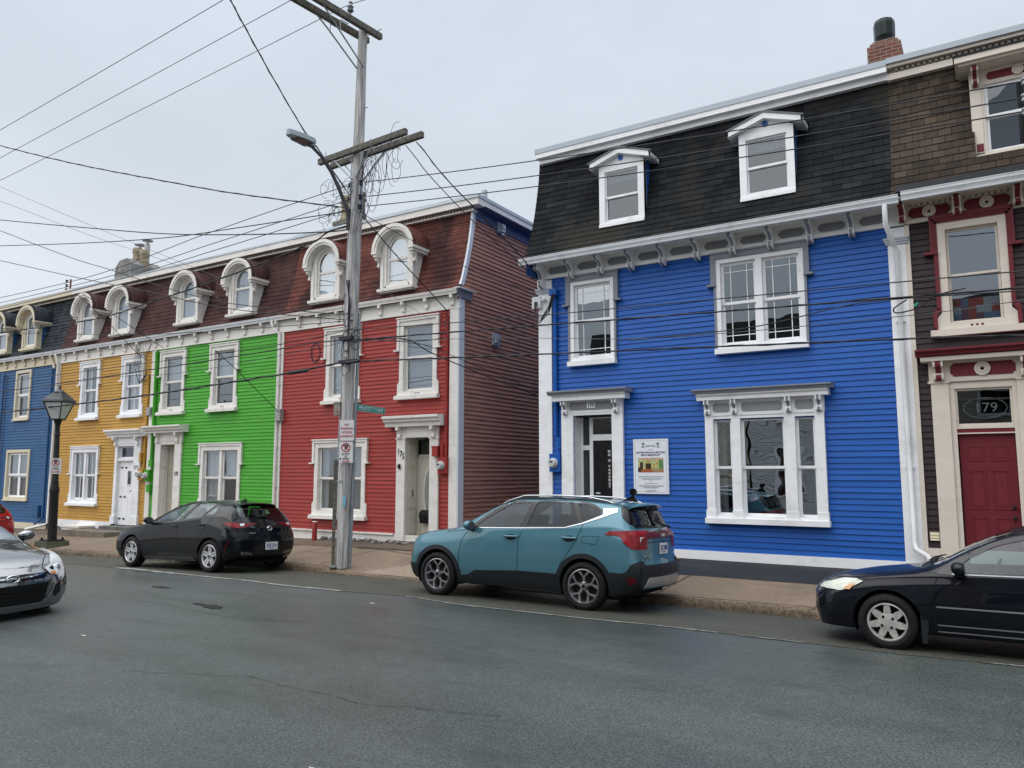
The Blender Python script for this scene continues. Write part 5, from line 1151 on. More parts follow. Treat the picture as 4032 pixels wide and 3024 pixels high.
# ------------------------------------------------------------------ pixel rays of the calibrated view, used to place cables in space
def _px(x, y):
    rt = Vector((sin(_a), -cos(_a), 0)); up = rt.cross(_f)
    return _f+rt*(x-2016)/3028-up*(y-1512)/3028
def at(x, y, Y):
    """point of the vertical plane parallel to the street at depth Y"""
    d = _px(x, y); return CAMP+d*((Y-CAMP.y)/d.y)
M_pole = None
def pole_mat():
    m, t, b = nmat('weathered_pole'); N, L = t.nodes, t.links
    tc = N.new('ShaderNodeTexCoord'); mp = N.new('ShaderNodeMapping'); mp.inputs['Scale'].default_value = (9, 9, .8); L.new(tc.outputs['Object'], mp.inputs[0])
    n = N.new('ShaderNodeTexNoise'); n.inputs['Scale'].default_value = 1; n.inputs['Detail'].default_value = 9; n.inputs['Roughness'].default_value = .7; n.inputs['Distortion'].default_value = .6; L.new(mp.outputs[0], n.inputs['Vector'])
    c = N.new('ShaderNodeValToRGB'); e = c.color_ramp.elements; e[0].position = .3; e[0].color = (.20, .195, .19, 1); e[1].position = .7; e[1].color = (.62, .61, .60, 1); L.new(n.outputs[0], c.inputs[0])
    w = N.new('ShaderNodeTexNoise'); w.inputs['Scale'].default_value = 1; m2 = N.new('ShaderNodeMapping'); m2.inputs['Scale'].default_value = (60, 60, 1.2); L.new(tc.outputs['Object'], m2.inputs[0]); L.new(m2.outputs[0], w.inputs['Vector'])
    r = N.new('ShaderNodeMapRange'); r.inputs['From Min'].default_value = .35; r.inputs['From Max'].default_value = .65; r.inputs['To Min'].default_value = .6; r.inputs['To Max'].default_value = 1.2; L.new(w.outputs[0], r.inputs[0])
    s = N.new('ShaderNodeVectorMath'); s.operation = 'SCALE'; L.new(c.outputs[0], s.inputs[0]); L.new(r.outputs[0], s.inputs['Scale']); L.new(s.outputs[0], b.inputs[0])
    bp = N.new('ShaderNodeBump'); bp.inputs['Strength'].default_value = .8; bp.inputs['Distance'].default_value = .01; L.new(w.outputs[0], bp.inputs['Height']); L.new(bp.outputs[0], b.inputs['Normal']); b.inputs['Roughness'].default_value = .85
    return m
M_pole = pole_mat()
M_arm = mat('crossarm_timber', (.12, .115, .10), .9, .5, (14, 14, 14), bump=.6, bscale=30, dirt=(.05, .06, .04), dirtamt=.6, dscale=9)
M_wire = mat('black_cable', (.022, .022, .030), .5, .3)
M_wireg = mat('bare_wire', (.075, .08, .095), .45, .2)
M_galv = mat('galvanised_steel', (.30, .34, .37), .45, .2, (8, 8, 8), metal=.5)
M_ins = mat('porcelain', (.16, .17, .19), .2, .2); M_insb = mat('black_insulator', (.015, .015, .018), .3, .2)
PB, PT = Vector((-11.63, -2.9, .15)), Vector((-11.36, -2.9, 12.0))
def pc(z): return PB.lerp(PT, (z-PB.z)/(PT.z-PB.z))
def build_pole():
    h = thing('utility_pole', PB, 'weathered grey wooden utility pole with two pairs of crossarms at the laneway kerb', 'utility pole')
    b = MB(); n = 26
    path = []; rs = []
    for i in range(n+1):
        z = .15+(12.02-.15)*i/n; p = pc(z); path.append(p+Vector((.012*hnoise(z*.6), .012*hnoise(z*.5, 3), 0))); rs.append((.130+.010*smoothstep(3, 6.5, z)-.018*smoothstep(6.5, 9, z)-.022*smoothstep(9, 12, z))+.003*hnoise(z*3))
    b.tube(path, rs, 20); b.build('pole_shaft', M_pole, h, smooth=40)
    # lower pair of crossarms, along the street
    for y, z, x0, x1 in ((-.17, 9.06, -1.02, 1.50), (.17, 9.08, -.98, 1.66)):
        c = pc(9.06); b = MB(); R = Matrix.Translation(c) @ Matrix.Rotation(radians(-2.6), 4, 'Y') @ Matrix.Translation(-c)
        b.cbox(c.x+(x0+x1)/2, c.y+y, z, x1-x0, .095, .125, R); b.build('crossarm', M_arm, h)
    b = MB(); c = pc(9.06)
    for x in (-.75, -.45, .55, .95, 1.25): b.tube([(c.x+x, c.y-.23, 9.07+x*.045), (c.x+x, c.y+.23, 9.07+x*.045)], .010, 6)
    for x in (-.82, .50): b.tube([(c.x+x, c.y-.17, 9.0), (c.x+x, c.y-.17, 9.22)], .009, 6)
    b.build('arm_bolt', M_galv, h)
    for s in (-1, 1):
        for y in (-.19, .19):
            b = MB(); q = pc(8.45); b.tube([(c.x+s*.58, c.y+y, 9.0+s*.02), (q.x+s*.06, q.y+y*.6, 8.46)], .017, 6); b.build('arm_brace', M_galv, h)
    # upper pair, reaching out over the street
    for dx, z in ((-.15, 11.83), (.15, 11.87)):
        c = pc(11.85); b = MB(); R = Matrix.Translation(c) @ Matrix.Rotation(radians(4.2), 4, 'X') @ Matrix.Translation(-c)
        b.cbox(c.x+dx, c.y+(.42-3.1)/2-(.0 if dx > 0 else .1), z, .10, 3.5, .13, R); b.build('crossarm', M_arm, h)
    for dx in (-.15, .15):
        b = MB(); q = pc(11.05); c = pc(11.8); b.tube([(c.x+dx, c.y-1.35, 11.72), (c.x+dx*.8, c.y-.9, 11.47), (q.x+dx*.6, q.y-.05, 11.0)], .018, 6); b.build('arm_brace', M_galv, h)
        b = MB(); b.tube([(c.x+dx, c.y-.85, 11.45), (c.x+dx, c.y-.85, 11.66), (c.x+dx, c.y-.62, 11.68)], .012, 5); b.build('arm_strap', M_galv, h)
    c = pc(11.95)
    for dy, z in ((-.57, 11.92), (-1.6, 11.85), (-2.55, 11.78)):
        b = MB(); b.lathe([(.018, z-.1), (.018, z+.06), (.05, z+.06), (.075, z+.09), (.05, z+.12), (.06, z+.15), (.07, z+.18), (.045, z+.22), (.03, z+.25), (.045, z+.28), (.01, z+.29)], (c.x+.15, c.y+dy, 0), 16); b.build('insulator', M_ins, h, smooth=40)
    b = MB(); b.tube([(c.x-.25, c.y+.2, 11.9), (c.x+.35, c.y+.2, 11.92)], .012, 6); b.tube([(pc(10.1).x, c.y, 10.1), (pc(10.1).x+.22, c.y+.0, 10.05)], .011, 6); b.build('arm_bolt', M_galv, h)
    # secondary rack with spools
    for z in (8.35, 8.03, 7.81):
        for s in (-1, 1):
            q = pc(z); b = MB(); b.lathe([(.022, -.05), (.045, -.045), (.045, -.02), (.025, 0), (.045, .02), (.045, .045), (.022, .05)], (q.x+s*.16, q.y-.04, z), 14); b.build('insulator', M_insb, h, smooth=40)
    b = MB(); q = pc(8.1); b.box(q.x+.13, q.x+.145, q.y-.06, q.y+.02, 7.7, 8.45); b.box(q.x-.145, q.x-.13, q.y-.06, q.y+.02, 7.7, 8.45); b.build('insulator_rack', M_galv, h)
    # conduits and the wooden guard at the foot
    RV = Vector((.72, .69, 0)); FV = Vector((.69, -.72, 0))     # along and out from the face turned to the street corner
    b = MB(); b.tube([pc(z)+RV*.165 for z in (.18, 1.5, 2.3)], .040, 10); b.tube([pc(z)+RV*.162 for z in (2.3, 4, 5.5)], .032, 10)
    for z in (1.05, 1.65, 2.3): b.tube([pc(z)+RV*.165+Vector((0, 0, -.03)), pc(z)+RV*.165+Vector((0, 0, .03))], .05, 10)
    b.build('conduit', M_galv, h, smooth=50)
    b = MB(); b.tube([pc(z)-RV*.155 for z in (1.0, 2.5, 3.3)], .02, 8); b.tube([pc(z)-RV*.150 for z in (3.6, 5, 6.5)]+[pc(z)-RV*.135 for z in (8, 9)], .012, 8); b.build('ground_conduit', M_galv, h, smooth=50)
    b = MB(); b.cbox(0, 0, 0, .07, .05, 2.25, Matrix.Translation(pc(1.25)-RV*.185+FV*.02) @ Matrix.Rotation(radians(44), 4, 'Z')); b.build('timber_guard', M_arm, h)
    b = MB(); q = pc(3.45); b.box(q.x-.26, q.x-.09, q.y-.14, q.y-.02, 3.31, 3.58); b.box(q.x-.27, q.x-.08, q.y-.15, q.y-.01, 3.56, 3.595); b.build('meter_box', mat('rusty_box', (.22, .20, .18), .7, .3, (9, 9, 9), dirt=(.16, .06, .03), dirtamt=.8, dscale=5), h)
    b = MB(); b.box(q.x-.29, q.x-.262, q.y-.13, q.y-.05, 3.33, 3.55); b.build('box_hasp', mat('rust', (.20, .08, .04), .9, .4, (20, 20, 20)), h)
    b = MB(); b.box(pc(1.9).x+.10, pc(1.9).x+.165, -3.04, -3.032, 1.42, 1.62); b.build('sticker', mat('sticker_blue', (.12, .34, .48), .5, .6, (40, 40, 40)), h)
    b = MB(); b.box(pc(1.5).x-.1, pc(1.5).x+.06, -3.04, -3.03, 1.92, 1.96); b.build('number_tag', M_galv, h)
    # cable clamps and drip loops bunched against the pole
    R = random.Random(11)
    b = MB(); q = pc(4.45); b.box(q.x-.15, q.x+.32, q.y-.19, q.y-.10, 4.40, 4.47); b.tube([(q.x+.1, q.y-.2, 4.40), (q.x+.45, q.y-.2, 4.41)], .035, 8); b.tube([at(1130, 1471, -3.06), at(1140, 1469, -3.06), at(1205, 1459, -3.06), at(1214, 1457, -3.06)], [.02, .042, .042, .02], 10)
    b.box(pc(4.93).x-.16, pc(4.93).x+.2, q.y-.19, q.y-.10, 4.90, 4.98); b.build('cable_clamp', M_wire, h, smooth=50)
    b = MB()
    def loop(c, r, sx, n=1.3, w=.005, ph=0, sq=1.0):
        pts = [c+Vector((cos(ph+t*2*pi*n/16)*r*sx, -.02*sin(t*.9), sin(ph+t*2*pi*n/16)*r*sq)) for t in range(17)]; b.tube(pts, w, 5)
    for i in range(18):   # beside the crossarm end
        x = .35+R.random()*.9; z = 8.0+R.random()*.9; loop(pc(z)+Vector((x, -.15, 0)), .18+R.random()*.25, .35+R.random()*.4, .5+R.random()*.5, .005, R.random()*6, 1.3)
    for i in range(26):
        x = -.9+R.random()*.8; z = 7.5+R.random()*.9; loop(pc(z)+Vector((x, -.15, 0)), .07+R.random()*.16, .5+R.random()*.8, .4+R.random()*.6, .005, R.random()*6)
    for i in range(7):
        z = 4.3+R.random()*1.5; loop(pc(z)+Vector((-.02+R.random()*.1, -.16, 0)), .08+R.random()*.15, .6, 1.1, .006, R.random()*6)
    for i in range(6): loop(at(1238+R.random()*8, 1392, -3.06), .10+R.random()*.08, .8, 1.0, .004, R.random()*6, 1.3)
    for i in range(3): loop(pc(4.8)+Vector((.30, -.15, R.random()*.2)), .12+R.random()*.06, .8, .8, .008, R.random()*6)
    for k in range(5):
        b.tube([pc(9)+Vector((1.3-.1*k, -.1, -.15)), pc(8.8)+Vector((1.0-.1*k, -.15, .08)), pc(8.5)+Vector((.7-.12*k, -.15, .1)), pc(8.1)+Vector((.55-.1*k, -.15, -.05)), pc(7.6)+Vector((.48-.11*k, -.15, 0)), pc(7.2)+Vector((.25-.06*k, -.15, 0))], .005, 5)
    for k in range(4): b.tube([pc(6)+Vector((-.05+.03*k, -.14, .2)), pc(5.6)+Vector((.10-.02*k, -.15, 0)), pc(5.0)+Vector((.06, -.15, 0)), pc(4.5)+Vector((.10, -.15, 0))], .008, 5)
    o = b.build('cable_tangle', M_wire, h, smooth=60)
build_pole()
def build_street_light():
    h = thing('street_light', pc(7.5)+Vector((0, -.1, 0)), 'grey flat street light on a curved arm fixed to the wooden utility pole', 'street light')
    X = -11.53
    P = [(X, -2.98, 7.45), (X, -3.10, 7.75), (X, -3.34, 8.12), (X, -3.58, 8.42), (X, -3.88, 8.66), (X, -4.14, 8.77), (X, -4.28, 8.80)]
    b = MB(); b.tube(P, [.045, .045, .042, .04, .036, .034, .034], 12); b.build('lamp_arm', mat('dull_aluminium', (.10, .105, .12), .5, .2, (6, 6, 6), metal=.3), h, smooth=50)
    b = MB(); b.cbox(X-.02, -2.98, 7.55, .12, .10, .45); b.build('arm_bracket', M_blackm, h)
    b = MB(); o = [(0, .16), (.06, .17), (.30, .15), (.50, .10), (.60, .06), (.62, 0)]
    def hd(z0, z1, k, y0=0): 
        pl = [(X+w*k, -4.18-y0-t*(1-y0*.4)) for t, w in o]+[(X-w*k, -4.18-y0-t*(1-y0*.4)) for t, w in reversed(o)]
        return pl
    b.prism(hd(0, 0, 1.0), 8.79, 8.86, 'z'); b.prism(hd(0, 0, .82), 8.86, 8.90, 'z'); b.prism([(X-.06, -4.1), (X+.06, -4.1), (X+.08, -4.22), (X-.08, -4.22)], 8.77, 8.90, 'z'); b.build('lamp_head', mat('lamp_grey', (.33, .40, .43), .45, .08), h)
    b = MB(); b.box(X-.13, X+.13, -4.60, -4.26, 8.775, 8.79); b.build('lamp_lens', mat('lamp_lens_frosted', (.10, .10, .10), .2, .3, (30, 30, 30)), h)
build_street_light()
def sign_plate(name, c, w, hh, rot, label, base, m, border=None):
    """flat sheet sign, local x across, z up, facing local -y"""
    o = thing(name, c, label, 'sign'); o.rotation_euler = (0, radians(-1.2), rot); ORG[o.name] = Vector((0, 0, 0))
    r = .02; P = []
    for cx_, cz, a0 in ((w/2-r, hh/2-r, 0), (-w/2+r, hh/2-r, 90), (-w/2+r, -hh/2+r, 180), (w/2-r, -hh/2+r, 270)): P += arc(cx_, cz, r, a0, a0+90, 5)
    b = MB(); b.prism(P, -.002, .002); p = b.build('sign_plate', m, o)
    if border:
        Q = [(x*(1-.03), z*(1-.022)) for x, z in P]; Q2 = [(x*(1-.055), z*(1-.042)) for x, z in P]
        b = MB(); ring(b, Q2+[Q2[0]], Q+[Q[0]], -.0035, -.001); b.build('sign_border', border, o)
    return o
M_sw = mat('sign_face_white', (.70, .70, .70), .4, .05); M_sr = mat('sign_red', (.38, .015, .03), .4, .1); M_sk = mat('sign_black', (.015, .015, .015), .4, .1); M_sg = mat('sign_green', (.005, .27, .215), .4, .08)
ang = radians(44)
def pictogram(o, z, r):
    b = MB(); ring(b, [(.80*r*cos(i*pi/16), z+.80*r*sin(i*pi/16)) for i in range(33)], [(r*cos(i*pi/16), z+r*sin(i*pi/16)) for i in range(33)], -.006, -.002); b.build('prohibition_ring', M_sr, o)
    text('lettering', 'P', r*1.62, (.01, -.0035, z-.0), o, M_sk, 1, bold=.035, local=True)
    b = MB(); d = r*.62; w = r*.075; b.prism([(-d-w, z+d-w), (-d+w, z+d+w), (d+w, z-d+w), (d-w, z-d-w)], -.0075, -.0055); b.build('prohibition_bar', M_sr, o)
def build_signs():
    f = Vector((sin(ang), -cos(ang), 0))
    c = pc(2.99)+f*.135; o = sign_plate('parking_sign', c, .30, .45, ang, 'white sign with red lettering NO PARKING ACROSS LANEWAY on the wooden pole', None, M_sw, M_sr)
    for s, z in (('NO', .115), ('PARKING', .035), ('ACROSS', -.045), ('LANEWAY', -.125)): text('lettering', s, .066, (0, -.0035, z), o, M_sr, .82, bold=.03, local=True, sp=1.10)
    c = pc(2.53)+f*.14; o = sign_plate('parking_sign', c, .30, .45, ang, 'white no parking EXCEPT BY PERMIT sign, lower of the two on the wooden pole', None, M_sw, M_sk)
    pictogram(o, .10, .095)
    for s, z in (('EXCEPT', -.035), ('BY', -.085), ('PERMIT', -.135)): text('lettering', s, .055, (.0, -.0035, z), o, M_sk, .85, bold=.012, local=True)
    b = MB(); b.prism([(-.14, -.135), (-.10, -.108), (-.10, -.162)], -.004, -.002); b.build('arrow', M_sk, o)
    b = MB(); b.box(-.075, .075, -.004, -.002, -.205, -.170); b.build('zone_bar', M_sr, o); text('lettering', 'AREA 10', .032, (0, -.0055, -.187), o, M_sw, .9, bold=.01, local=True)
    for o_ in (o,): pass
    # street name blade along the lane
    o = sign_plate('street_name_sign', Vector((-11.45, -2.30, 3.48)), .92, .145, pi/2, "green street name blade reading WILLICOTT'S LANE on the wooden pole", None, M_sg, None)
    o.rotation_euler = (0, radians(1.8), pi/2)
    b = MB(); rect_ring(b, -.455, .455, -.068, .068, .006, -.004, -.002); b.build('sign_border', M_sw, o)
    text('lettering', "WILLICOTT'S LANE", .112, (0, -.0035, 0), o, M_sw, .80, bold=.008, local=True)
build_signs()
def build_lamp_post():
    B = Vector((-23.08, -2.8, walk_z(-23.08, -2.8)))
    h = thing('street_lamp', B, 'black heritage street lamp with a four-sided lantern on a mossy plinth', 'street lamp')
    X, Y, Z = B; b = MB()
    b.prism([(X-.36, Z-.05), (X+.36, Z-.05), (X+.30, Z+.17), (X-.30, Z+.17)], Y-.32, Y+.32); b.build('plinth', mat('mossy_concrete', (.085, .085, .062), .95, .4, (8, 8, 8), bump=.8, bscale=30), h)
    M = mat('lamp_post_black', (.018, .019, .021), .42, .25, (6, 6, 6), dirt=(.06, .06, .06), dirtamt=.3, dscale=4)
    b = MB(); b.box(X-.24, X+.24, Y-.24, Y+.24, Z+.17, Z+.205)
    for sx in (-1, 1):
        for sy in (-1, 1): b.lathe([(.035, Z+.2), (.035, Z+.25), (.02, Z+.27)], (X+sx*.19, Y+sy*.19, 0), 8)
    b.build('base_plate', M, h)
    b = MB(); lean = lambda z: -.035*(z-Z)
    pr = [(.120, .20), (.118, 1.52), (.132, 1.56), (.132, 1.62), (.118, 1.70), (.10, 1.80), (.104, 1.84), (.092, 1.88), (.070, 3.18), (.085, 3.2), (.085, 3.23), (.068, 3.25), (.065, 3.45), (.075, 3.5), (.11, 3.62), (.13, 3.66), (.06, 3.68)]
    b.lathe([(r, z) for r, z in pr], (0, 0, 0), 12); b.v = [(x+X-.035*z, y+Y, z+Z) for x, y, z in b.v]
    b.build('post', M, h, smooth=35)
    zb, zt = Z+3.66, Z+4.17; Xc = X-.13; M2 = Matrix.Translation((Xc, Y, 0)) @ Matrix.Rotation(radians(28), 4, 'Z')
    def ringsq(r, z): return [M2 @ Vector((sx*r, sy*r, z)) for sx, sy in ((-1, -1), (1, -1), (1, 1), (-1, 1))]
    lo, hi = ringsq(.135, zb), ringsq(.285, zt)
    b = MB()
    for i in range(4): b.tube([lo[i], hi[i]], .017, 6)
    for R_, r in ((lo, .02), (hi, .026)):
        for i in range(4): b.tube([R_[i], R_[(i+1) % 4]], r, 6)
    b.build('lantern_frame', M, h)
    b = MB(); lo, hi = ringsq(.128, zb+.01), ringsq(.275, zt-.01)
    for i in range(4): b.quad(lo[i], lo[(i+1) % 4], hi[(i+1) % 4], hi[i])
    b.build('lantern_glass', mat('frosted_lantern_glass', (.50, .51, .50), .35, .06), h)
    b = MB(); A, C, D = ringsq(.325, zt), ringsq(.31, zt+.05), ringsq(.13, zt+.27)
    for P, Q in ((A, C), (C, D)):
        for i in range(4): b.quad(P[i], P[(i+1) % 4], Q[(i+1) % 4], Q[i])
    b.poly(A); b.lathe([(.14, zt+.265), (.15, zt+.28), (.14, zt+.30), (.05, zt+.37), (.03, zt+.43), (.04, zt+.45), (.02, zt+.50), (.001, zt+.53)], (Xc, Y, 0), 14); b.build('lantern_roof', mat('lantern_roof_grey', (.05, .058, .065), .35, .15), h)
    a = radians(60); f = Vector((sin(a), -cos(a), 0))
    c = Vector((X-.08, Y, Z+2.30))+f*.10; o = sign_plate('parking_sign', c, .31, .46, a, 'white no parking EXCEPT BY PERMIT sign on the black street lamp', None, M_sw, M_sk)
    pictogram(o, .10, .10)
    for s, z in (('EXCEPT', -.045), ('BY PERMIT', -.10)): text('lettering', s, .056, (0, -.0035, z), o, M_sk, .82, bold=.012, local=True)
    b = MB(); b.prism([(-.12, -.17), (-.08, -.145), (-.08, -.155), (.08, -.155), (.08, -.145), (.12, -.17), (.08, -.195), (.08, -.185), (-.08, -.185), (-.08, -.195)], -.004, -.002); b.build('arrow', M_sr, o)
    text('lettering', 'AREA 10', .024, (0, -.0055, -.17), o, M_sw, .9, bold=.01, local=True)
build_lamp_post()
# red stub post, stones, plates
def small_things():
    z = walk_z(-15.15, -.3); b = MB(); b.lathe([(.066, z-.02), (.066, z+.47), (.058, z+.48), (.057, z+.44), (.0, z+.44)], (-15.15, -.3, 0), 18)
    o = b.build('stub_post', mat('stub_red', (.25, .028, .026), .5, .15, (5, 5, 5)), None, smooth=40, origin=(-15.15, -.3, z)); tag(o, 'short red pipe stub standing beside the red house wall', 'post')
    b = MB(); b.lathe([(.0, z+.475), (.060, z+.475), (.067, z+.485), (.060, z+.495), (.0, z+.50)], (-15.15, -.3, 0), 18); b.build('cap', M_cream, o, smooth=40)
    R = random.Random(3); ms = [mat('stone_grey', (.13, .135, .14), .85, .3, (14, 14, 14)), mat('stone_brown', (.12, .085, .075), .85, .3, (14, 14, 14)), mat('stone_pale', (.24, .235, .23), .85, .3, (14, 14, 14))]
    spots = [(-15.0+.11*i+R.uniform(-.03, .03), -.10-R.random()*.06) for i in range(5)]+[(-14.0+.095*i+R.uniform(-.04, .04), -.12-R.random()*.08) for i in range(9)]+[(-13.1+.085*i+R.uniform(-.05, .05), -.15-R.random()*.22) for i in range(14)]
    for i, (x, y) in enumerate(spots):
        me = bmesh.new(); bmesh.ops.create_icosphere(me, subdivisions=2, radius=1)
        s = (R.uniform(.05, .10), R.uniform(.035, .07), R.uniform(.03, .06)); k = R.random()*9
        for v in me.verts:
            d = 1+.22*hnoise(v.co.x*1.5+k, v.co.y*1.7+k*2)+.1*hnoise(v.co.z*3+k)
            v.co = Vector((v.co.x*s[0]*d, v.co.y*s[1]*d, v.co.z*s[2]*d))
        m_ = bpy.data.meshes.new('stone'); me.to_mesh(m_); me.free(); m_.materials.append(ms[i % 3])
        for p in m_.polygons: p.use_smooth = R.random() > 1
        o = bpy.data.objects.new('stone', m_); sc.collection.objects.link(o); o.location = (x, y, walk_z(x, y)+s[2]*.6); o.rotation_euler = (0, 0, R.random()*3)
        tag(o, 'loose beach stone lying along the foot of the red house wall', 'stone', 'loose stones along the red house')
    o = MB(); x, y = pc(.3).x-.06, -3.07; 
    me = bmesh.new(); bmesh.ops.create_icosphere(me, subdivisions=2, radius=.07)
    for v in me.verts: v.co.z *= .6; v.co *= 1+.2*hnoise(v.co.x*30, v.co.y*30)
    m_ = bpy.data.meshes.new('stone'); me.to_mesh(m_); me.free(); m_.materials.append(ms[0]); s = bpy.data.objects.new('stone', m_); sc.collection.objects.link(s); s.location = (x, y, walk_z(x, y)+.04); tag(s, 'single grey stone lying against the foot of the wooden utility pole', 'stone')
    b = MB(); b.prism([(-6.3, -.75), (-5.32, -.72), (-5.30, -.06), (-6.3, -.06)], .42, .455, 'z'); o = b.build('cover_plate', mat('rusty_plate', (.14, .075, .05), .8, .35, (5, 5, 5), bump=.4, bscale=25), None, origin=(-5.8, -.4, .42)); tag(o, 'rusty brown plate on the tar strip at the blue house wall', 'plate')
    b = MB(); b.tube([(-5.44, -.30, .45), (-5.44, -.30, .52), (-5.38, -.30, .52), (-5.38, -.30, .45)], .012, 6); b.build('handle', M_blackm, o)
    b = MB(); b.prism([(-12.9, -1.12), (-11.1, -1.12), (-10.95, -.31), (-13.0, -.31)], .20, .385, 'z'); o = b.build('door_ramp', M_dirt, None, origin=(-12, -.7, .3)); tag(o, 'low worn concrete ramp in front of the red house doorway', 'ramp')
    b = MB(); b.prism([(-25.6, -1.15), (-23.3, -1.15), (-23.1, -.46), (-25.5, -.46)], -.1, .29, 'z'); o = b.build('door_step_slab', mat('step_concrete', (.17, .15, .12), .9, .3, (4, 4, 4), bump=.6, bscale=30), None, origin=(-24.4, -.8, 0)); tag(o, 'wide concrete step slab below the white door of the yellow house', 'step')
    # leaf litter by the pole kerb
    b = MB(); R = random.Random(5); cs = [mat('dead_leaf', (.20, .10, .045), .9, .4, (50, 50, 50)), mat('dead_leaf_pale', (.33, .22, .12), .9, .4, (50, 50, 50)), mat('dead_leaf_dark', (.05, .035, .025), .9, .4, (50, 50, 50))]
    for i in range(260):
        x = R.gauss(-11.8, .55) if i < 190 else R.uniform(-22.5, -2); y = KERB-.10-abs(R.gauss(0, .05 if i >= 190 else .07)); z = road_z(x, y)+.012+R.random()*.015; s = R.uniform(.012, .032); a = R.random()*6
        b.cur = R.randrange(3); t = R.uniform(-.4, .4)*s
        b.poly([(x+s*cos(a), y+s*sin(a), z+t), (x+s*.4*cos(a+1.6), y+s*.4*sin(a+1.6), z), (x-s*cos(a), y-s*sin(a), z-t*.5), (x+s*.4*cos(a-1.6), y+s*.4*sin(a-1.6), z+.004)])
    o = b.build('leaf_litter', cs); tag(o, 'dead leaves and grit caught along the kerb', 'leaf litter', kind='stuff')
small_things()

# ------------------------------------------------------------------ overhead wires, each one its own cable
def wire(pts, r, label, m=None, group=None, sag=0, twist=False, cat='cable'):
    """pts: (x, y, Y) sightings; smooth curve through them in space"""
    P = [at(*p) for p in pts]; Q = []
    n = len(P)
    if n == 2:
        for i in range(25):
            t = i/24; v = P[0].lerp(P[1], t); v.z -= sag*4*t*(1-t); Q.append(v)
    else:
        for i in range(n-1):
            p0, p1, p2, p3 = P[max(i-1, 0)], P[i], P[i+1], P[min(i+2, n-1)]
            for k in range(8):
                t = k/8; Q.append(.5*((2*p1)+(p2-p0)*t+(2*p0-5*p1+4*p2-p3)*t*t+(3*p1-p0-3*p2+p3)*t**3))
        Q.append(P[-1])
    b = MB(); b.tube(Q, r, 6)
    if twist:
        L = 0; W = []
        for i in range(len(Q)-1):
            d = Q[i+1]-Q[i]; s = max(1, int(d.length/.12)); x = d.cross(Vector((0, 0, 1))).normalized(); y = x.cross(d.normalized())
            for k in range(s):
                v = Q[i]+d*k/s; a = (L+d.length*k/s)*7; W.append(v+(x*cos(a)+y*sin(a))*r*1.05)
            L += d.length
        b.tube(W, r*.55, 5)
    o = b.build('overhead_cable', m or M_wire, None, smooth=60); tag(o, label, cat, group); return o
def ext(p, q, k):       # carry a sighting on past the picture edge
    return (q[0]+(q[0]-p[0])*k, q[1]+(q[1]-p[1])*k, q[2])
HG = 'high wires from the upper crossarm'
def hi(p, q, Y, label, r=.008):
    a, c = (p[0], p[1], Y), (q[0], q[1], Y); wire([c, ext(c, a, .25)], r, label, M_wireg, HG, sag=.02)
hi((0, 709), (1355, 27), -3.47, 'lowest of the three parallel high wires crossing the upper left sky')
wire([at and (1355, 27, -3.47), (1450, -5, -3.47), (1900, -130, -3.47)], .008, 'high wire leaving the pole-top insulator towards the upper right', M_wireg, HG)
hi((0, 620), (1147, 0), -4.5, 'middle one of the three parallel high wires crossing the upper left sky')
hi((0, 510), (878, 0), -5.5, 'uppermost of the three parallel high wires crossing the upper left sky')
RG = 'three service lines running right from the pole'
for (a, c, l) in (((1434, 717), (4027, 320), 'top'), ((1447, 773), (4027, 385), 'middle'), ((1442, 812), (4030, 439), 'bottom')):
    wire([(a[0], a[1], -2.94), (c[0], c[1], -2.94)], .0095, f'{l} one of three thin lines crossing the black roof to the right edge', M_wire, RG, sag=.10)
wire([(1420, 722, -2.94), (1300, 753, -2.94), (800, 925, -2.94), (325, 1097, -2.94), (-300, 1235, -2.94)], .009, 'upper of three thin lines descending left from the spool rack', M_wire, 'three lines running left from the spool rack')
wire([(1410, 775, -2.94), (1300, 810, -2.94), (860, 952, -2.94), (398, 1097, -2.94), (-300, 1262, -2.94)], .009, 'middle of three thin lines descending left from the spool rack', M_wire, 'three lines running left from the spool rack')
wire([(1405, 812, -2.94), (1300, 845, -2.94), (880, 975, -2.94), (464, 1100, -2.94), (0, 1215, -2.94), (-300, 1280, -2.94)], .009, 'lowest of three thin lines descending left from the spool rack', M_wire, 'three lines running left from the spool rack')
TG = 'telephone cables along the house fronts'
wire([(1372, 1300, -3.06), (2000, 1253, -3.06), (3600, 1105, -3.06), (4100, 1062, -3.06)], .009, 'thin upper telephone cable crossing the blue house windows', M_wire, TG)
wire([(1362, 1341, -3.06), (2000, 1291, -3.06), (2900, 1222, -3.06), (3600, 1167, -3.06), (4100, 1128, -3.06)], .013, 'thick middle telephone cable crossing the blue house upper windows', M_wire, TG, twist=True)
wire([(1352, 1424, -3.06), (1430, 1421, -3.06), (2000, 1400, -3.06), (3600, 1333, -3.06), (4100, 1322, -3.06)], .014, 'heavy lowest telephone cable just above the blue house entrance', M_wire, TG, twist=True)
wire([(2480, 1340, -3.0), (2950, 1290, -3.0), (3300, 1210, -3.0), (3500, 1180, -3.0), (4100, 1140, -3.0)], .009, 'slack thin wire below the thick cable on the blue house right half', M_wire, TG)
wire([(1370, 1345, -2.95), (2000, 1331, -2.9), (2600, 1330, -2.9), (3600, 1240, -2.9), (4100, 1170, -2.9)], .006, 'hair-thin wire sagging between the thick cables', M_wireg, TG)
wire([(3570, 1180, -3.0), (3520, 1215, -3.0), (3535, 1232, -3.0), (3620, 1210, -3.0), (3680, 1165, -3.0), (3800, 1135, -3.0)], .010, 'loose cable loop hanging beside the plum house corner', M_wire)
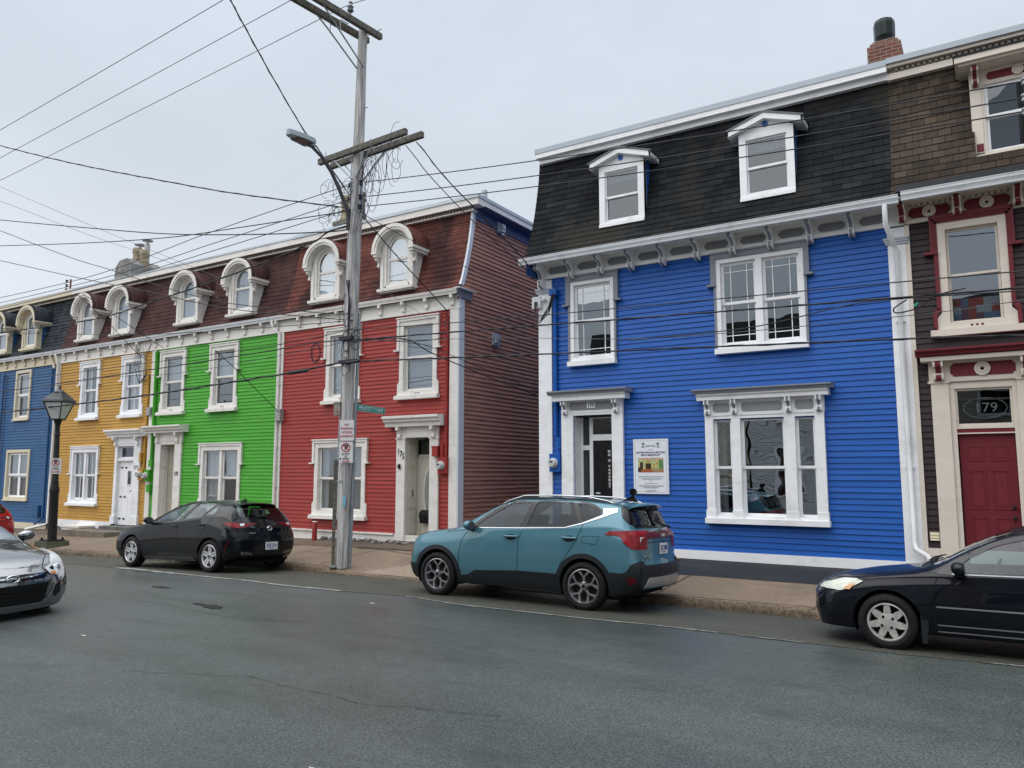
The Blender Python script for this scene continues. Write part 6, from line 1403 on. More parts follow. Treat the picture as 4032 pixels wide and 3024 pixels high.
wire([(3600, 1206, -3.02), (3614, 1192, -3.02)], .014, 'short green sleeve on the loose cable loop by the plum house', mat('green_sleeve', (.03, .45, .28), .4, .1), cat='sleeve')
LG = 'telephone cables running left from the pole'
wire([(1400, 1425, -3.06), (1345, 1427, -3.06), (1165, 1465, -3.06), (1000, 1491, -3.06), (500, 1567, -3.06), (0, 1625, -3.06), (-300, 1655, -3.06)], .019, 'heavy lowest cable sagging left across green and yellow houses', M_wire, LG, twist=True)
wire([(1400, 1337, -3.06), (1240, 1350, -3.06), (1035, 1386, -3.06), (500, 1470, -3.06), (0, 1543, -3.06), (-300, 1580, -3.06)], .013, 'middle cable running left above the green house upper windows', M_wire, LG)
wire([(1400, 1290, -3.06), (1240, 1330, -3.06), (1000, 1372, -3.06), (500, 1440, -3.06), (0, 1505, -3.06), (-300, 1540, -3.06)], .009, 'thin upper cable running left over the green house windows', M_wire, LG)
wire([(1390, 1340, -3.0), (1100, 1400, -3.0), (700, 1470, -3.0), (400, 1490, -3.0), (0, 1560, -3.0)], .006, 'hair-thin wire drooping between the left-hand cables', M_wireg, LG)
# drops and crossings
DG = 'service drops to houses'
wire([(1640, 560, -2.75), (1668, 592, -2.75), (1754, 700, -2.6), (1920, 872, -1.7), (2059, 1019, -.75), (2110, 1098, -.45)], .012, 'twisted double service drop from the crossarm end to the blue house eave', M_wire, DG, twist=True)
wire([(1598, 572, -2.75), (1640, 625, -2.7), (1700, 701, -2.5), (1872, 880, -1.6), (2035, 1025, -.75), (2105, 1105, -.45)], .010, 'single service drop ending at the blue house eave, left of the double one', M_wire, DG)
wire([(1428, 851, -2.95), (1560, 1005, -2.0), (1698, 1155, -.8), (1764, 1228, -.14)], .012, 'service drop crossing the red house right dormer to its conduit', M_wire, DG)
wire([(1420, 830, -2.95), (1483, 874, -2.6), (1700, 986, -1.8), (1845, 1056, -1.2), (1960, 1105, -.7), (2086, 1142, -.2)], .008, 'thin drop from the pole across the brown side wall', M_wire, DG)
wire([(1365, 1348, -3.0), (1582, 1333, -2.6), (1700, 1390, -2.0), (1900, 1475, -1.0), (2122, 1560, .6)], .012, 'dark drop cable slanting down the brown side wall into the lane', M_wire, DG)
wire([(1560, 1330, -2.6), (1700, 1368, -2.0), (1900, 1450, -1.0), (2122, 1542, .6)], .007, 'thin wire just above the dark drop cable over the lane', M_wire, DG)
wire([(847, 1379, -3.06), (930, 1455, -2.3), (1020, 1545, -1.2), (1098, 1622, -.16)], .009, 'drop from the left-hand cables down to the grey box beside the red house', M_wire, DG)
wire([(1764, 1232, -.14), (1756, 1262, -.16), (1748, 1300, -.2), (1740, 1330, -.25), (1590, 1345, -1.5), (1440, 1330, -2.9)], .009, 'slack black lead hanging at the red house conduit head', M_wire)
SG = 'cables crossing the left sky'
wire([(-250, 500, -5.5), (0, 573, -5), (300, 646, -4.5), (663, 716, -4), (928, 762, -3.5), (1300, 810, -3.0), (1400, 822, -2.95)], .014, 'twisted cable from the left edge rising to the pole below the high wires', M_wire, SG, twist=True)
wire([(850, -130, -9), (908, 0, -8), (975, 126, -7), (1074, 305, -5.8), (1193, 507, -4.4), (1260, 597, -3.8), (1344, 722, -3.05), (1400, 800, -3.0)], .012, 'twisted cable dropping steeply from the top edge beside the street light', M_wire, SG, twist=True)
wire([(-200, 650, -4), (0, 735, -3.5), (400, 905, -2), (862, 1094, -.2)], .006, 'thin straight wire falling right from the left edge to the green house roof', M_wireg, SG)
wire([(-200, 730, -4), (0, 792, -3.5), (350, 925, -2), (729, 1061, -.4), (870, 1190, -.1)], .006, 'second thin wire falling right, just below the first at left', M_wireg, SG)
wire([(-250, 840, -3.2), (0, 866, -3.1), (331, 896, -3.0), (663, 921, -3.0), (994, 923, -3.0), (1300, 912, -3.0), (1380, 900, -3.0)], .014, 'black cable sagging almost level across the left sky into the pole', M_wire, SG)
wire([(-250, 975, -3.2), (0, 968, -3.1), (331, 957, -3.0), (663, 935, -3.0), (928, 898, -3.0), (1300, 842, -3.0), (1400, 825, -3.0)], .012, 'black cable rising gently right, crossing the sagging one above the roofs', M_wire, SG)
wire([(-200, 830, -5), (0, 908, -4.6), (278, 1014, -4.0), (431, 1061, -3.8), (600, 1116, -3.6), (861, 1187, -3.3), (1200, 1226, -3.0), (1390, 1240, -3.0)], .010, 'cable from the left edge passing over the dormers to the pole middle', M_wire, SG)
wire([(-200, 985, -4), (0, 1026, -3.8), (319, 1096, -3.5), (600, 1151, -3.3), (900, 1215, -3.1), (1390, 1262, -3.0)], .011, 'cable from the left edge over the maroon roof to the pole', M_wire, SG)
wire([(-200, 1338, -3.0), (0, 1310, -3.0), (361, 1259, -3.0), (600, 1187, -3.0), (861, 1100, -3.0), (1200, 969, -3.0), (1290, 915, -3.0), (1365, 890, -3.0)], .016, 'heavy spliced cable climbing right across the dormers to the pole', M_wire, SG, twist=True)
wire([(-100, 1308, -3.0), (0, 1310, -3.0), (500, 1318, -3.0), (900, 1300, -3.0), (1390, 1262, -3.0)], .008, 'thin level wire at the eaves of the maroon roofs', M_wire, SG)
wire([(300, 1155, -3.4), (420, 1265, -2.5), (545, 1395, -1.2), (645, 1372, -.2)][:3]+[(590, 1420, -.2)], .009, 'drop sloping down across the yellow house dormers to its corner', M_wire, DG)
wire([(325, 1155, -3.0), (500, 1275, -1.6), (645, 1371, -.3)], .009, 'drop from the roof mast down to the green house corner bracket', M_wire, DG)
wire([(1436, 1100, -2.9), (1700, 1260, -2.9), (1800, 1420, -2.0), (1960, 1240, -1.2)][:2], .004, 'faint wire beside the pole above the red house cornice', M_wireg)
def corner_tangle():
    R = random.Random(8); h = thing('wire_bundle', (-23.0, -.1, 6), 'knot of black wires at the corner between the yellow and green houses', 'wires'); b = MB()
    def spl(P, k=7):
        P = [Vector(p) for p in P]; Q = []; n = len(P)
        for i in range(n-1):
            p0, p1, p2, p3 = P[max(i-1, 0)], P[i], P[i+1], P[min(i+2, n-1)]
            for j in range(k):
                t = j/k; Q.append(.5*((2*p1)+(p2-p0)*t+(2*p0-5*p1+4*p2-p3)*t*t+(3*p1-p0-3*p2+p3)*t**3))
        return Q+[P[-1]]
    for i in range(6):
        u = R.random; x = -23.75+.08*i
        b.tube(spl([(x-.05*i, -.18, 6.30-.04*i), (x+.05, -.24, 5.75-u()*.2), (x+.22+.05*u(), -.28, 5.25-.12*u()), (-23.35+.1*u(), -.26, 5.02-.1*u()), (-23.18, -.18, 5.15+.1*u()), (-23.15, -.12, 5.35)]), .007, 5)
    for i in range(3): b.tube(spl([(-23.75+.2*i, -.2, 6.2), (-23.4+.1*i, -.25, 5.9), (-23.1, -.2, 6.05-.1*i), (-22.95, -.15, 6.3)]), .006, 5)
    b.build('wire_loop', M_wire, h, smooth=60)
corner_tangle()
def roof_mast():
    p = at(279, 1100, .6); q = at(279, 1172, .6); h = thing('roof_mast', (p.x, .6, 8.9), 'thin steel service mast with wires standing on the roof above the yellow house', 'mast')
    b = MB(); b.tube([(p.x, .6, 8.9), (p.x, .6, p.z)], .035, 8); b.build('mast_pipe', mat('rust', (.20, .08, .04), .9, .4, (20, 20, 20)), h, smooth=50)
    for k in (.15, .5, .85):
        b = MB(); z = 8.98+(p.z-8.98)*k; b.lathe([(.03, -.05), (.06, -.04), (.03, 0), (.06, .04), (.03, .05)], (p.x-.12, .52, z), 12); b.build('insulator', M_insb, h, smooth=40)
roof_mast()
def far_pole():
    X = .90; h = thing('utility_pole', (X, -2.9, .2), 'spool rack of the next pole, just entering at the right edge', 'utility pole')
    b = MB(); b.tube([(X, -2.9, .15), (X, -2.9, 10.5)], [.13, .10], 18); b.build('pole_shaft', M_pole, h, smooth=40)
    b = MB(); b.box(X-.22, X-.20, -2.96, -2.90, 6.8, 7.45); b.box(X-.20, X-.1, -2.94, -2.92, 6.9, 6.93); b.box(X-.20, X-.1, -2.94, -2.92, 7.3, 7.33); b.build('insulator_rack', M_galv, h)
    for p in ((4027, 320), (4027, 385), (4030, 439)):
        v = at(p[0], p[1], -2.94); b = MB(); b.lathe([(.022, -.05), (.04, -.045), (.04, -.02), (.022, 0), (.04, .02), (.04, .045), (.022, .05)], (v.x+.02, -2.94, v.z), 12); b.build('insulator', M_galv, h, smooth=40)
far_pole()
# ------------------------------------------------------------------ cars
def pchip(K):
    xs = [k[0] for k in K]; ys = [k[1] for k in K]; n = len(xs)
    h = [xs[i+1]-xs[i] for i in range(n-1)]; d = [(ys[i+1]-ys[i])/h[i] for i in range(n-1)]; m = [0]*n
    m[0] = d[0]; m[-1] = d[-1]
    for i in range(1, n-1):
        if d[i-1]*d[i] <= 0: m[i] = 0
        else:
            w1, w2 = 2*h[i]+h[i-1], h[i]+2*h[i-1]; m[i] = (w1+w2)/(w1/d[i-1]+w2/d[i])
    def f(x):
        if x <= xs[0]: return ys[0]
        if x >= xs[-1]: return ys[-1]
        i = 0
        while x > xs[i+1]: i += 1
        t = (x-xs[i])/h[i]
        return ys[i]*(1+2*t)*(1-t)**2+m[i]*h[i]*t*(1-t)**2+ys[i+1]*t*t*(3-2*t)+m[i+1]*h[i]*t*t*(t-1)
    return f
def section(C, x):
    g = {k: C[k](x) for k in ('zt', 'zb', 'ze', 'zm', 'zr', 'wt', 'wb', 'wm')}
    wr = g['wm']-C.get('tuck', .05); zr = g['zr']
    P = [(0, zr), (wr-.16, zr), (wr-.03, zr+.015), (wr, zr+.10), (g['wm']-.008, zr+(g['zm']-zr)*.55), (g['wm'], g['zm']), (g['wm']-(g['wm']-g['wb'])*.35, g['zm']+(g['zb']-g['zm'])*.62),
         (g['wb']+.008, g['zb']-.03), (g['wb'], g['zb']), (g['wb']+(g['wt']-g['wb'])*.5+.012, g['zb']+(g['ze']-g['zb'])*.5), (g['wt'], g['ze']), (g['wt']*.72, g['ze']+(g['zt']-g['ze'])*.62), (g['wt']*.35, g['ze']+(g['zt']-g['ze'])*.93), (0, g['zt'])]
    R = [0, .05, .03, .05, 0, 0, 0, .012, .02, 0, .045, 0, 0, 0]
    Q = []
    for i, p in enumerate(P):
        if R[i] == 0: Q.append(p); continue
        a, b = P[i-1], P[i+1]
        def tow(q):
            L = math.dist(p, q); k = min(R[i], L*.42)/max(L, 1e-6); return (p[0]+(q[0]-p[0])*k, p[1]+(q[1]-p[1])*k)
        s, e = tow(a), tow(b); m = (s[0]*.25+p[0]*.5+e[0]*.25, s[1]*.25+p[1]*.5+e[1]*.25); Q += [s, m, e]
    O = []; n = len(Q)
    for i in range(n-1):
        L = math.dist(Q[i], Q[i+1]); K = 3
        p0, p1, p2, p3 = Q[max(i-1, 0)], Q[i], Q[i+1], Q[min(i+2, n-1)]
        for k in range(K):
            t = k/K; O.append((p1[0]+(p2[0]-p1[0])*t, p1[1]+(p2[1]-p1[1])*t))
    O.append(Q[-1]); return O
def car_surface(C, inset=0, x0=None, x1=None, zfloor=None):
    """closed lofted shell as (verts, faces); front at x=0, tail at x=L"""
    L = C['L']; a = 0 if x0 is None else x0; b = L if x1 is None else x1
    xs = []; x = a
    while x < b-1e-4:
        xs.append(x); e = min(x-0, L-x); x += .012 if e < .05 else .03 if e < .2 else .07
    xs.append(b); V = []; F = []; rows = []
    bf, bb = C.get('bowf', .12), C.get('bowb', .10)
    pf, pb = C.get('pf'), C.get('pb'); W = C['wm'](L/2)
    for x in xs:
        S = section(C, x); r = 1.0
        ef, eb = x/.16, (L-x)/.14
        if inset == 0:
            if ef < 1: r *= .93+.07*sqrt(max(0, 1-(1-ef)**2))
            if eb < 1: r *= .95+.05*sqrt(max(0, 1-(1-eb)**2))
        row = []
        for (y, z) in S:
            if inset:
                y = max(0, y-inset*(1 if y > .15 else 0)) ; z = max(z-inset*.8 if z > C['zb'](x) else z, zfloor)
                y = min(y, C['wb'](x)-inset-.01) if z < C['zb'](x) else y
            y *= r; X = x
            tf = max(0, 1-x/.7)**1.5; tb = max(0, 1-(L-x)/.6)**1.5
            X += tf*(bf*(y/W)**2*1.6+(pf(z) if pf else 0)); X -= tb*(bb*(y/W)**2*1.6+(pb(z) if pb else 0))
            row.append((X, y, z))
        full = row+[(p[0], -p[1], p[2]) for p in reversed(row[1:-1])]
        rows.append(len(V)); V += full; m = len(full)
    for i in range(len(xs)-1):
        for k in range(m):
            k2 = (k+1) % m; F.append((rows[i]+k, rows[i+1]+k, rows[i+1]+k2, rows[i]+k2))
    half = (m-2)//2+1   # index of top centre
    def cap(row, flip):
        nc = 8; idx = [[None]*(nc+1) for _ in range(half+1)]
        x_end = 0
        for k in range(half+1):
            A = V[row+k]; B = V[row+(m-k) % m]
            for c in range(nc+1):
                if k in (0, half): idx[k][c] = row+k; continue
                if c == 0: idx[k][c] = row+k
                elif c == nc: idx[k][c] = row+(m-k) % m
                else:
                    t = c/nc; y = A[1]+(B[1]-A[1])*t
                    tb = 1.0; dx = (bf if not flip else -bb)*1.6*((y/W)**2-(A[1]/W)**2)
                    if inset: dx = 0
                    idx[k][c] = len(V); V.append((A[0]+dx, y, A[2]))
        for k in range(half):
            for c in range(nc):
                q = (idx[k][c], idx[k+1][c], idx[k+1][c+1], idx[k][c+1])
                q2 = []
                for v in q:
                    if v not in q2: q2.append(v)
                if len(q2) > 2: F.append(tuple(q2 if not flip else reversed(q2)))
    cap(rows[0], False); cap(rows[-1], True)
    return V, F
def mk(name, V, F, mats=None):
    me = bpy.data.meshes.new(name); me.from_pydata(V, [], F)
    bm = bmesh.new(); bm.from_mesh(me); bmesh.ops.remove_doubles(bm, verts=bm.verts, dist=1e-6); bmesh.ops.recalc_face_normals(bm, faces=bm.faces); bm.to_mesh(me); bm.free()
    o = bpy.data.objects.new(name, me); sc.collection.objects.link(o); return o
def boolean(o, cutters):
    for c in cutters:
        m = o.modifiers.new('cut', 'BOOLEAN'); m.operation = 'DIFFERENCE'; m.solver = 'EXACT'; m.object = c
    bpy.context.view_layer.update(); dg = bpy.context.evaluated_depsgraph_get()
    me = bpy.data.meshes.new_from_object(o.evaluated_get(dg)); o.modifiers.clear(); o.data = me
    for c in cutters: bpy.data.objects.remove(c)
def sharp(me, deg=32):
    bm = bmesh.new(); bm.from_mesh(me)
    for f in bm.faces: f.smooth = True
    for e in bm.edges: e.smooth = len(e.link_faces) == 2 and e.calc_face_angle(0) < radians(deg)
    bm.to_mesh(me); bm.free()
def rpoly(P, r=.04, n=4):
    """round the corners of an outline"""
    O = []; N = len(P)
    for i in range(N):
        p = Vector(P[i][:2]); a = Vector(P[i-1][:2]); b = Vector(P[(i+1) % N][:2]); rr = P[i][2] if len(P[i]) > 2 else r
        da, db = a-p, b-p; k = min(rr, da.length*.45, db.length*.45)
        if k < 1e-4: O.append((p.x, p.y)); continue
        s, e = p+da.normalized()*k, p+db.normalized()*k
        for j in range(n+1):
            t = j/n; q = s*(1-t)**2+p*2*t*(1-t)+e*t*t; O.append((q.x, q.y))
    return O
class Car:
    def __init__(s, C, name, loc, rotz, label, paint, cat='car'):
        s.C = C; s.th = thing(name, loc, label, cat); s.th.rotation_euler = (0, 0, rotz); ORG[s.th.name] = Vector()
        V, F = car_surface(C); s.V = V; s.ob = mk('body', V, F); s.paint = paint
        me = s.ob.data; s.bvh = BVHTree.FromPolygons([v.co.copy() for v in me.vertices], [tuple(p.vertices) for p in me.polygons]); s.cut = []
    def hit(s, d, u, v, side=1):
        if d == 'side': o, r = Vector((u, 2.0*side, v)), Vector((0, -side, 0))
        elif d == 'top': o, r = Vector((u, v, 3.0)), Vector((0, 0, -1))
        elif d == 'rear': o, r = Vector((s.C['L']+2, u, v)), Vector((-1, 0, 0))
        else: o, r = Vector((-2, u, v)), Vector((1, 0, 0))
        h = s.bvh.ray_cast(o, r)
        if h[0] is None:
            h = s.bvh.find_nearest(o+r*2)
        n = h[1]
        if n.dot(r) > 0: n = -n
        return h[0], n, r
    def panel(s, name, d, poly, m, off=.003, th=.008, side=1, holes=(), grid=.04, parent=None, smooth=40, nrm=True):
        """skin following the body inside an outline seen from one direction, with a turned-in edge"""
        def dens(P):
            O = []
            for i in range(len(P)):
                a, b = Vector(P[i]), Vector(P[(i+1) % len(P)]); k = max(1, int((b-a).length/grid))
                O += [a.lerp(b, j/k) for j in range(k)]
            return O
        V2 = []; E = []; loops = []
        for P in [poly]+list(holes):
            D = dens([tuple(p[:2]) for p in P]); b0 = len(V2); V2 += D; loops.append((b0, len(D))); E += [(b0+i, b0+(i+1) % len(D)) for i in range(len(D))]
        xs = [p[0] for p in poly]; ys = [p[1] for p in poly]
        def dist_ok(q):
            return all((q-w).length > grid*.45 for w in V2[:n0])
        n0 = len(V2)
        for x in rngf(min(xs), max(xs), grid)[1:-1]:
            for y in rngf(min(ys), max(ys), grid)[1:-1]:
                if inside((x, y), [tuple(p[:2]) for p in poly]) and not any(inside((x, y), [tuple(p[:2]) for p in H]) for H in holes) and dist_ok(Vector((x, y))): V2.append(Vector((x, y)))
        r = delaunay_2d_cdt(V2, E, [], 0, 1e-5); pv = r[0]
        fs = []
        PP = [tuple(p[:2]) for p in poly]; HH = [[tuple(p[:2]) for p in H] for H in holes]
        for f in r[2]:
            c = (sum(pv[i].x for i in f)/3, sum(pv[i].y for i in f)/3)
            if inside(c, PP) and not any(inside(c, H) for H in HH): fs.append(tuple(f))
        V = []
        for p in pv:
            h, n, rr = s.hit(d, p.x, p.y, side); V.append(h+(n if nrm else -rr)*off)
        bm = bmesh.new(); bv = [bm.verts.new(v) for v in V]
        for f in fs:
            try: bm.faces.new([bv[i] for i in f])
            except ValueError: pass
        loose = [v for v in bm.verts if not v.link_faces]; bmesh.ops.delete(bm, geom=loose, context='VERTS')
        bmesh.ops.recalc_face_normals(bm, faces=bm.faces)
        bm.verts.ensure_lookup_table()
        _, _, rr = s.hit(d, sum(xs)/len(xs), sum(ys)/len(ys), side)
        tot = sum((f.normal*f.calc_area() for f in bm.faces), Vector())
        if tot.dot(rr) > 0: bmesh.ops.reverse_faces(bm, faces=bm.faces)
        if th:
            be = [e for e in bm.edges if len(e.link_faces) == 1]; ret = bmesh.ops.extrude_edge_only(bm, edges=be)
            for v in [g for g in ret['geom'] if isinstance(g, bmesh.types.BMVert)]: v.co += rr*th
        me = bpy.data.meshes.new(name); 
        for f in bm.faces: f.smooth = True
        for e in bm.edges: e.smooth = len(e.link_faces) == 2 and e.calc_face_angle(0) < radians(smooth)
        bm.to_mesh(me); bm.free(); me.materials.append(m)
        o = bpy.data.objects.new(name, me); sc.collection.objects.link(o); o.parent = parent or s.th; return o
    def strip(s, name, d, pts, w, m, off=.002, side=1, parent=None, step=.05):
        P = []
        for a, b in zip(pts, pts[1:]):
            a, b = Vector(a), Vector(b); k = max(1, int((b-a).length/step)); P += [a.lerp(b, j/k) for j in range(k)]
        P.append(Vector(pts[-1])); b = MB(); T = []
        for i, p in enumerate(P):
            t = (P[min(i+1, len(P)-1)]-P[max(i-1, 0)]).normalized(); q = Vector((-t.y, t.x))*w/2
            A, n, _ = s.hit(d, p.x-q.x, p.y-q.y, side); B_, n2, _ = s.hit(d, p.x+q.x, p.y+q.y, side); T.append((A+n*off, B_+n2*off))
        for (a0, b0), (a1, b1) in zip(T, T[1:]): b.quad(a0, a1, b1, b0)
        return b.build(name, m, parent or s.th, smooth=60)
    def prism_cut(s, d, poly, a, b):
        B = MB(); B.prism([tuple(p[:2]) for p in poly], a, b, {'side': 'y', 'top': 'z', 'rear': 'x', 'front': 'x'}[d]); s.cut.append(mk('cutter', B.v, B.f))
    def cyl_cut(s, x, z, r, y0, y1):
        B = MB(); n = 40; P = [(x+r*cos(2*pi*k/n), z+r*sin(2*pi*k/n)) for k in range(n)]; B.prism(P, y0, y1, 'y'); s.cut.append(mk('cutter', B.v, B.f))
    def finish(s, paint):
        boolean(s.ob, s.cut); s.ob.data.materials.clear(); s.ob.data.materials.append(paint); s.ob.name = 'body'; s.ob.parent = s.th; sharp(s.ob.data)
M_tyre = mat('tyre_rubber', (.009, .009, .010), .8, .25, (20, 20, 20), bump=.3, bscale=80, spec=.25)
M_well = mat('wheel_well', (.006, .006, .006), .95, .2)
M_trimb = mat('black_cladding', (.010, .013, .016), .5, .12, (8, 8, 8), bump=.15, bscale=160, spec=.3)
M_gloss = mat('gloss_black_trim', (.005, .005, .007), .12, .1, spec=.4)
M_chrome = mat('chrome', (.75, .78, .82), .12, .05, metal=1)
M_seam = mat('panel_gap', (.003, .004, .005), .8, .1)
M_seat = mat('seat_cloth', (.035, .036, .04), .85, .2, (9, 9, 9))
M_cglass = glass('car_glass', (.40, .50, .50), .06); M_cglassd = glass('tinted_car_glass', (.15, .17, .19), .03); M_clear = glass('clear_car_glass', (.46, .58, .57), .05)
M_satin = mat('satin_chrome', (.46, .48, .51), .25, .05, metal=1)
M_lred = mat('red_lamp', (.19, .005, .009), .25, .35, (14, 14, 14), coat=.2); M_lredd = mat('dark_red_lamp', (.085, .004, .008), .25, .25, (14, 14, 14), coat=.15)
M_lclear = mat('clear_lamp', (.55, .57, .60), .12, .10, (9, 9, 9), coat=.6); M_amber = mat('amber_lamp', (.70, .20, .01), .25, .2, (40, 40, 40), coat=.4)
M_plate = mat('number_plate_white', (.62, .63, .64), .45, .06); M_plb = mat('plate_blue', (.02, .03, .20), .5, .1)
M_under = mat('underbody', (.008, .008, .009), .9, .3)
def carpaint(name, col, metal=.0, rough=.28, var=.05, dirt=None, coat=.75, ior=1.5):
    m = mat(name, col, rough, var, (1.5, 1.5, 1.5), metal=metal, coat=coat, spec=.05, dirt=dirt, dirtamt=.25, dscale=3); m.node_tree.nodes['Principled BSDF'].inputs['Coat IOR'].default_value = ior; return m
def wheel(car, x, z, y, side, R, rr, style, mr, w=.21, dark=M_black):
    """tyre, rim barrel, spokes and hub; axle along y, outer face at |y|"""
    t = bpy.data.objects.new('wheel', None); sc.collection.objects.link(t); t.parent = car.th; t.location = (x, y, z); t.rotation_euler = (0, 0, 0 if side < 0 else pi); t.empty_display_size = .1
    b = MB(); prof = [(rr-.008, .012), (rr+.012, .0), (rr+.030, -.004), (R-.065, -.016), (R-.030, -.008), (R-.010, .012), (R, .030)]
    for k in (.065, .105, .145): prof += [(R, k-.012), (R-.009, k-.008), (R-.009, k), (R, k+.004)]
    prof += [(R, w-.03), (R-.012, w-.012), (R-.04, w), (rr, w-.01), (rr-.02, w*.5)]
    b.lathe(prof, (0, 0, 0), 56, 'y', close=True); b.build('tyre', M_tyre, t, smooth=35)
    b = MB(); b.lathe([(rr, .006), (rr-.012, .002), (rr-.018, .012), (rr-.022, .03), (rr-.03, w-.03), (rr-.005, w-.02)], (0, 0, 0), 48, 'y', close=True)
    b.build('rim', mr, t, smooth=35)
    b = MB(); b.lathe([(.001, .10), (rr*.62, .10), (rr*.62, .115), (rr-.03, .12), (.001, .12)], (0, 0, 0), 32, 'y', close=False); b.build('brake_disc', mat('brake_dark', (.02, .019, .018), .7, .4, (9, 9, 9)), t)  # dark backing disc behind the spokes
    def spoke(P, y0, y1, m=mr, nm='spoke', dish=.012):
        B = MB()
        n = len(P); top = [(p[0], y0+dish*(1-min(1, math.hypot(*p)/rr)) , p[1]) for p in P]; cx_, cz = sum(p[0] for p in P)/n, sum(p[1] for p in P)/n
        bot = [(cx_+(p[0]-cx_)*1.06, y1, cz+(p[1]-cz)*1.06) for p in P]
        B.mesh(top+bot, [tuple(range(n))]+[(i, i+n, (i+1) % n+n, (i+1) % n) for i in range(n)]); return B
    def pol(r, a): return (r*cos(a), r*sin(a))
    S = MB()
    def add(P, y0, y1, dish=.012):
        B = spoke(P, y0, y1, dish=dish); S.mesh(B.v, B.f)
    N = 5
    a00 = radians(90)
    for k in range(7 if style == 'star7' else 5):
        a = a00+2*pi*k/(7 if style == 'star7' else 5)
        if style == 'y5':      # forked spokes
            for s_ in (-1, 1):
                ro = rr-.016
                add([pol(.045, a+s_*.10), pol(rr*.50, a+s_*.06), pol(ro, a+s_*.46), pol(ro, a+s_*.27), pol(rr*.56, a+s_*.0+.0*s_), pol(.045, a-s_*.25)], .020, .055)
            add([pol(.05, a-.42), pol(rr*.52, a-.13), pol(rr*.58, a), pol(rr*.52, a+.13), pol(.05, a+.42)], .022, .06)
        elif style == 'twin5':
            for s_ in (-1, 1):
                ro = rr-.014; add([pol(.06, a+s_*.05), pol(ro, a+s_*.055), pol(ro, a+s_*.23), pol(.075, a+s_*.62)], .016, .055)
        elif style == 'star7':
            ro = rr-.012; add([pol(.05, a-.45), pol(rr*.60, a-.31), pol(ro, a-.13), pol(ro, a+.13), pol(rr*.60, a+.31), pol(.05, a+.45)], .010, .05, .004)
    S.lathe([(.001, .014), (.045, .014), (.062, .022), (.068, .06)] if style != 'star7' else [(.001, .006), (.08, .008), (.10, .014), (.105, .05)], (0, 0, 0), 24, 'y')
    S.build('spokes', mr, t, smooth=28)
    c = MB(); c.lathe([(.001, .006), (.024, .006), (.028, .012), (.028, .02)], (0, 0, 0), 18, 'y') if style != 'star7' else None
    rb = .052 if style != 'star7' else .068
    for k in range(5 if style != 'star7' else 4):
        a = a00+pi/5+2*pi*k/(5 if style != 'star7' else 4); c.lathe([(.001, .005 if style == 'star7' else .012), (.010 if style != 'star7' else .016, .005 if style == 'star7' else .012), (.011 if style != 'star7' else .016, .03)], (rb*cos(a), 0, rb*sin(a)), 10, 'y')
    c.build('hub_cap', dark, t)
    return t
def mirror_part(car, m, x, y, z, side, cap, sc_=1.0):
    b = MB(); bm = bmesh.new(); bmesh.ops.create_uvsphere(bm, u_segments=16, v_segments=10, radius=1)
    for v in bm.verts:
        c = v.co; c.x = max(-1, min(.55, c.x*1.1)); v.co = Vector((x+c.x*.085*sc_, side*(y+.11+c.y*.115*sc_), z+c.z*.075*sc_-.01*c.x))
    me = bpy.data.meshes.new('mirror'); bmesh.ops.recalc_face_normals(bm, faces=bm.faces)
    for f in bm.faces: f.smooth = True
    bm.to_mesh(me); bm.free(); me.materials.append(cap); o = bpy.data.objects.new('mirror', me); sc.collection.objects.link(o); o.parent = car.th
    b.prism([(x-.05, side*(y-.04)), (x+.04, side*(y-.04)), (x+.02, side*(y+.06)), (x-.05, side*(y+.06))], z-.085, z-.05, 'z'); b.build('mirror_arm', M_gloss, o)
    g = MB(); g.lathe([(.001, 0), (.8, 0), (.8, .01)], (0, 0, 0), 18, 'x'); g.v = [(x+.052*sc_+p[0]*.3, side*(y+.11)+p[1]*.105*sc_, z+p[2]*.072*sc_) for p in g.v]; g.build('mirror_glass', mat('mirror_glass_dark', (.06, .07, .075), .06, .2), o)
def interior(car, x0, floor, belt, seats, wheel_x=None, w=.55, head=.28):
    for (x, ys) in seats:
        for y in ys:
            b = MB(); Mx = Matrix.Translation((x, y, floor)) @ Matrix.Rotation(radians(16), 4, 'Y')
            b.cbox(0, 0, .32, .16, .50, .62, Mx); b.cbox(-.30, 0, .05, .52, .50, .18, Matrix.Translation((x, y, floor))); b.cbox(.02, 0, .62+head/2+.04, .09, .24, head*.75, Mx)
            b.build('seat', M_seat, car.th)
    if wheel_x:
        b = MB(); R = Matrix.Translation((wheel_x, -.36, belt-.02)) @ Matrix.Rotation(radians(-65), 4, 'Y')
        for k in range(20):
            a, c = 2*pi*k/20, 2*pi*(k+1)/20; b.tube([R @ Vector((.19*cos(a), .19*sin(a), 0)), R @ Vector((.19*cos(c), .19*sin(c), 0))], .014, 6)
        b.tube([R @ Vector((-.18, 0, 0)), R @ Vector((.18, 0, 0))], .014, 5); b.build('steering_wheel', M_seat, car.th)
    b = MB(); b.box(x0+.1, x0+.55, -w, w, floor, belt-.06); b.build('dashboard', M_seat, car.th)
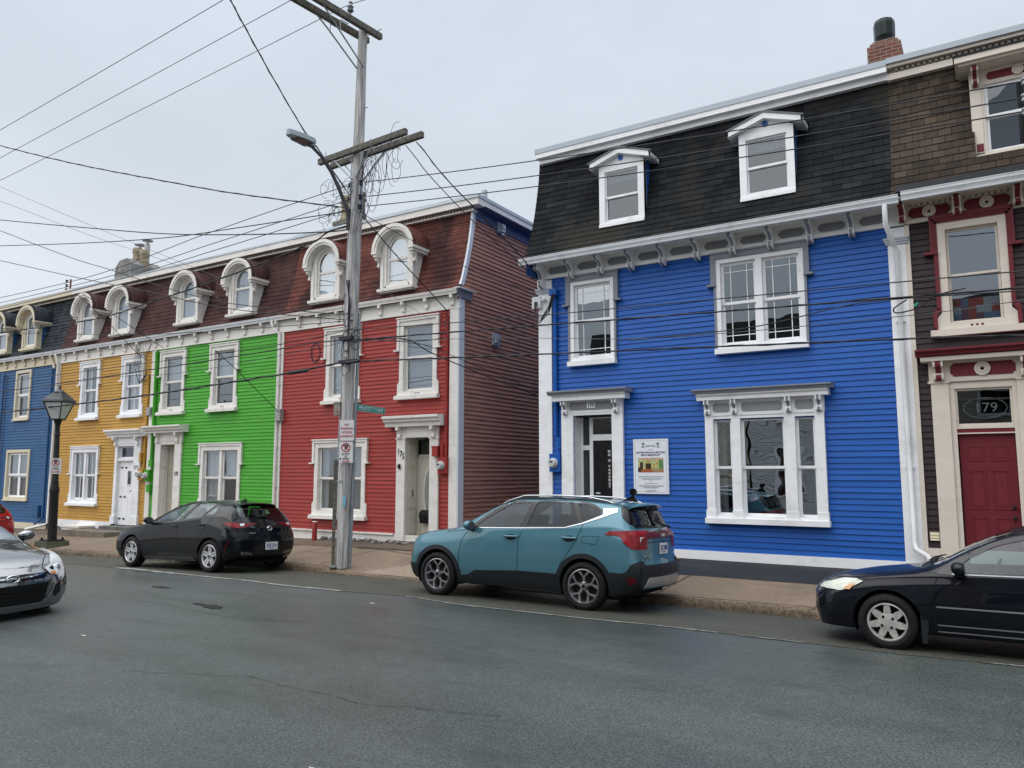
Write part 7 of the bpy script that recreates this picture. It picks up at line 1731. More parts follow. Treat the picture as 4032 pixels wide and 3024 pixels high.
def plate(car, d, u, v, body, x, par=None, tilt=0, w=.31, h=.155, rotz=pi/2):
    """number plate facing the rear"""
    h_ = bpy.data.objects.new('number_plate', None)
    b = MB(); P = []
    for cx_, cz, a0 in ((w/2-.01, h/2-.01, 0), (-w/2+.01, h/2-.01, 90), (-w/2+.01, -h/2+.01, 180), (w/2-.01, -h/2+.01, 270)): P += arc(cx_, cz, .01, a0, a0+90, 3)
    b.prism(P, -.004, .004); o = b.build('number_plate', M_plate, car.th); o.location = (x, u, v); o.rotation_euler = (radians(-tilt), 0, rotz)
    text('lettering', body, .098, (0, -.006, .006), o, M_plb, .74, bold=.012, local=True, sp=1.05)
    text('lettering', 'NEWFOUNDLAND', .017, (0, -.006, -.052), o, M_plb, .9, local=True)
    return o
def K(*a): return pchip(list(zip(a[::2], a[1::2])))
def arch_band(cx, cz, ri, ro, a0=-18, a1=198, n=22):
    o = [(cx+ro*cos(radians(a0+(a1-a0)*i/n)), cz+ro*sin(radians(a0+(a1-a0)*i/n))) for i in range(n+1)]
    return o+[(cx+ri*cos(radians(a1-(a1-a0)*i/n)), cz+ri*sin(radians(a1-(a1-a0)*i/n))) for i in range(n+1)]
def circ_guard(poly, wheels):
    return poly
def base_car(C, name, loc, rotz, label, paint, ax, zw, rw, wins, wsh, rg, cab, tilt=(0, 0), yw=.42):
    c = Car(C, name, loc, rotz, label, paint); c.th.rotation_euler = (tilt[0], tilt[1], rotz)
    V, F = car_surface(C, inset=.055, x0=cab[0], x1=cab[1], zfloor=cab[2]); c.cut.append(mk('cutter', V, F))
    for a in ax:
        for s in (-1, 1): c.cyl_cut(a, zw, rw, s*yw, s*1.3)
    for P in wins:
        for s in (-1, 1): c.prism_cut('side', P, s*.30, s*1.3)
    c.prism_cut('top', wsh, C['wsz'], 2.0); c.prism_cut('rear', rg, C['L']-C.get('rgd', .75), C['L']+.3)
    c.finish(paint)
    # dark liners in the arches
    for a in ax:
        for s in (-1, 1):
            b = MB(); n = 18; pts = [(a+(rw-.004)*cos(pi*(-.12+1.24*i/n)), zw+(rw-.004)*sin(pi*(-.12+1.24*i/n))) for i in range(n+1)]
            for p, q in zip(pts, pts[1:]): b.quad((p[0], s*(yw+.01), p[1]), (q[0], s*(yw+.01), q[1]), (q[0], s*(C['wm'](a)-.05), q[1]), (p[0], s*(C['wm'](a)-.05), p[1]))
            b.poly([(p[0], s*(yw+.012), p[1]) for p in pts]); b.build('wheel_arch_liner', M_well, c.th)
    b = MB(); b.box(.35, C['L']-.3, -.62, .62, C['zr'](2)-.0, C['zr'](2)+.06); b.build('underbody', M_under, c.th)
    return c

# ---- teal compact SUV in the middle
def spoiler(c, paint, x0, x1, hw, zlow):
    """roof lip carried past the hatch: painted skin over a dark underside, bowed in plan"""
    b = MB(); u = MB(); n = 12; rows = []
    for i in range(n+1):
        y = -hw+2*hw*i/n; e = x1-.10*(y/hw)**2; z0 = c.hit('top', x0, y)[0].z; zs = c.hit('top', x0-.15, y)[0].z; sl = (z0-zs)/.15
        pts = [(x0+(e-x0)*t, y, z0+.004+sl*.55*(e-x0)*t) for t in (0, .35, .7, .93, 1.0)]; pts[-1] = (pts[-1][0]+.012, y, pts[-1][2]-.018); pts.insert(0, (x0-.02, y, z0-.01))
        rows.append((pts, (e-.01, y, pts[-1][2]-.012), (x0+.12, y, zlow-.02)))
    for r0, r1 in zip(rows, rows[1:]):
        for k in range(5): b.quad(r0[0][k], r0[0][k+1], r1[0][k+1], r1[0][k])
        u.quad(r0[0][-1], r0[1], r1[1], r1[0][-1]); u.quad(r0[1], r0[2], r1[2], r1[1])
    for r, s_ in ((rows[0], 1), (rows[-1], -1)): b.poly(r[0]+[r[1], r[2]])
    b.build('roof_spoiler', paint, c.th, smooth=50); u.build('spoiler_underside', M_gloss, c.th)
def build_suv():
    paint = carpaint('teal_paint', (.066, .168, .215), .3, .32, .03)
    C = dict(L=4.385, zt=K(0, .74, .05, .86, .15, .94, .5, 1.02, 1.0, 1.09, 1.15, 1.12, 1.6, 1.37, 1.95, 1.53, 2.3, 1.60, 2.7, 1.615, 3.2, 1.60, 3.7, 1.565, 4.0, 1.52, 4.08, 1.49, 4.27, 1.19, 4.33, 1.14, 4.385, 1.11),
             zb=K(0, .70, .1, .84, .4, .95, 1.0, 1.03, 1.4, 1.075, 2.4, 1.125, 3.2, 1.17, 3.8, 1.20, 4.2, 1.15, 4.385, 1.07),
             ze=K(0, .72, .1, .87, .5, .995, 1.0, 1.065, 1.15, 1.10, 1.6, 1.32, 1.95, 1.47, 2.3, 1.545, 3.2, 1.55, 3.7, 1.515, 4.0, 1.47, 4.08, 1.44, 4.27, 1.175, 4.385, 1.09),
             wt=K(0, .56, .15, .68, 1.0, .72, 1.3, .72, 1.7, .69, 2.1, .675, 2.7, .67, 3.6, .645, 4.1, .60, 4.27, .65, 4.385, .68),
             wb=K(0, .68, .2, .80, 1.0, .835, 2.2, .845, 3.2, .845, 3.9, .82, 4.25, .77, 4.385, .74),
             wm=K(0, .74, .15, .84, .45, .885, .9, .90, 2.2, .885, 3.4, .90, 4.0, .89, 4.25, .86, 4.385, .82),
             zm=K(0, .55, .4, .66, 2.2, .70, 3.6, .74, 4.385, .70), zr=K(0, .27, .5, .215, 3.9, .215, 4.385, .34), tuck=.045, bowf=.15, bowb=.085, wsz=1.06, rgd=.62,
             pf=K(.2, .10, .4, .02, .6, 0, .8, .03, 1.2, .08), pb=K(.2, .10, .45, .0, .62, .0, .75, .05, 1.0, .06, 1.2, .08, 1.6, .08))
    W1 = rpoly([(1.55, 1.125, .02), (1.70, 1.245, .02), (2.13, 1.485, .05), (2.49, 1.515, .03), (2.37, 1.15, .03)]); W2 = rpoly([(2.49, 1.16, .03), (2.60, 1.52, .03), (3.22, 1.515, .03), (3.36, 1.235, .03), (3.15, 1.18, .05)])
    W3 = rpoly([(3.29, 1.51, .02), (3.42, 1.505, .05), (3.62, 1.435, .05), (3.70, 1.37, .05), (3.43, 1.255, .04)])
    RG = rpoly([(-.51, 1.43), (.51, 1.43), (.59, 1.20), (-.59, 1.20)], .05)
    WS = rpoly([(1.24, -.64), (1.24, .64), (1.90, .55), (1.90, -.55)], .06)
    c = base_car(C, 'parked_car', (-8.588, -3.85, .115), 0, 'teal blue compact SUV parked at the laneway in front of the blue guest house', paint, (.84, 3.47), .345, .40, (W1, W2, W3), WS, RG, (1.36, 4.16, .42), tilt=(-.035, 0), yw=.55)
    for s in (-1, 1):
        DLO = rpoly([(1.42, 1.10, .02), (1.62, 1.265, .02), (2.05, 1.515, .08), (2.4, 1.545, .1), (3.3, 1.55, .1), (3.55, 1.51, .08), (3.75, 1.39, .05), (3.42, 1.235, .05), (3.15, 1.16, .1), (2.4, 1.13, .1)])
        c.panel('window_surround', 'side', DLO, M_gloss, .004, .016, s, (W1, W2, W3))
        for P, m, nm in ((W1, M_clear, 'window_glass'), (W2, M_cglassd, 'window_glass'), (W3, M_cglassd, 'window_glass')): c.panel(nm, 'side', P, m, -.004, 0, s)
        c.panel('chrome_strip', 'side', [(1.50, 1.105), (2.4, 1.135), (3.15, 1.165), (3.43, 1.237), (3.72, 1.355), (3.70, 1.45), (3.90, 1.455), (3.92, 1.40), (3.70, 1.312), (3.43, 1.222), (3.15, 1.153), (2.4, 1.122), (1.50, 1.094)], M_satin, .008, .01, s, grid=.05)
        c.panel('rear_quarter_trim', 'side', rpoly([(3.94, 1.475, .02), (4.14, 1.44, .02), (4.245, 1.20, .02), (4.12, 1.22, .05), (4.00, 1.33, .05)]), M_gloss, .012, .014, s, grid=.025)
        c.panel('sill_cladding', 'side', rpoly([(1.21, .20, .01), (1.24, .36, .02), (1.44, .375, .02), (1.58, .455, .03), (2.35, .495, .05), (3.08, .495, .02), (3.10, .20, .01)]), M_trimb, .012, .02, s)
        c.panel('arch_trim', 'side', arch_band(.84, .345, .395, .462, -22, 200), M_trimb, .012, .02, s); c.panel('arch_trim', 'side', arch_band(3.47, .345, .395, .462, -20, 202), M_trimb, .012, .02, s)
        c.panel('rear_corner_cladding', 'side', rpoly([(3.86, .24, .01), (3.87, .46, .03), (3.90, .575, .03), (4.04, .56, .05), (4.13, .585, .03), (4.20, .70, .03), (4.28, .72, .01), (4.285, .34, .03), (4.1, .235, .03)]), M_trimb, .016, .02, s, grid=.03)
        c.panel('front_corner_cladding', 'side', rpoly([(.10, .47, .01), (.30, .50, .02), (.42, .50, .02), (.44, .24, .01), (.30, .225, .02), (.12, .33, .03)]), M_trimb, .010, .02, s)
        c.panel('tail_lamp', 'side', rpoly([(3.79, 1.085, .02), (3.86, 1.135, .02), (4.15, 1.145, .02), (4.275, 1.14, .01), (4.285, .89, .01), (4.20, .89, .02), (4.08, .98, .03), (4.03, 1.065, .03)]), M_lred, .010, .015, s, grid=.03)
        c.panel('head_lamp', 'side', rpoly([(.09, .86, .01), (.12, .935, .01), (.36, .985, .01), (.56, .995, .01), (.46, .955, .02), (.25, .92, .02), (.16, .80, .01), (.11, .78, .01)]), M_lclear, .006, .01, s, grid=.04)
        c.panel('side_marker', 'side', rpoly([(.16, .60, .01), (.20, .73, .01), (.265, .735, .01), (.225, .595, .01)]), M_amber, .008, .01, s, grid=.04)
        for P in ([(1.30, .215), (1.28, .39), (1.27, .70), (1.32, .92), (1.44, 1.08)], [(2.36, .24), (2.36, .52), (2.355, .90), (2.40, 1.05), (2.44, 1.13)], [(2.44, 1.13), (2.58, 1.55)], [(3.10, .52), (3.09, .62), (3.22, .80), (3.36, 1.0), (3.45, 1.24)], [(1.44, 1.075), (1.0, 1.02)], [(3.93, 1.50), (3.90, 1.56)], [(.40, 1.0), (.30, .97)]): c.strip('panel_gap', 'side', P, .009, M_seam, .0015, s)
        c.strip('panel_gap', 'side', rpoly([(3.44, .93), (3.45, 1.05), (3.72, 1.06), (3.68, .94)], .03)+[(3.44, .96)], .006, M_seam, .0015, s)
        for x in (2.10, 3.11):
            b = MB(); P = [c.hit('side', x+.25*i/6, .998+.02*(x > 3), s)[0]+Vector((0, s*(.012+.028*sin(pi*i/6)), 0)) for i in range(7)]; b.tube(P, [.012, .017, .017, .017, .017, .017, .012], 8); b.build('door_handle', paint, c.th, smooth=60)
            c.panel('handle_recess', 'side', [(x+.03+.19*(.5+.5*cos(t*pi/8)), .985+.02*(x > 3)+.045*sin(t*pi/8)) for t in range(16)], M_gloss, .001, 0, s, grid=.05)
        RP = [(1.80, .57, -.005), (2.0, .575, .030), (2.3, .58, .055), (2.9, .58, .060), (3.4, .57, .055), (3.72, .56, .030), (3.86, .55, -.002)]
        b = MB(); b.tube([(x, s*y, c.hit('top', x, s*y)[0].z+z) for x, y, z in RP], [.008, .011, .013, .013, .013, .011, .008], 8); b.build('roof_rail', M_satin, c.th, smooth=60)
        b = MB(); b.tube([(x, s*y, c.hit('top', x, s*y)[0].z+z*.35) for x, y, z in RP], .015, 6); b.build('rail_base', M_gloss, c.th, smooth=60)
        mirror_part(c, M_gloss, 1.50, .84, 1.14, s, paint)
        for x in (.84, 3.47): wheel(c, x, .345, s*.885, s, .345, .245, 'y5', mat('machined_alloy', (.30, .29, .31), .32, .25, (9, 9, 9), metal=.75))
        c.panel('reflector', 'side', rpoly([(4.14, .52, .01), (4.22, .53, .01), (4.25, .45, .01), (4.16, .40, .01)]), M_lredd, .020, .01, s, grid=.04)
    c.panel('windscreen', 'top', WS, M_cglass, -.004, 0)
    c.panel('rear_window', 'rear', RG, M_cglassd, -.004, 0); c.panel('rear_window_surround', 'rear', rpoly([(-.555, 1.455), (.555, 1.455), (.635, 1.18), (-.635, 1.18)], .05), M_gloss, .010, .014, holes=(RG,), grid=.03)
    spoiler(c, paint, 3.86, 4.20, .56, 1.445)
    c.panel('light_bar', 'rear', rpoly([(-.50, 1.035), (-.50, 1.118), (.50, 1.118), (.50, 1.035)], .01), M_lredd, .012, .012, grid=.03)
    for s in (-1, 1):
        c.panel('tail_lamp_inner', 'rear', rpoly([(s*.50, 1.03, .01), (s*.50, 1.122, .01), (s*.675, 1.12, .01), (s*.695, .89, .01), (s*.63, .89, .01), (s*.61, 1.0, .02)]), M_lred, .012, .014, grid=.03)
        c.panel('reversing_lamp', 'rear', rpoly([(s*.55, 1.055, .005), (s*.66, 1.06, .005), (s*.66, .985, .005), (s*.63, 1.035, .005)]), M_lclear, .017, .005, grid=.03)
        c.strip('hatch_gap', 'rear', [(s*.60, 1.17), (s*.61, 1.12)], .010, M_seam, .002)
    c.panel('rear_bumper', 'rear', rpoly([(-.735, .72, .02), (-.66, .735, .02), (-.60, .665, .02), (.60, .665, .02), (.66, .735, .02), (.735, .72, .02), (.73, .37, .03), (-.73, .37, .03)]), M_trimb, .018, .02, grid=.03)
    c.panel('skid_plate', 'rear', rpoly([(-.67, .375, .01), (-.55, .50, .02), (.55, .50, .02), (.67, .375, .01)]), mat('satin_silver', (.36, .37, .38), .35, .1, metal=.6), .026, .02, grid=.03)
    c.strip('hatch_crease', 'rear', [(-.68, .985), (-.3, .982), (.3, .982), (.68, .985)], .008, M_seam, .005)
    plate(c, 'rear', .02, .885, 'JVZ 808', c.hit('rear', .02, .885)[0].x+.014, w=.305)
    # maker's letters on the light bar, model name low on the hatch
    x = c.hit('rear', 0, 1.08)[0].x+.020
    b = MB(); 
    def bar(y0, z0, y1, z1, w=.0085): b.tube([(x, y0, z0), (x, y1, z1)], w, 5)
    bar(-.075, 1.06, -.075, 1.10); bar(-.075, 1.075, -.035, 1.10); bar(-.062, 1.085, -.03, 1.06); bar(-.005, 1.06, -.005, 1.10); bar(.015, 1.06, .045, 1.10); bar(.045, 1.10, .045, 1.06); bar(-.005, 1.10, .015, 1.06)
    b.build('maker_lettering', M_chrome, c.th)
    text('model_lettering', 'SELTOS', .050, (c.hit('rear', -.52, .79)[0].x+.022, -.52, .79), c.th, M_chrome, 1.15, rot=(pi/2, 0, pi/2-.12), bold=.03, ext=.004)
    b = MB(); b.tube([(4.33, .30, 1.19), (4.31, .10, 1.22), (4.285, -.15, 1.27)], [.02, .013, .008], 6); b.build('rear_wiper', M_trimb, c.th)
    b = MB(); b.prism([(3.70, 1.57), (3.95, 1.55), (3.90, 1.62), (3.86, 1.645)], -.012, .012, 'y'); b.tube([(3.87, -.025, 1.70), (3.87, .025, 1.70)], .055, 18); b.tube([(3.88, 0, 1.60), (3.88, 0, 1.66)], .014, 8); b.build('antenna', M_gloss, c.th)
    c.panel('front_grille', 'front', rpoly([(-.55, .86), (.55, .86), (.62, .74), (.45, .66), (-.45, .66), (-.62, .74)], .03), M_gloss, .006, .01)
    c.panel('front_bumper', 'front', rpoly([(-.75, .50), (.75, .50), (.70, .30), (-.70, .30)], .04), M_trimb, .012, .02)
    c.strip('bonnet_gap', 'top', [(.42, -.735), (.8, -.745), (1.15, -.72)], .008, M_seam); c.strip('bonnet_gap', 'top', [(.42, .735), (.8, .745), (1.15, .72)], .008, M_seam); c.strip('bonnet_gap', 'top', [(1.15, -.72), (1.17, 0), (1.15, .72)], .03, M_trimb)
    interior(c, 1.36, .45, 1.10, ((2.25, (-.36, .36)), (3.15, (-.38, 0, .38))), 1.72)
build_suv()

# ---- black hatchback by the pole, and the red one far left from the same shape
def hatch_shape():
    return dict(L=4.37, zt=K(0, .60, .05, .68, .25, .765, .7, .865, 1.15, .945, 1.32, .985, 1.8, 1.215, 2.2, 1.37, 2.5, 1.425, 2.9, 1.435, 3.4, 1.41, 3.75, 1.375, 3.88, 1.35, 4.14, 1.13, 4.22, 1.06, 4.30, .95, 4.37, .88),
             zb=K(0, .55, .1, .66, .5, .77, 1.2, .885, 1.6, .925, 2.5, .985, 3.2, 1.06, 3.6, 1.10, 3.95, 1.09, 4.2, 1.0, 4.37, .86),
             ze=K(0, .57, .1, .69, .5, .825, 1.15, .925, 1.32, .965, 1.8, 1.175, 2.2, 1.315, 2.6, 1.38, 3.1, 1.385, 3.5, 1.35, 3.75, 1.32, 3.9, 1.28, 4.14, 1.10, 4.37, .87),
             wt=K(0, .55, .15, .66, 1.0, .70, 1.4, .69, 1.8, .63, 2.2, .60, 3.0, .59, 3.6, .56, 3.9, .56, 4.15, .60, 4.37, .66),
             wb=K(0, .66, .2, .79, 1.0, .825, 2.2, .84, 3.2, .83, 3.7, .80, 4.1, .76, 4.37, .70),
             wm=K(0, .72, .15, .83, .45, .875, .95, .89, 2.2, .865, 3.4, .895, 3.9, .89, 4.2, .85, 4.37, .79),
             zm=K(0, .46, .4, .55, 2.2, .60, 3.6, .68, 4.37, .62), zr=K(0, .20, .5, .17, 3.9, .19, 4.37, .30), tuck=.05, bowf=.17, bowb=.12, wsz=.93, rgd=.70,
             pf=K(.2, .08, .4, .0, .55, 0, .7, .05, 1.2, .08), pb=K(.2, .08, .45, .0, .70, .0, .78, .04, .95, .05, 1.1, .10, 1.6, .10))
def build_hatch(name, loc, label, paint, full=True, platetxt='JOJ 214'):
    C = hatch_shape()
    W1 = rpoly([(1.58, .955, .01), (1.80, 1.125, .03), (2.18, 1.275, .06), (2.55, 1.355, .05), (2.78, 1.375, .03), (2.47, 1.01, .03)]); W2 = rpoly([(2.62, 1.03, .03), (2.89, 1.375, .03), (3.30, 1.37, .05), (3.39, 1.335, .03), (3.20, 1.095, .02)])
    W3 = rpoly([(3.25, 1.105, .015), (3.43, 1.325, .015), (3.53, 1.24, .03), (3.56, 1.155, .03)])
    RG = rpoly([(-.49, 1.315), (.49, 1.315), (.565, 1.13), (.50, 1.085), (-.50, 1.085), (-.565, 1.13)], .05); WS = rpoly([(1.42, -.63), (1.42, .63), (2.18, .53), (2.18, -.53)], .06)
    c = base_car(C, name, loc, 0, label, paint, (.95, 3.60), .322, .372, (W1, W2, W3), WS, RG, (1.50, 4.05, .36), tilt=(-.035, -.019), yw=.55)
    for s in (-1, 1):
        c.panel('window_surround', 'side', rpoly([(1.30, .925, .02), (1.74, 1.135, .03), (2.14, 1.30, .08), (2.6, 1.39, .08), (3.1, 1.40, .1), (3.42, 1.375, .05), (3.58, 1.27, .05), (3.63, 1.14, .04), (3.2, 1.065, .05), (2.5, .985, .05), (1.56, .93, .02)]), M_gloss, .004, .014, s, (W1, W2, W3))
        for P in (W1, W2, W3): c.panel('window_glass', 'side', P, M_clear, -.004, 0, s)
        c.panel('tail_lamp', 'side', rpoly([(3.94, .975, .01), (4.10, .98, .01), (4.24, .96, .01), (4.24, .875, .01), (4.14, .88, .02), (4.02, .93, .02)]), M_lred, .010, .014, s, grid=.03)
        for P in ([(1.37, .26), (1.36, .55), (1.42, .84), (1.56, .93)], [(2.50, .24), (2.52, .6), (2.50, .90), (2.52, .985)], [(2.52, .985), (2.80, 1.39)], [(3.22, .40), (3.28, .70), (3.48, .95), (3.62, 1.13)], [(4.02, .90), (4.12, .72), (4.16, .30)]): c.strip('panel_gap', 'side', P, .009, M_seam, .0015, s)
        for x in (2.27, 3.17):
            b = MB(); P = [c.hit('side', x+.23*i/6, .895+.045*(x > 3), s)[0]+Vector((0, s*(.010+.026*sin(pi*i/6)), 0)) for i in range(7)]; b.tube(P, [.011, .015, .016, .016, .016, .015, .011], 8); b.build('door_handle', paint, c.th, smooth=60)
        c.panel('side_skirt', 'side', rpoly([(1.40, .19, .01), (1.42, .255, .02), (3.05, .30, .05), (3.15, .21, .02)]), mat('skirt_grey', (.05, .052, .058), .3, .1), .016, .02, s)
        c.panel('head_lamp', 'side', rpoly([(.12, .66, .01), (.25, .73, .01), (.62, .80, .01), (.50, .755, .02), (.22, .67, .02)]), M_lclear, .006, .01, s, grid=.04)
        mirror_part(c, M_gloss, 1.62, .83, 1.005, s, paint, .95)
        for x in (.95, 3.60): wheel(c, x, .322, s*.875, s, .325, .226, 'twin5', mat('silver_alloy', (.55, .55, .56), .30, .12, (9, 9, 9), metal=.6))
        c.panel('rear_lamp', 'rear', rpoly([(s*.32, .955, .01), (s*.50, .975, .02), (s*.63, .972, .01), (s*.66, .885, .01), (s*.58, .89, .02), (s*.50, .93, .02)]), M_lredd, .012, .014, grid=.03)
        c.panel('reversing_lamp', 'rear', rpoly([(s*.52, .955, .005), (s*.62, .955, .005), (s*.63, .91, .005), (s*.57, .91, .005)]), M_lclear, .017, .005, grid=.03)
        c.panel('exhaust_trim', 'rear', rpoly([(s*.40, .36, .01), (s*.60, .36, .01), (s*.64, .405, .01), (s*.46, .395, .01)]), M_chrome, .010, .02, grid=.05); c.panel('exhaust_opening', 'rear', rpoly([(s*.43, .368, .005), (s*.59, .368, .005), (s*.61, .395, .005), (s*.475, .388, .005)]), M_well, .013, 0, grid=.05)
        c.strip('corner_reflector', 'side', [(4.12, .62), (4.06, .48), (4.04, .38)], .02, M_lredd, .004, s)
        c.strip('hatch_gap', 'rear', [(s*.56, 1.07), (s*.54, .98)], .009, M_seam, .002)
    c.panel('windscreen', 'top', WS, M_clear, -.004, 0); c.panel('rear_window', 'rear', RG, M_clear, -.004, 0); c.panel('rear_window_surround', 'rear', rpoly([(-.53, 1.335), (.53, 1.335), (.605, 1.13), (.52, 1.06), (-.52, 1.06), (-.605, 1.13)], .05), M_gloss, .003, .01, holes=(RG,))
    spoiler(c, paint, 3.64, 3.98, .53, 1.325)
    c.strip('hatch_gap', 'rear', [(-.50, .74), (-.3, .715), (.3, .715), (.50, .74)], .009, M_seam, .002)
    c.panel('bumper_recess', 'rear', rpoly([(-.50, .62, .05), (.50, .62, .05), (.58, .44, .05), (-.58, .44, .05)]), paint, .012, .01); c.panel('lower_valance', 'rear', rpoly([(-.66, .42), (.66, .42), (.62, .34), (-.62, .34)], .03), M_trimb, .006, .01)
    plate(c, 'rear', .02, .515, platetxt, c.hit('rear', .02, .515)[0].x+.024)
    # oval badge
    xx = c.hit('rear', 0, .86)[0].x+.006; b = MB()
    def ell(cy, cz, ry, rz, r=.006): b.tube([(xx, cy+ry*cos(i*pi/12), cz+rz*sin(i*pi/12)) for i in range(25)], r, 6, caps=False)
    ell(0, .86, .062, .042); ell(0, .86, .022, .040, .004); ell(0, .878, .045, .018, .004); b.build('maker_badge', M_chrome, c.th)
    text('model_lettering', 'COROLLA', .030, (c.hit('rear', -.40, .775)[0].x+.006, -.40, .775), c.th, M_chrome, 1.1, rot=(pi/2, 0, pi/2-.1), bold=.03, ext=.003)
    b = MB(); b.tube([(4.17, .05, 1.085), (4.14, -.15, 1.125), (4.10, -.42, 1.15)], [.02, .012, .008], 6); b.build('rear_wiper', M_trimb, c.th)
    b = MB(); b.prism([(3.38, 1.40), (3.58, 1.385), (3.56, 1.46), (3.53, 1.465)], -.012, .012, 'y'); b.build('antenna', M_gloss, c.th)
    interior(c, 1.50, .40, .93, ((2.30, (-.36, .36)), (3.20, (-.36, .36))), 1.85)
    return c
M_pblack = carpaint('black_car_paint', (.003, .004, .006), 0, .3, .05, coat=.6)
build_hatch('parked_car', (-17.01, -3.915, .035), 'glossy black hatchback parked in front of the green and red houses', M_pblack)
build_hatch('parked_car', (-28.95, -3.85, -.20), 'red hatchback half hidden behind the oncoming car at far left', carpaint('red_car_paint', (.32, .008, .012), .2, .25, .05), platetxt='')

# ---- dark sedan cut by the right edge
def build_sedan():
    paint = carpaint('dark_navy_paint', (.004, .005, .009), 0, .35, .12, dirt=(.012, .014, .020), coat=.5)
    C = dict(L=4.44, zt=K(0, .56, .04, .63, .2, .725, .6, .815, 1.05, .885, 1.28, .93, 1.75, 1.19, 2.15, 1.37, 2.6, 1.43, 3.1, 1.42, 3.5, 1.33, 3.9, 1.12, 4.02, 1.07, 4.38, 1.04, 4.44, .95),
             zb=K(0, .52, .1, .63, .4, .715, .9, .80, 1.4, .845, 2.4, .875, 3.4, .905, 4.0, .92, 4.3, .91, 4.44, .86), ze=K(0, .54, .1, .66, .5, .775, 1.05, .86, 1.28, .905, 1.75, 1.14, 2.15, 1.295, 2.6, 1.345, 3.0, 1.335, 3.4, 1.26, 3.9, 1.08, 4.1, 1.02, 4.44, .92),
             wt=K(0, .52, .15, .63, 1.0, .68, 1.3, .68, 1.8, .60, 2.2, .565, 3.0, .56, 3.6, .58, 4.0, .66, 4.44, .66), wb=K(0, .64, .2, .77, 1.0, .80, 2.2, .81, 3.4, .80, 4.1, .77, 4.44, .71),
             wm=K(0, .72, .15, .81, .45, .85, .9, .86, 2.2, .855, 3.5, .86, 4.2, .84, 4.44, .77), zm=K(0, .42, .4, .52, 2.2, .56, 4.44, .58), zr=K(0, .19, .5, .19, 3.9, .19, 4.44, .28), tuck=.04, bowf=.13, bowb=.1, wsz=.89, rgd=.95,
             pf=K(.15, .06, .3, .02, .45, 0, .56, .0, .62, .03, 1.2, .06), pb=K(.2, .05, .6, .0, 1.2, .03))
    W1 = rpoly([(1.56, .885, .03), (1.66, 1.015, .03), (1.95, 1.18, .08), (2.25, 1.26, .08), (2.47, 1.28, .03), (2.44, .905, .02)]); W2 = rpoly([(2.54, .91, .03), (2.56, 1.28, .03), (3.0, 1.265, .08), (3.32, 1.16, .04), (3.42, .94, .04)])
    WS = rpoly([(1.33, -.62), (1.33, .62), (2.10, .50), (2.10, -.50)], .06); RG = rpoly([(-.5, 1.36), (.5, 1.36), (.58, 1.13), (-.58, 1.13)], .05)
    c = base_car(C, 'parked_car', (-2.0, -4.335, .125), 0, 'dark navy sedan with silver hubcaps parked at the right edge', paint, (.87, 3.49), .305, .352, (W1, W2), WS, RG, (1.42, 3.75, .34), tilt=(-.035, 0), yw=.52)
    for s in (-1, 1):
        c.panel('window_surround', 'side', rpoly([(1.30, .865, .02), (1.62, 1.05, .03), (1.92, 1.215, .08), (2.25, 1.30, .08), (2.6, 1.315, .08), (3.05, 1.295, .08), (3.36, 1.18, .04), (3.48, .93, .03), (2.4, .88, .1), (1.5, .855, .03)]), M_gloss, .003, .014, s, (W1, W2))
        for P in (W1, W2): c.panel('window_glass', 'side', P, M_clear, -.004, 0, s)
        c.strip('belt_strip', 'side', [(1.52, .862), (2.4, .882), (3.44, .925)], .012, mat('pale_strip', (.28, .29, .31), .3, .1, metal=.4), .006, s)
        for P in ([(1.36, .26), (1.33, .50), (1.33, .70), (1.40, .85)], [(2.48, .26), (2.49, .88)], [(.62, .725), (.55, .68), (.50, .59)], [(3.15, .5), (3.3, .75), (3.44, .92)]): c.strip('panel_gap', 'side', P, .009, M_seam, .0015, s)
        for z, w in ((.515, .016), (.325, .014), (.255, .012)): c.strip('rubbing_strip', 'side', [(1.36, z), (2.2, z+.005), (3.08, z+.005)], w, mat('pale_strip', (.28, .29, .31), .3, .1, metal=.4) if z != .9 else M_seam, .006, s)
        c.panel('head_lamp', 'side', rpoly([(.20, .615, .01), (.27, .685, .02), (.42, .735, .03), (.58, .745, .02), (.64, .725, .01), (.54, .665, .03), (.40, .61, .03)]), mat('yellowed_headlamp', (.55, .58, .50), .22, .2, (12, 12, 12), coat=.5), .016, .018, s, grid=.02)
        c.panel('turn_lamp', 'side', rpoly([(.43, .63, .01), (.50, .69, .02), (.56, .69, .02), (.50, .63, .01)]), mat('faded_amber', (.55, .33, .18), .3, .2, (30, 30, 30)), .021, .002, s, grid=.02)
        mirror_part(c, M_gloss, 1.60, .80, .93, s, paint, .95)
        for x in (.87, 3.49):
            wheel(c, x, .305, s*.845, s, .305, .205, 'star7', mat('hubcap_silver', (.50, .49, .46), .35, .25, (14, 14, 14), metal=.35, dirt=(.22, .19, .14), dirtamt=.5, dscale=9))
            b = MB(); b.prism([(x+.335, .12), (x+.39, .12), (x+.41, .40), (x+.33, .40)], s*.66, s*.845, 'y'); b.build('mud_flap', M_trimb, c.th)
        b = MB(); P = [c.hit('side', 2.22+.18*i/5, .79, s)[0]+Vector((0, s*(.01+.025*sin(pi*i/5)), 0)) for i in range(6)]; b.tube(P, .014, 8); b.build('door_handle', paint, c.th, smooth=60)
        b = MB(); b.tube([(1.27, s*.15, .945), (1.31, s*.40, .96), (1.36, s*.60, .985)], .010, 6); b.tube([(1.22, s*.52, .92), (1.28, s*.50, .965), (1.42, s*.30, 1.01)], .008, 6); b.build('wiper', M_trimb, c.th)
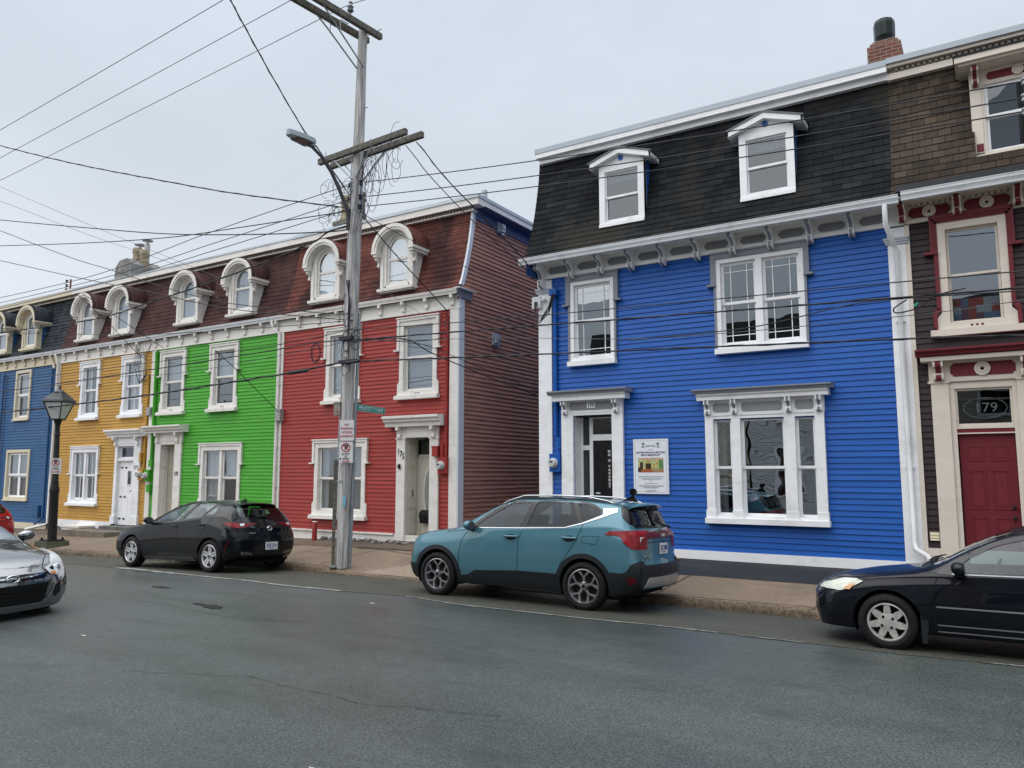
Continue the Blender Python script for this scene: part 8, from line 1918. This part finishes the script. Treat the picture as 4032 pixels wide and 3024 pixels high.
        c.panel('front_lamp', 'front', rpoly([(s*.40, .60, .01), (s*.44, .66, .02), (s*.66, .70, .02), (s*.68, .62, .01)]), mat('yellowed_headlamp', (.55, .58, .50), .22, .2), .006, .01, grid=.05)
    c.panel('windscreen', 'top', WS, M_clear, -.004, 0); c.panel('rear_window', 'rear', RG, M_clear, -.004, 0)
    c.panel('front_grille', 'front', rpoly([(-.34, .66), (.34, .66), (.32, .58), (-.32, .58)], .02), M_gloss, .006, .01); c.panel('lower_intake', 'front', rpoly([(-.5, .42), (.5, .42), (.45, .28), (-.45, .28)], .03), M_well, .004, 0)
    c.strip('bonnet_gap', 'top', [(.30, -.60), (.7, -.68), (1.25, -.70)], .008, M_seam); c.strip('bonnet_gap', 'top', [(.30, .60), (.7, .68), (1.25, .70)], .008, M_seam); c.panel('cowl', 'top', [(1.22, -.66), (1.22, .66), (1.32, .64), (1.32, -.64)], M_trimb, .004, .004)
    interior(c, 1.42, .38, .87, ((2.35, (-.35, .35)), (3.1, (-.35, .35))), 1.90)
build_sedan()

# ---- oncoming compact sedan cut by the left edge
def build_oncoming():
    paint = carpaint('grey_black_paint', (.13, .137, .15), .9, .16, .05, coat=1.0, ior=2.4)
    C = dict(L=4.57, zt=K(0, .66, .04, .73, .2, .825, .6, .915, 1.0, .98, 1.2, 1.01, 1.7, 1.24, 2.2, 1.41, 2.7, 1.43, 3.4, 1.36, 3.9, 1.16, 4.3, 1.06, 4.57, .95),
             zb=K(0, .62, .1, .73, .4, .83, .9, .89, 1.4, .93, 2.4, .96, 3.4, 1.02, 4.2, 1.0, 4.57, .9), ze=K(0, .64, .1, .76, .5, .875, 1.0, .945, 1.2, .98, 1.7, 1.19, 2.2, 1.33, 2.7, 1.36, 3.4, 1.28, 3.9, 1.12, 4.57, .93),
             wt=K(0, .52, .15, .64, 1.0, .68, 1.3, .68, 1.8, .61, 2.3, .58, 3.0, .57, 3.6, .58, 4.57, .66), wb=K(0, .66, .2, .79, 1.0, .82, 2.2, .84, 3.4, .83, 4.57, .72),
             wm=K(0, .80, .15, .87, .45, .895, .9, .895, 2.2, .88, 3.5, .888, 4.3, .86, 4.57, .78), zm=K(0, .42, .4, .55, 2.2, .62, 4.57, .62), zr=K(0, .18, .5, .17, 4.2, .19, 4.57, .28), tuck=.05, bowf=.15, bowb=.1, wsz=.96, rgd=1.0,
             pf=K(.15, .05, .3, .0, .5, 0, .62, .02, .75, .07, 1.2, .10))
    W1 = rpoly([(1.62, .96), (2.0, 1.19), (2.42, 1.30), (2.46, .99)], .03); W2 = rpoly([(2.56, .995), (2.54, 1.30), (3.05, 1.28), (3.5, 1.12), (3.5, 1.04)], .03)
    WS = rpoly([(1.30, -.66), (1.30, .66), (2.12, .52), (2.12, -.52)], .06); RG = rpoly([(-.5, 1.33), (.5, 1.33), (.58, 1.18), (-.58, 1.18)], .04)
    c = base_car(C, 'oncoming_car', (-11.05, -9.52, .10), pi, 'grey black sedan driving towards the right, cut off by the left edge', paint, (.90, 3.60), .32, .365, (W1, W2), WS, RG, (1.42, 3.9, .36), yw=.54)
    for s in (-1, 1):
        c.panel('window_surround', 'side', rpoly([(1.40, .935), (1.95, 1.215), (2.45, 1.34), (3.1, 1.31), (3.6, 1.13), (3.6, 1.03), (2.5, .97)], .03), M_gloss, .003, .014, s, (W1, W2))
        for P in (W1, W2): c.panel('window_glass', 'side', P, M_cglass, -.004, 0, s)
        for x in (.90, 3.60): wheel(c, x, .32, s*.87, s, .32, .21, 'y5', mat('machined_alloy', (.30, .29, .31), .32, .25, (9, 9, 9), metal=.75))
        c.panel('head_lamp', 'top', rpoly([(.22, s*.56, .01), (.50, s*.70, .02), (.92, s*.785, .02), (.70, s*.835, .03), (.42, s*.83, .03), (.22, s*.77, .03), (.13, s*.68, .02)]), M_lclear, .014, .014, grid=.025)
        c.panel('head_lamp_front', 'front', rpoly([(s*.46, .69, .01), (s*.56, .74, .02), (s*.66, .80, .02), (s*.71, .76, .02), (s*.715, .65, .02), (s*.62, .60, .02), (s*.52, .62, .02)]), M_lclear, .016, .014, grid=.025)
        c.panel('lamp_housing', 'front', rpoly([(s*.52, .685, .01), (s*.57, .715, .02), (s*.60, .70, .02), (s*.58, .65, .02)]), M_gloss, .019, .004, grid=.03)
        p, n, _ = c.hit('front', s*.655, .685); b = MB(); b.lathe([(.001, 0), (.05, 0), (.055, .006), (.03, -.010), (.001, -.012)], (0, 0, 0), 20, 'x'); b.v = [(p.x-.016+v[0], p.y+v[1], p.z+v[2]) for v in b.v]; b.build('projector', M_chrome, c.th, smooth=40)
        c.panel('turn_lamp', 'front', rpoly([(s*.52, .640, .01), (s*.60, .64, .01), (s*.60, .612, .01), (s*.54, .62, .01)]), M_amber, .021, .003, grid=.03)
        c.panel('fog_recess', 'front', rpoly([(s*.56, .42, .02), (s*.69, .52, .03), (s*.70, .36, .03), (s*.60, .30, .03)]), M_gloss, .005, .008, grid=.05)
        c.strip('fog_trim', 'front', [(s*.60, .50), (s*.56, .40), (s*.50, .33)], .014, M_chrome, .010)
        mirror_part(c, M_gloss, 1.68, .84, 1.05, s, paint, 1.05)
        b = MB(); b.tube([(1.24, s*.1, 1.015), (1.30, s*.40, 1.03), (1.40, s*.66, 1.04)][:3], .010, 6); b.build('wiper', M_trimb, c.th)
        c.strip('bonnet_gap', 'top', [(.16, s*.44), (.45, s*.62), (1.2, s*.70)], .010, M_seam)
    c.panel('windscreen', 'top', WS, glass('sky_lit_windscreen', (.4, .5, .5), .28), -.004, 0); c.panel('rear_window', 'rear', RG, M_cglass, -.004, 0)  # reflectance raised to put extra sky glare on the windscreen
    c.panel('upper_grille', 'front', rpoly([(-.50, .655, .01), (-.3, .645, .05), (.3, .645, .05), (.50, .655, .01), (.44, .575, .04), (-.44, .575, .04)]), M_gloss, .006, .01)
    c.panel('grille_bar', 'front', rpoly([(-.42, .632, .005), (-.12, .602, .02), (.12, .602, .02), (.42, .632, .005), (.42, .645, .005), (.10, .628, .02), (-.10, .628, .02), (-.42, .645, .005)]), M_chrome, .012, .006, grid=.03)
    c.panel('lower_grille', 'front', rpoly([(-.50, .52, .05), (.50, .52, .05), (.44, .27, .08), (-.44, .27, .08)]), M_well, .006, .01)
    for z in (.31, .36, .41, .46): c.strip('grille_slat', 'front', [(-.46, z), (0, z-.01), (.46, z)], .012, M_gloss, .014)
    p, n, _ = c.hit('front', 0, .61); b = MB(); xx = p.x-.02
    b.tube([(xx, .085*cos(i*pi/14), .612+.045*sin(i*pi/14)) for i in range(29)], .007, 6, caps=False); b.tube([(xx, -.035, .645), (xx, -.045, .58)], .006, 5); b.tube([(xx, .045, .645), (xx, .035, .58)], .006, 5); b.tube([(xx, -.035, .605), (xx, .035, .62)], .006, 5)
    b.build('maker_badge', M_chrome, c.th)
    c.panel('cowl', 'top', [(1.18, -.68), (1.18, .68), (1.29, .66), (1.29, -.66)], M_trimb, .004, .004)
    interior(c, 1.42, .40, .95, ((2.35, (-.36, .36)), (3.2, (-.36, .36))), 1.9)
build_oncoming()
for o in list(bpy.data.objects):
    if o.name.startswith('lettering_curve'): bpy.data.objects.remove(o)
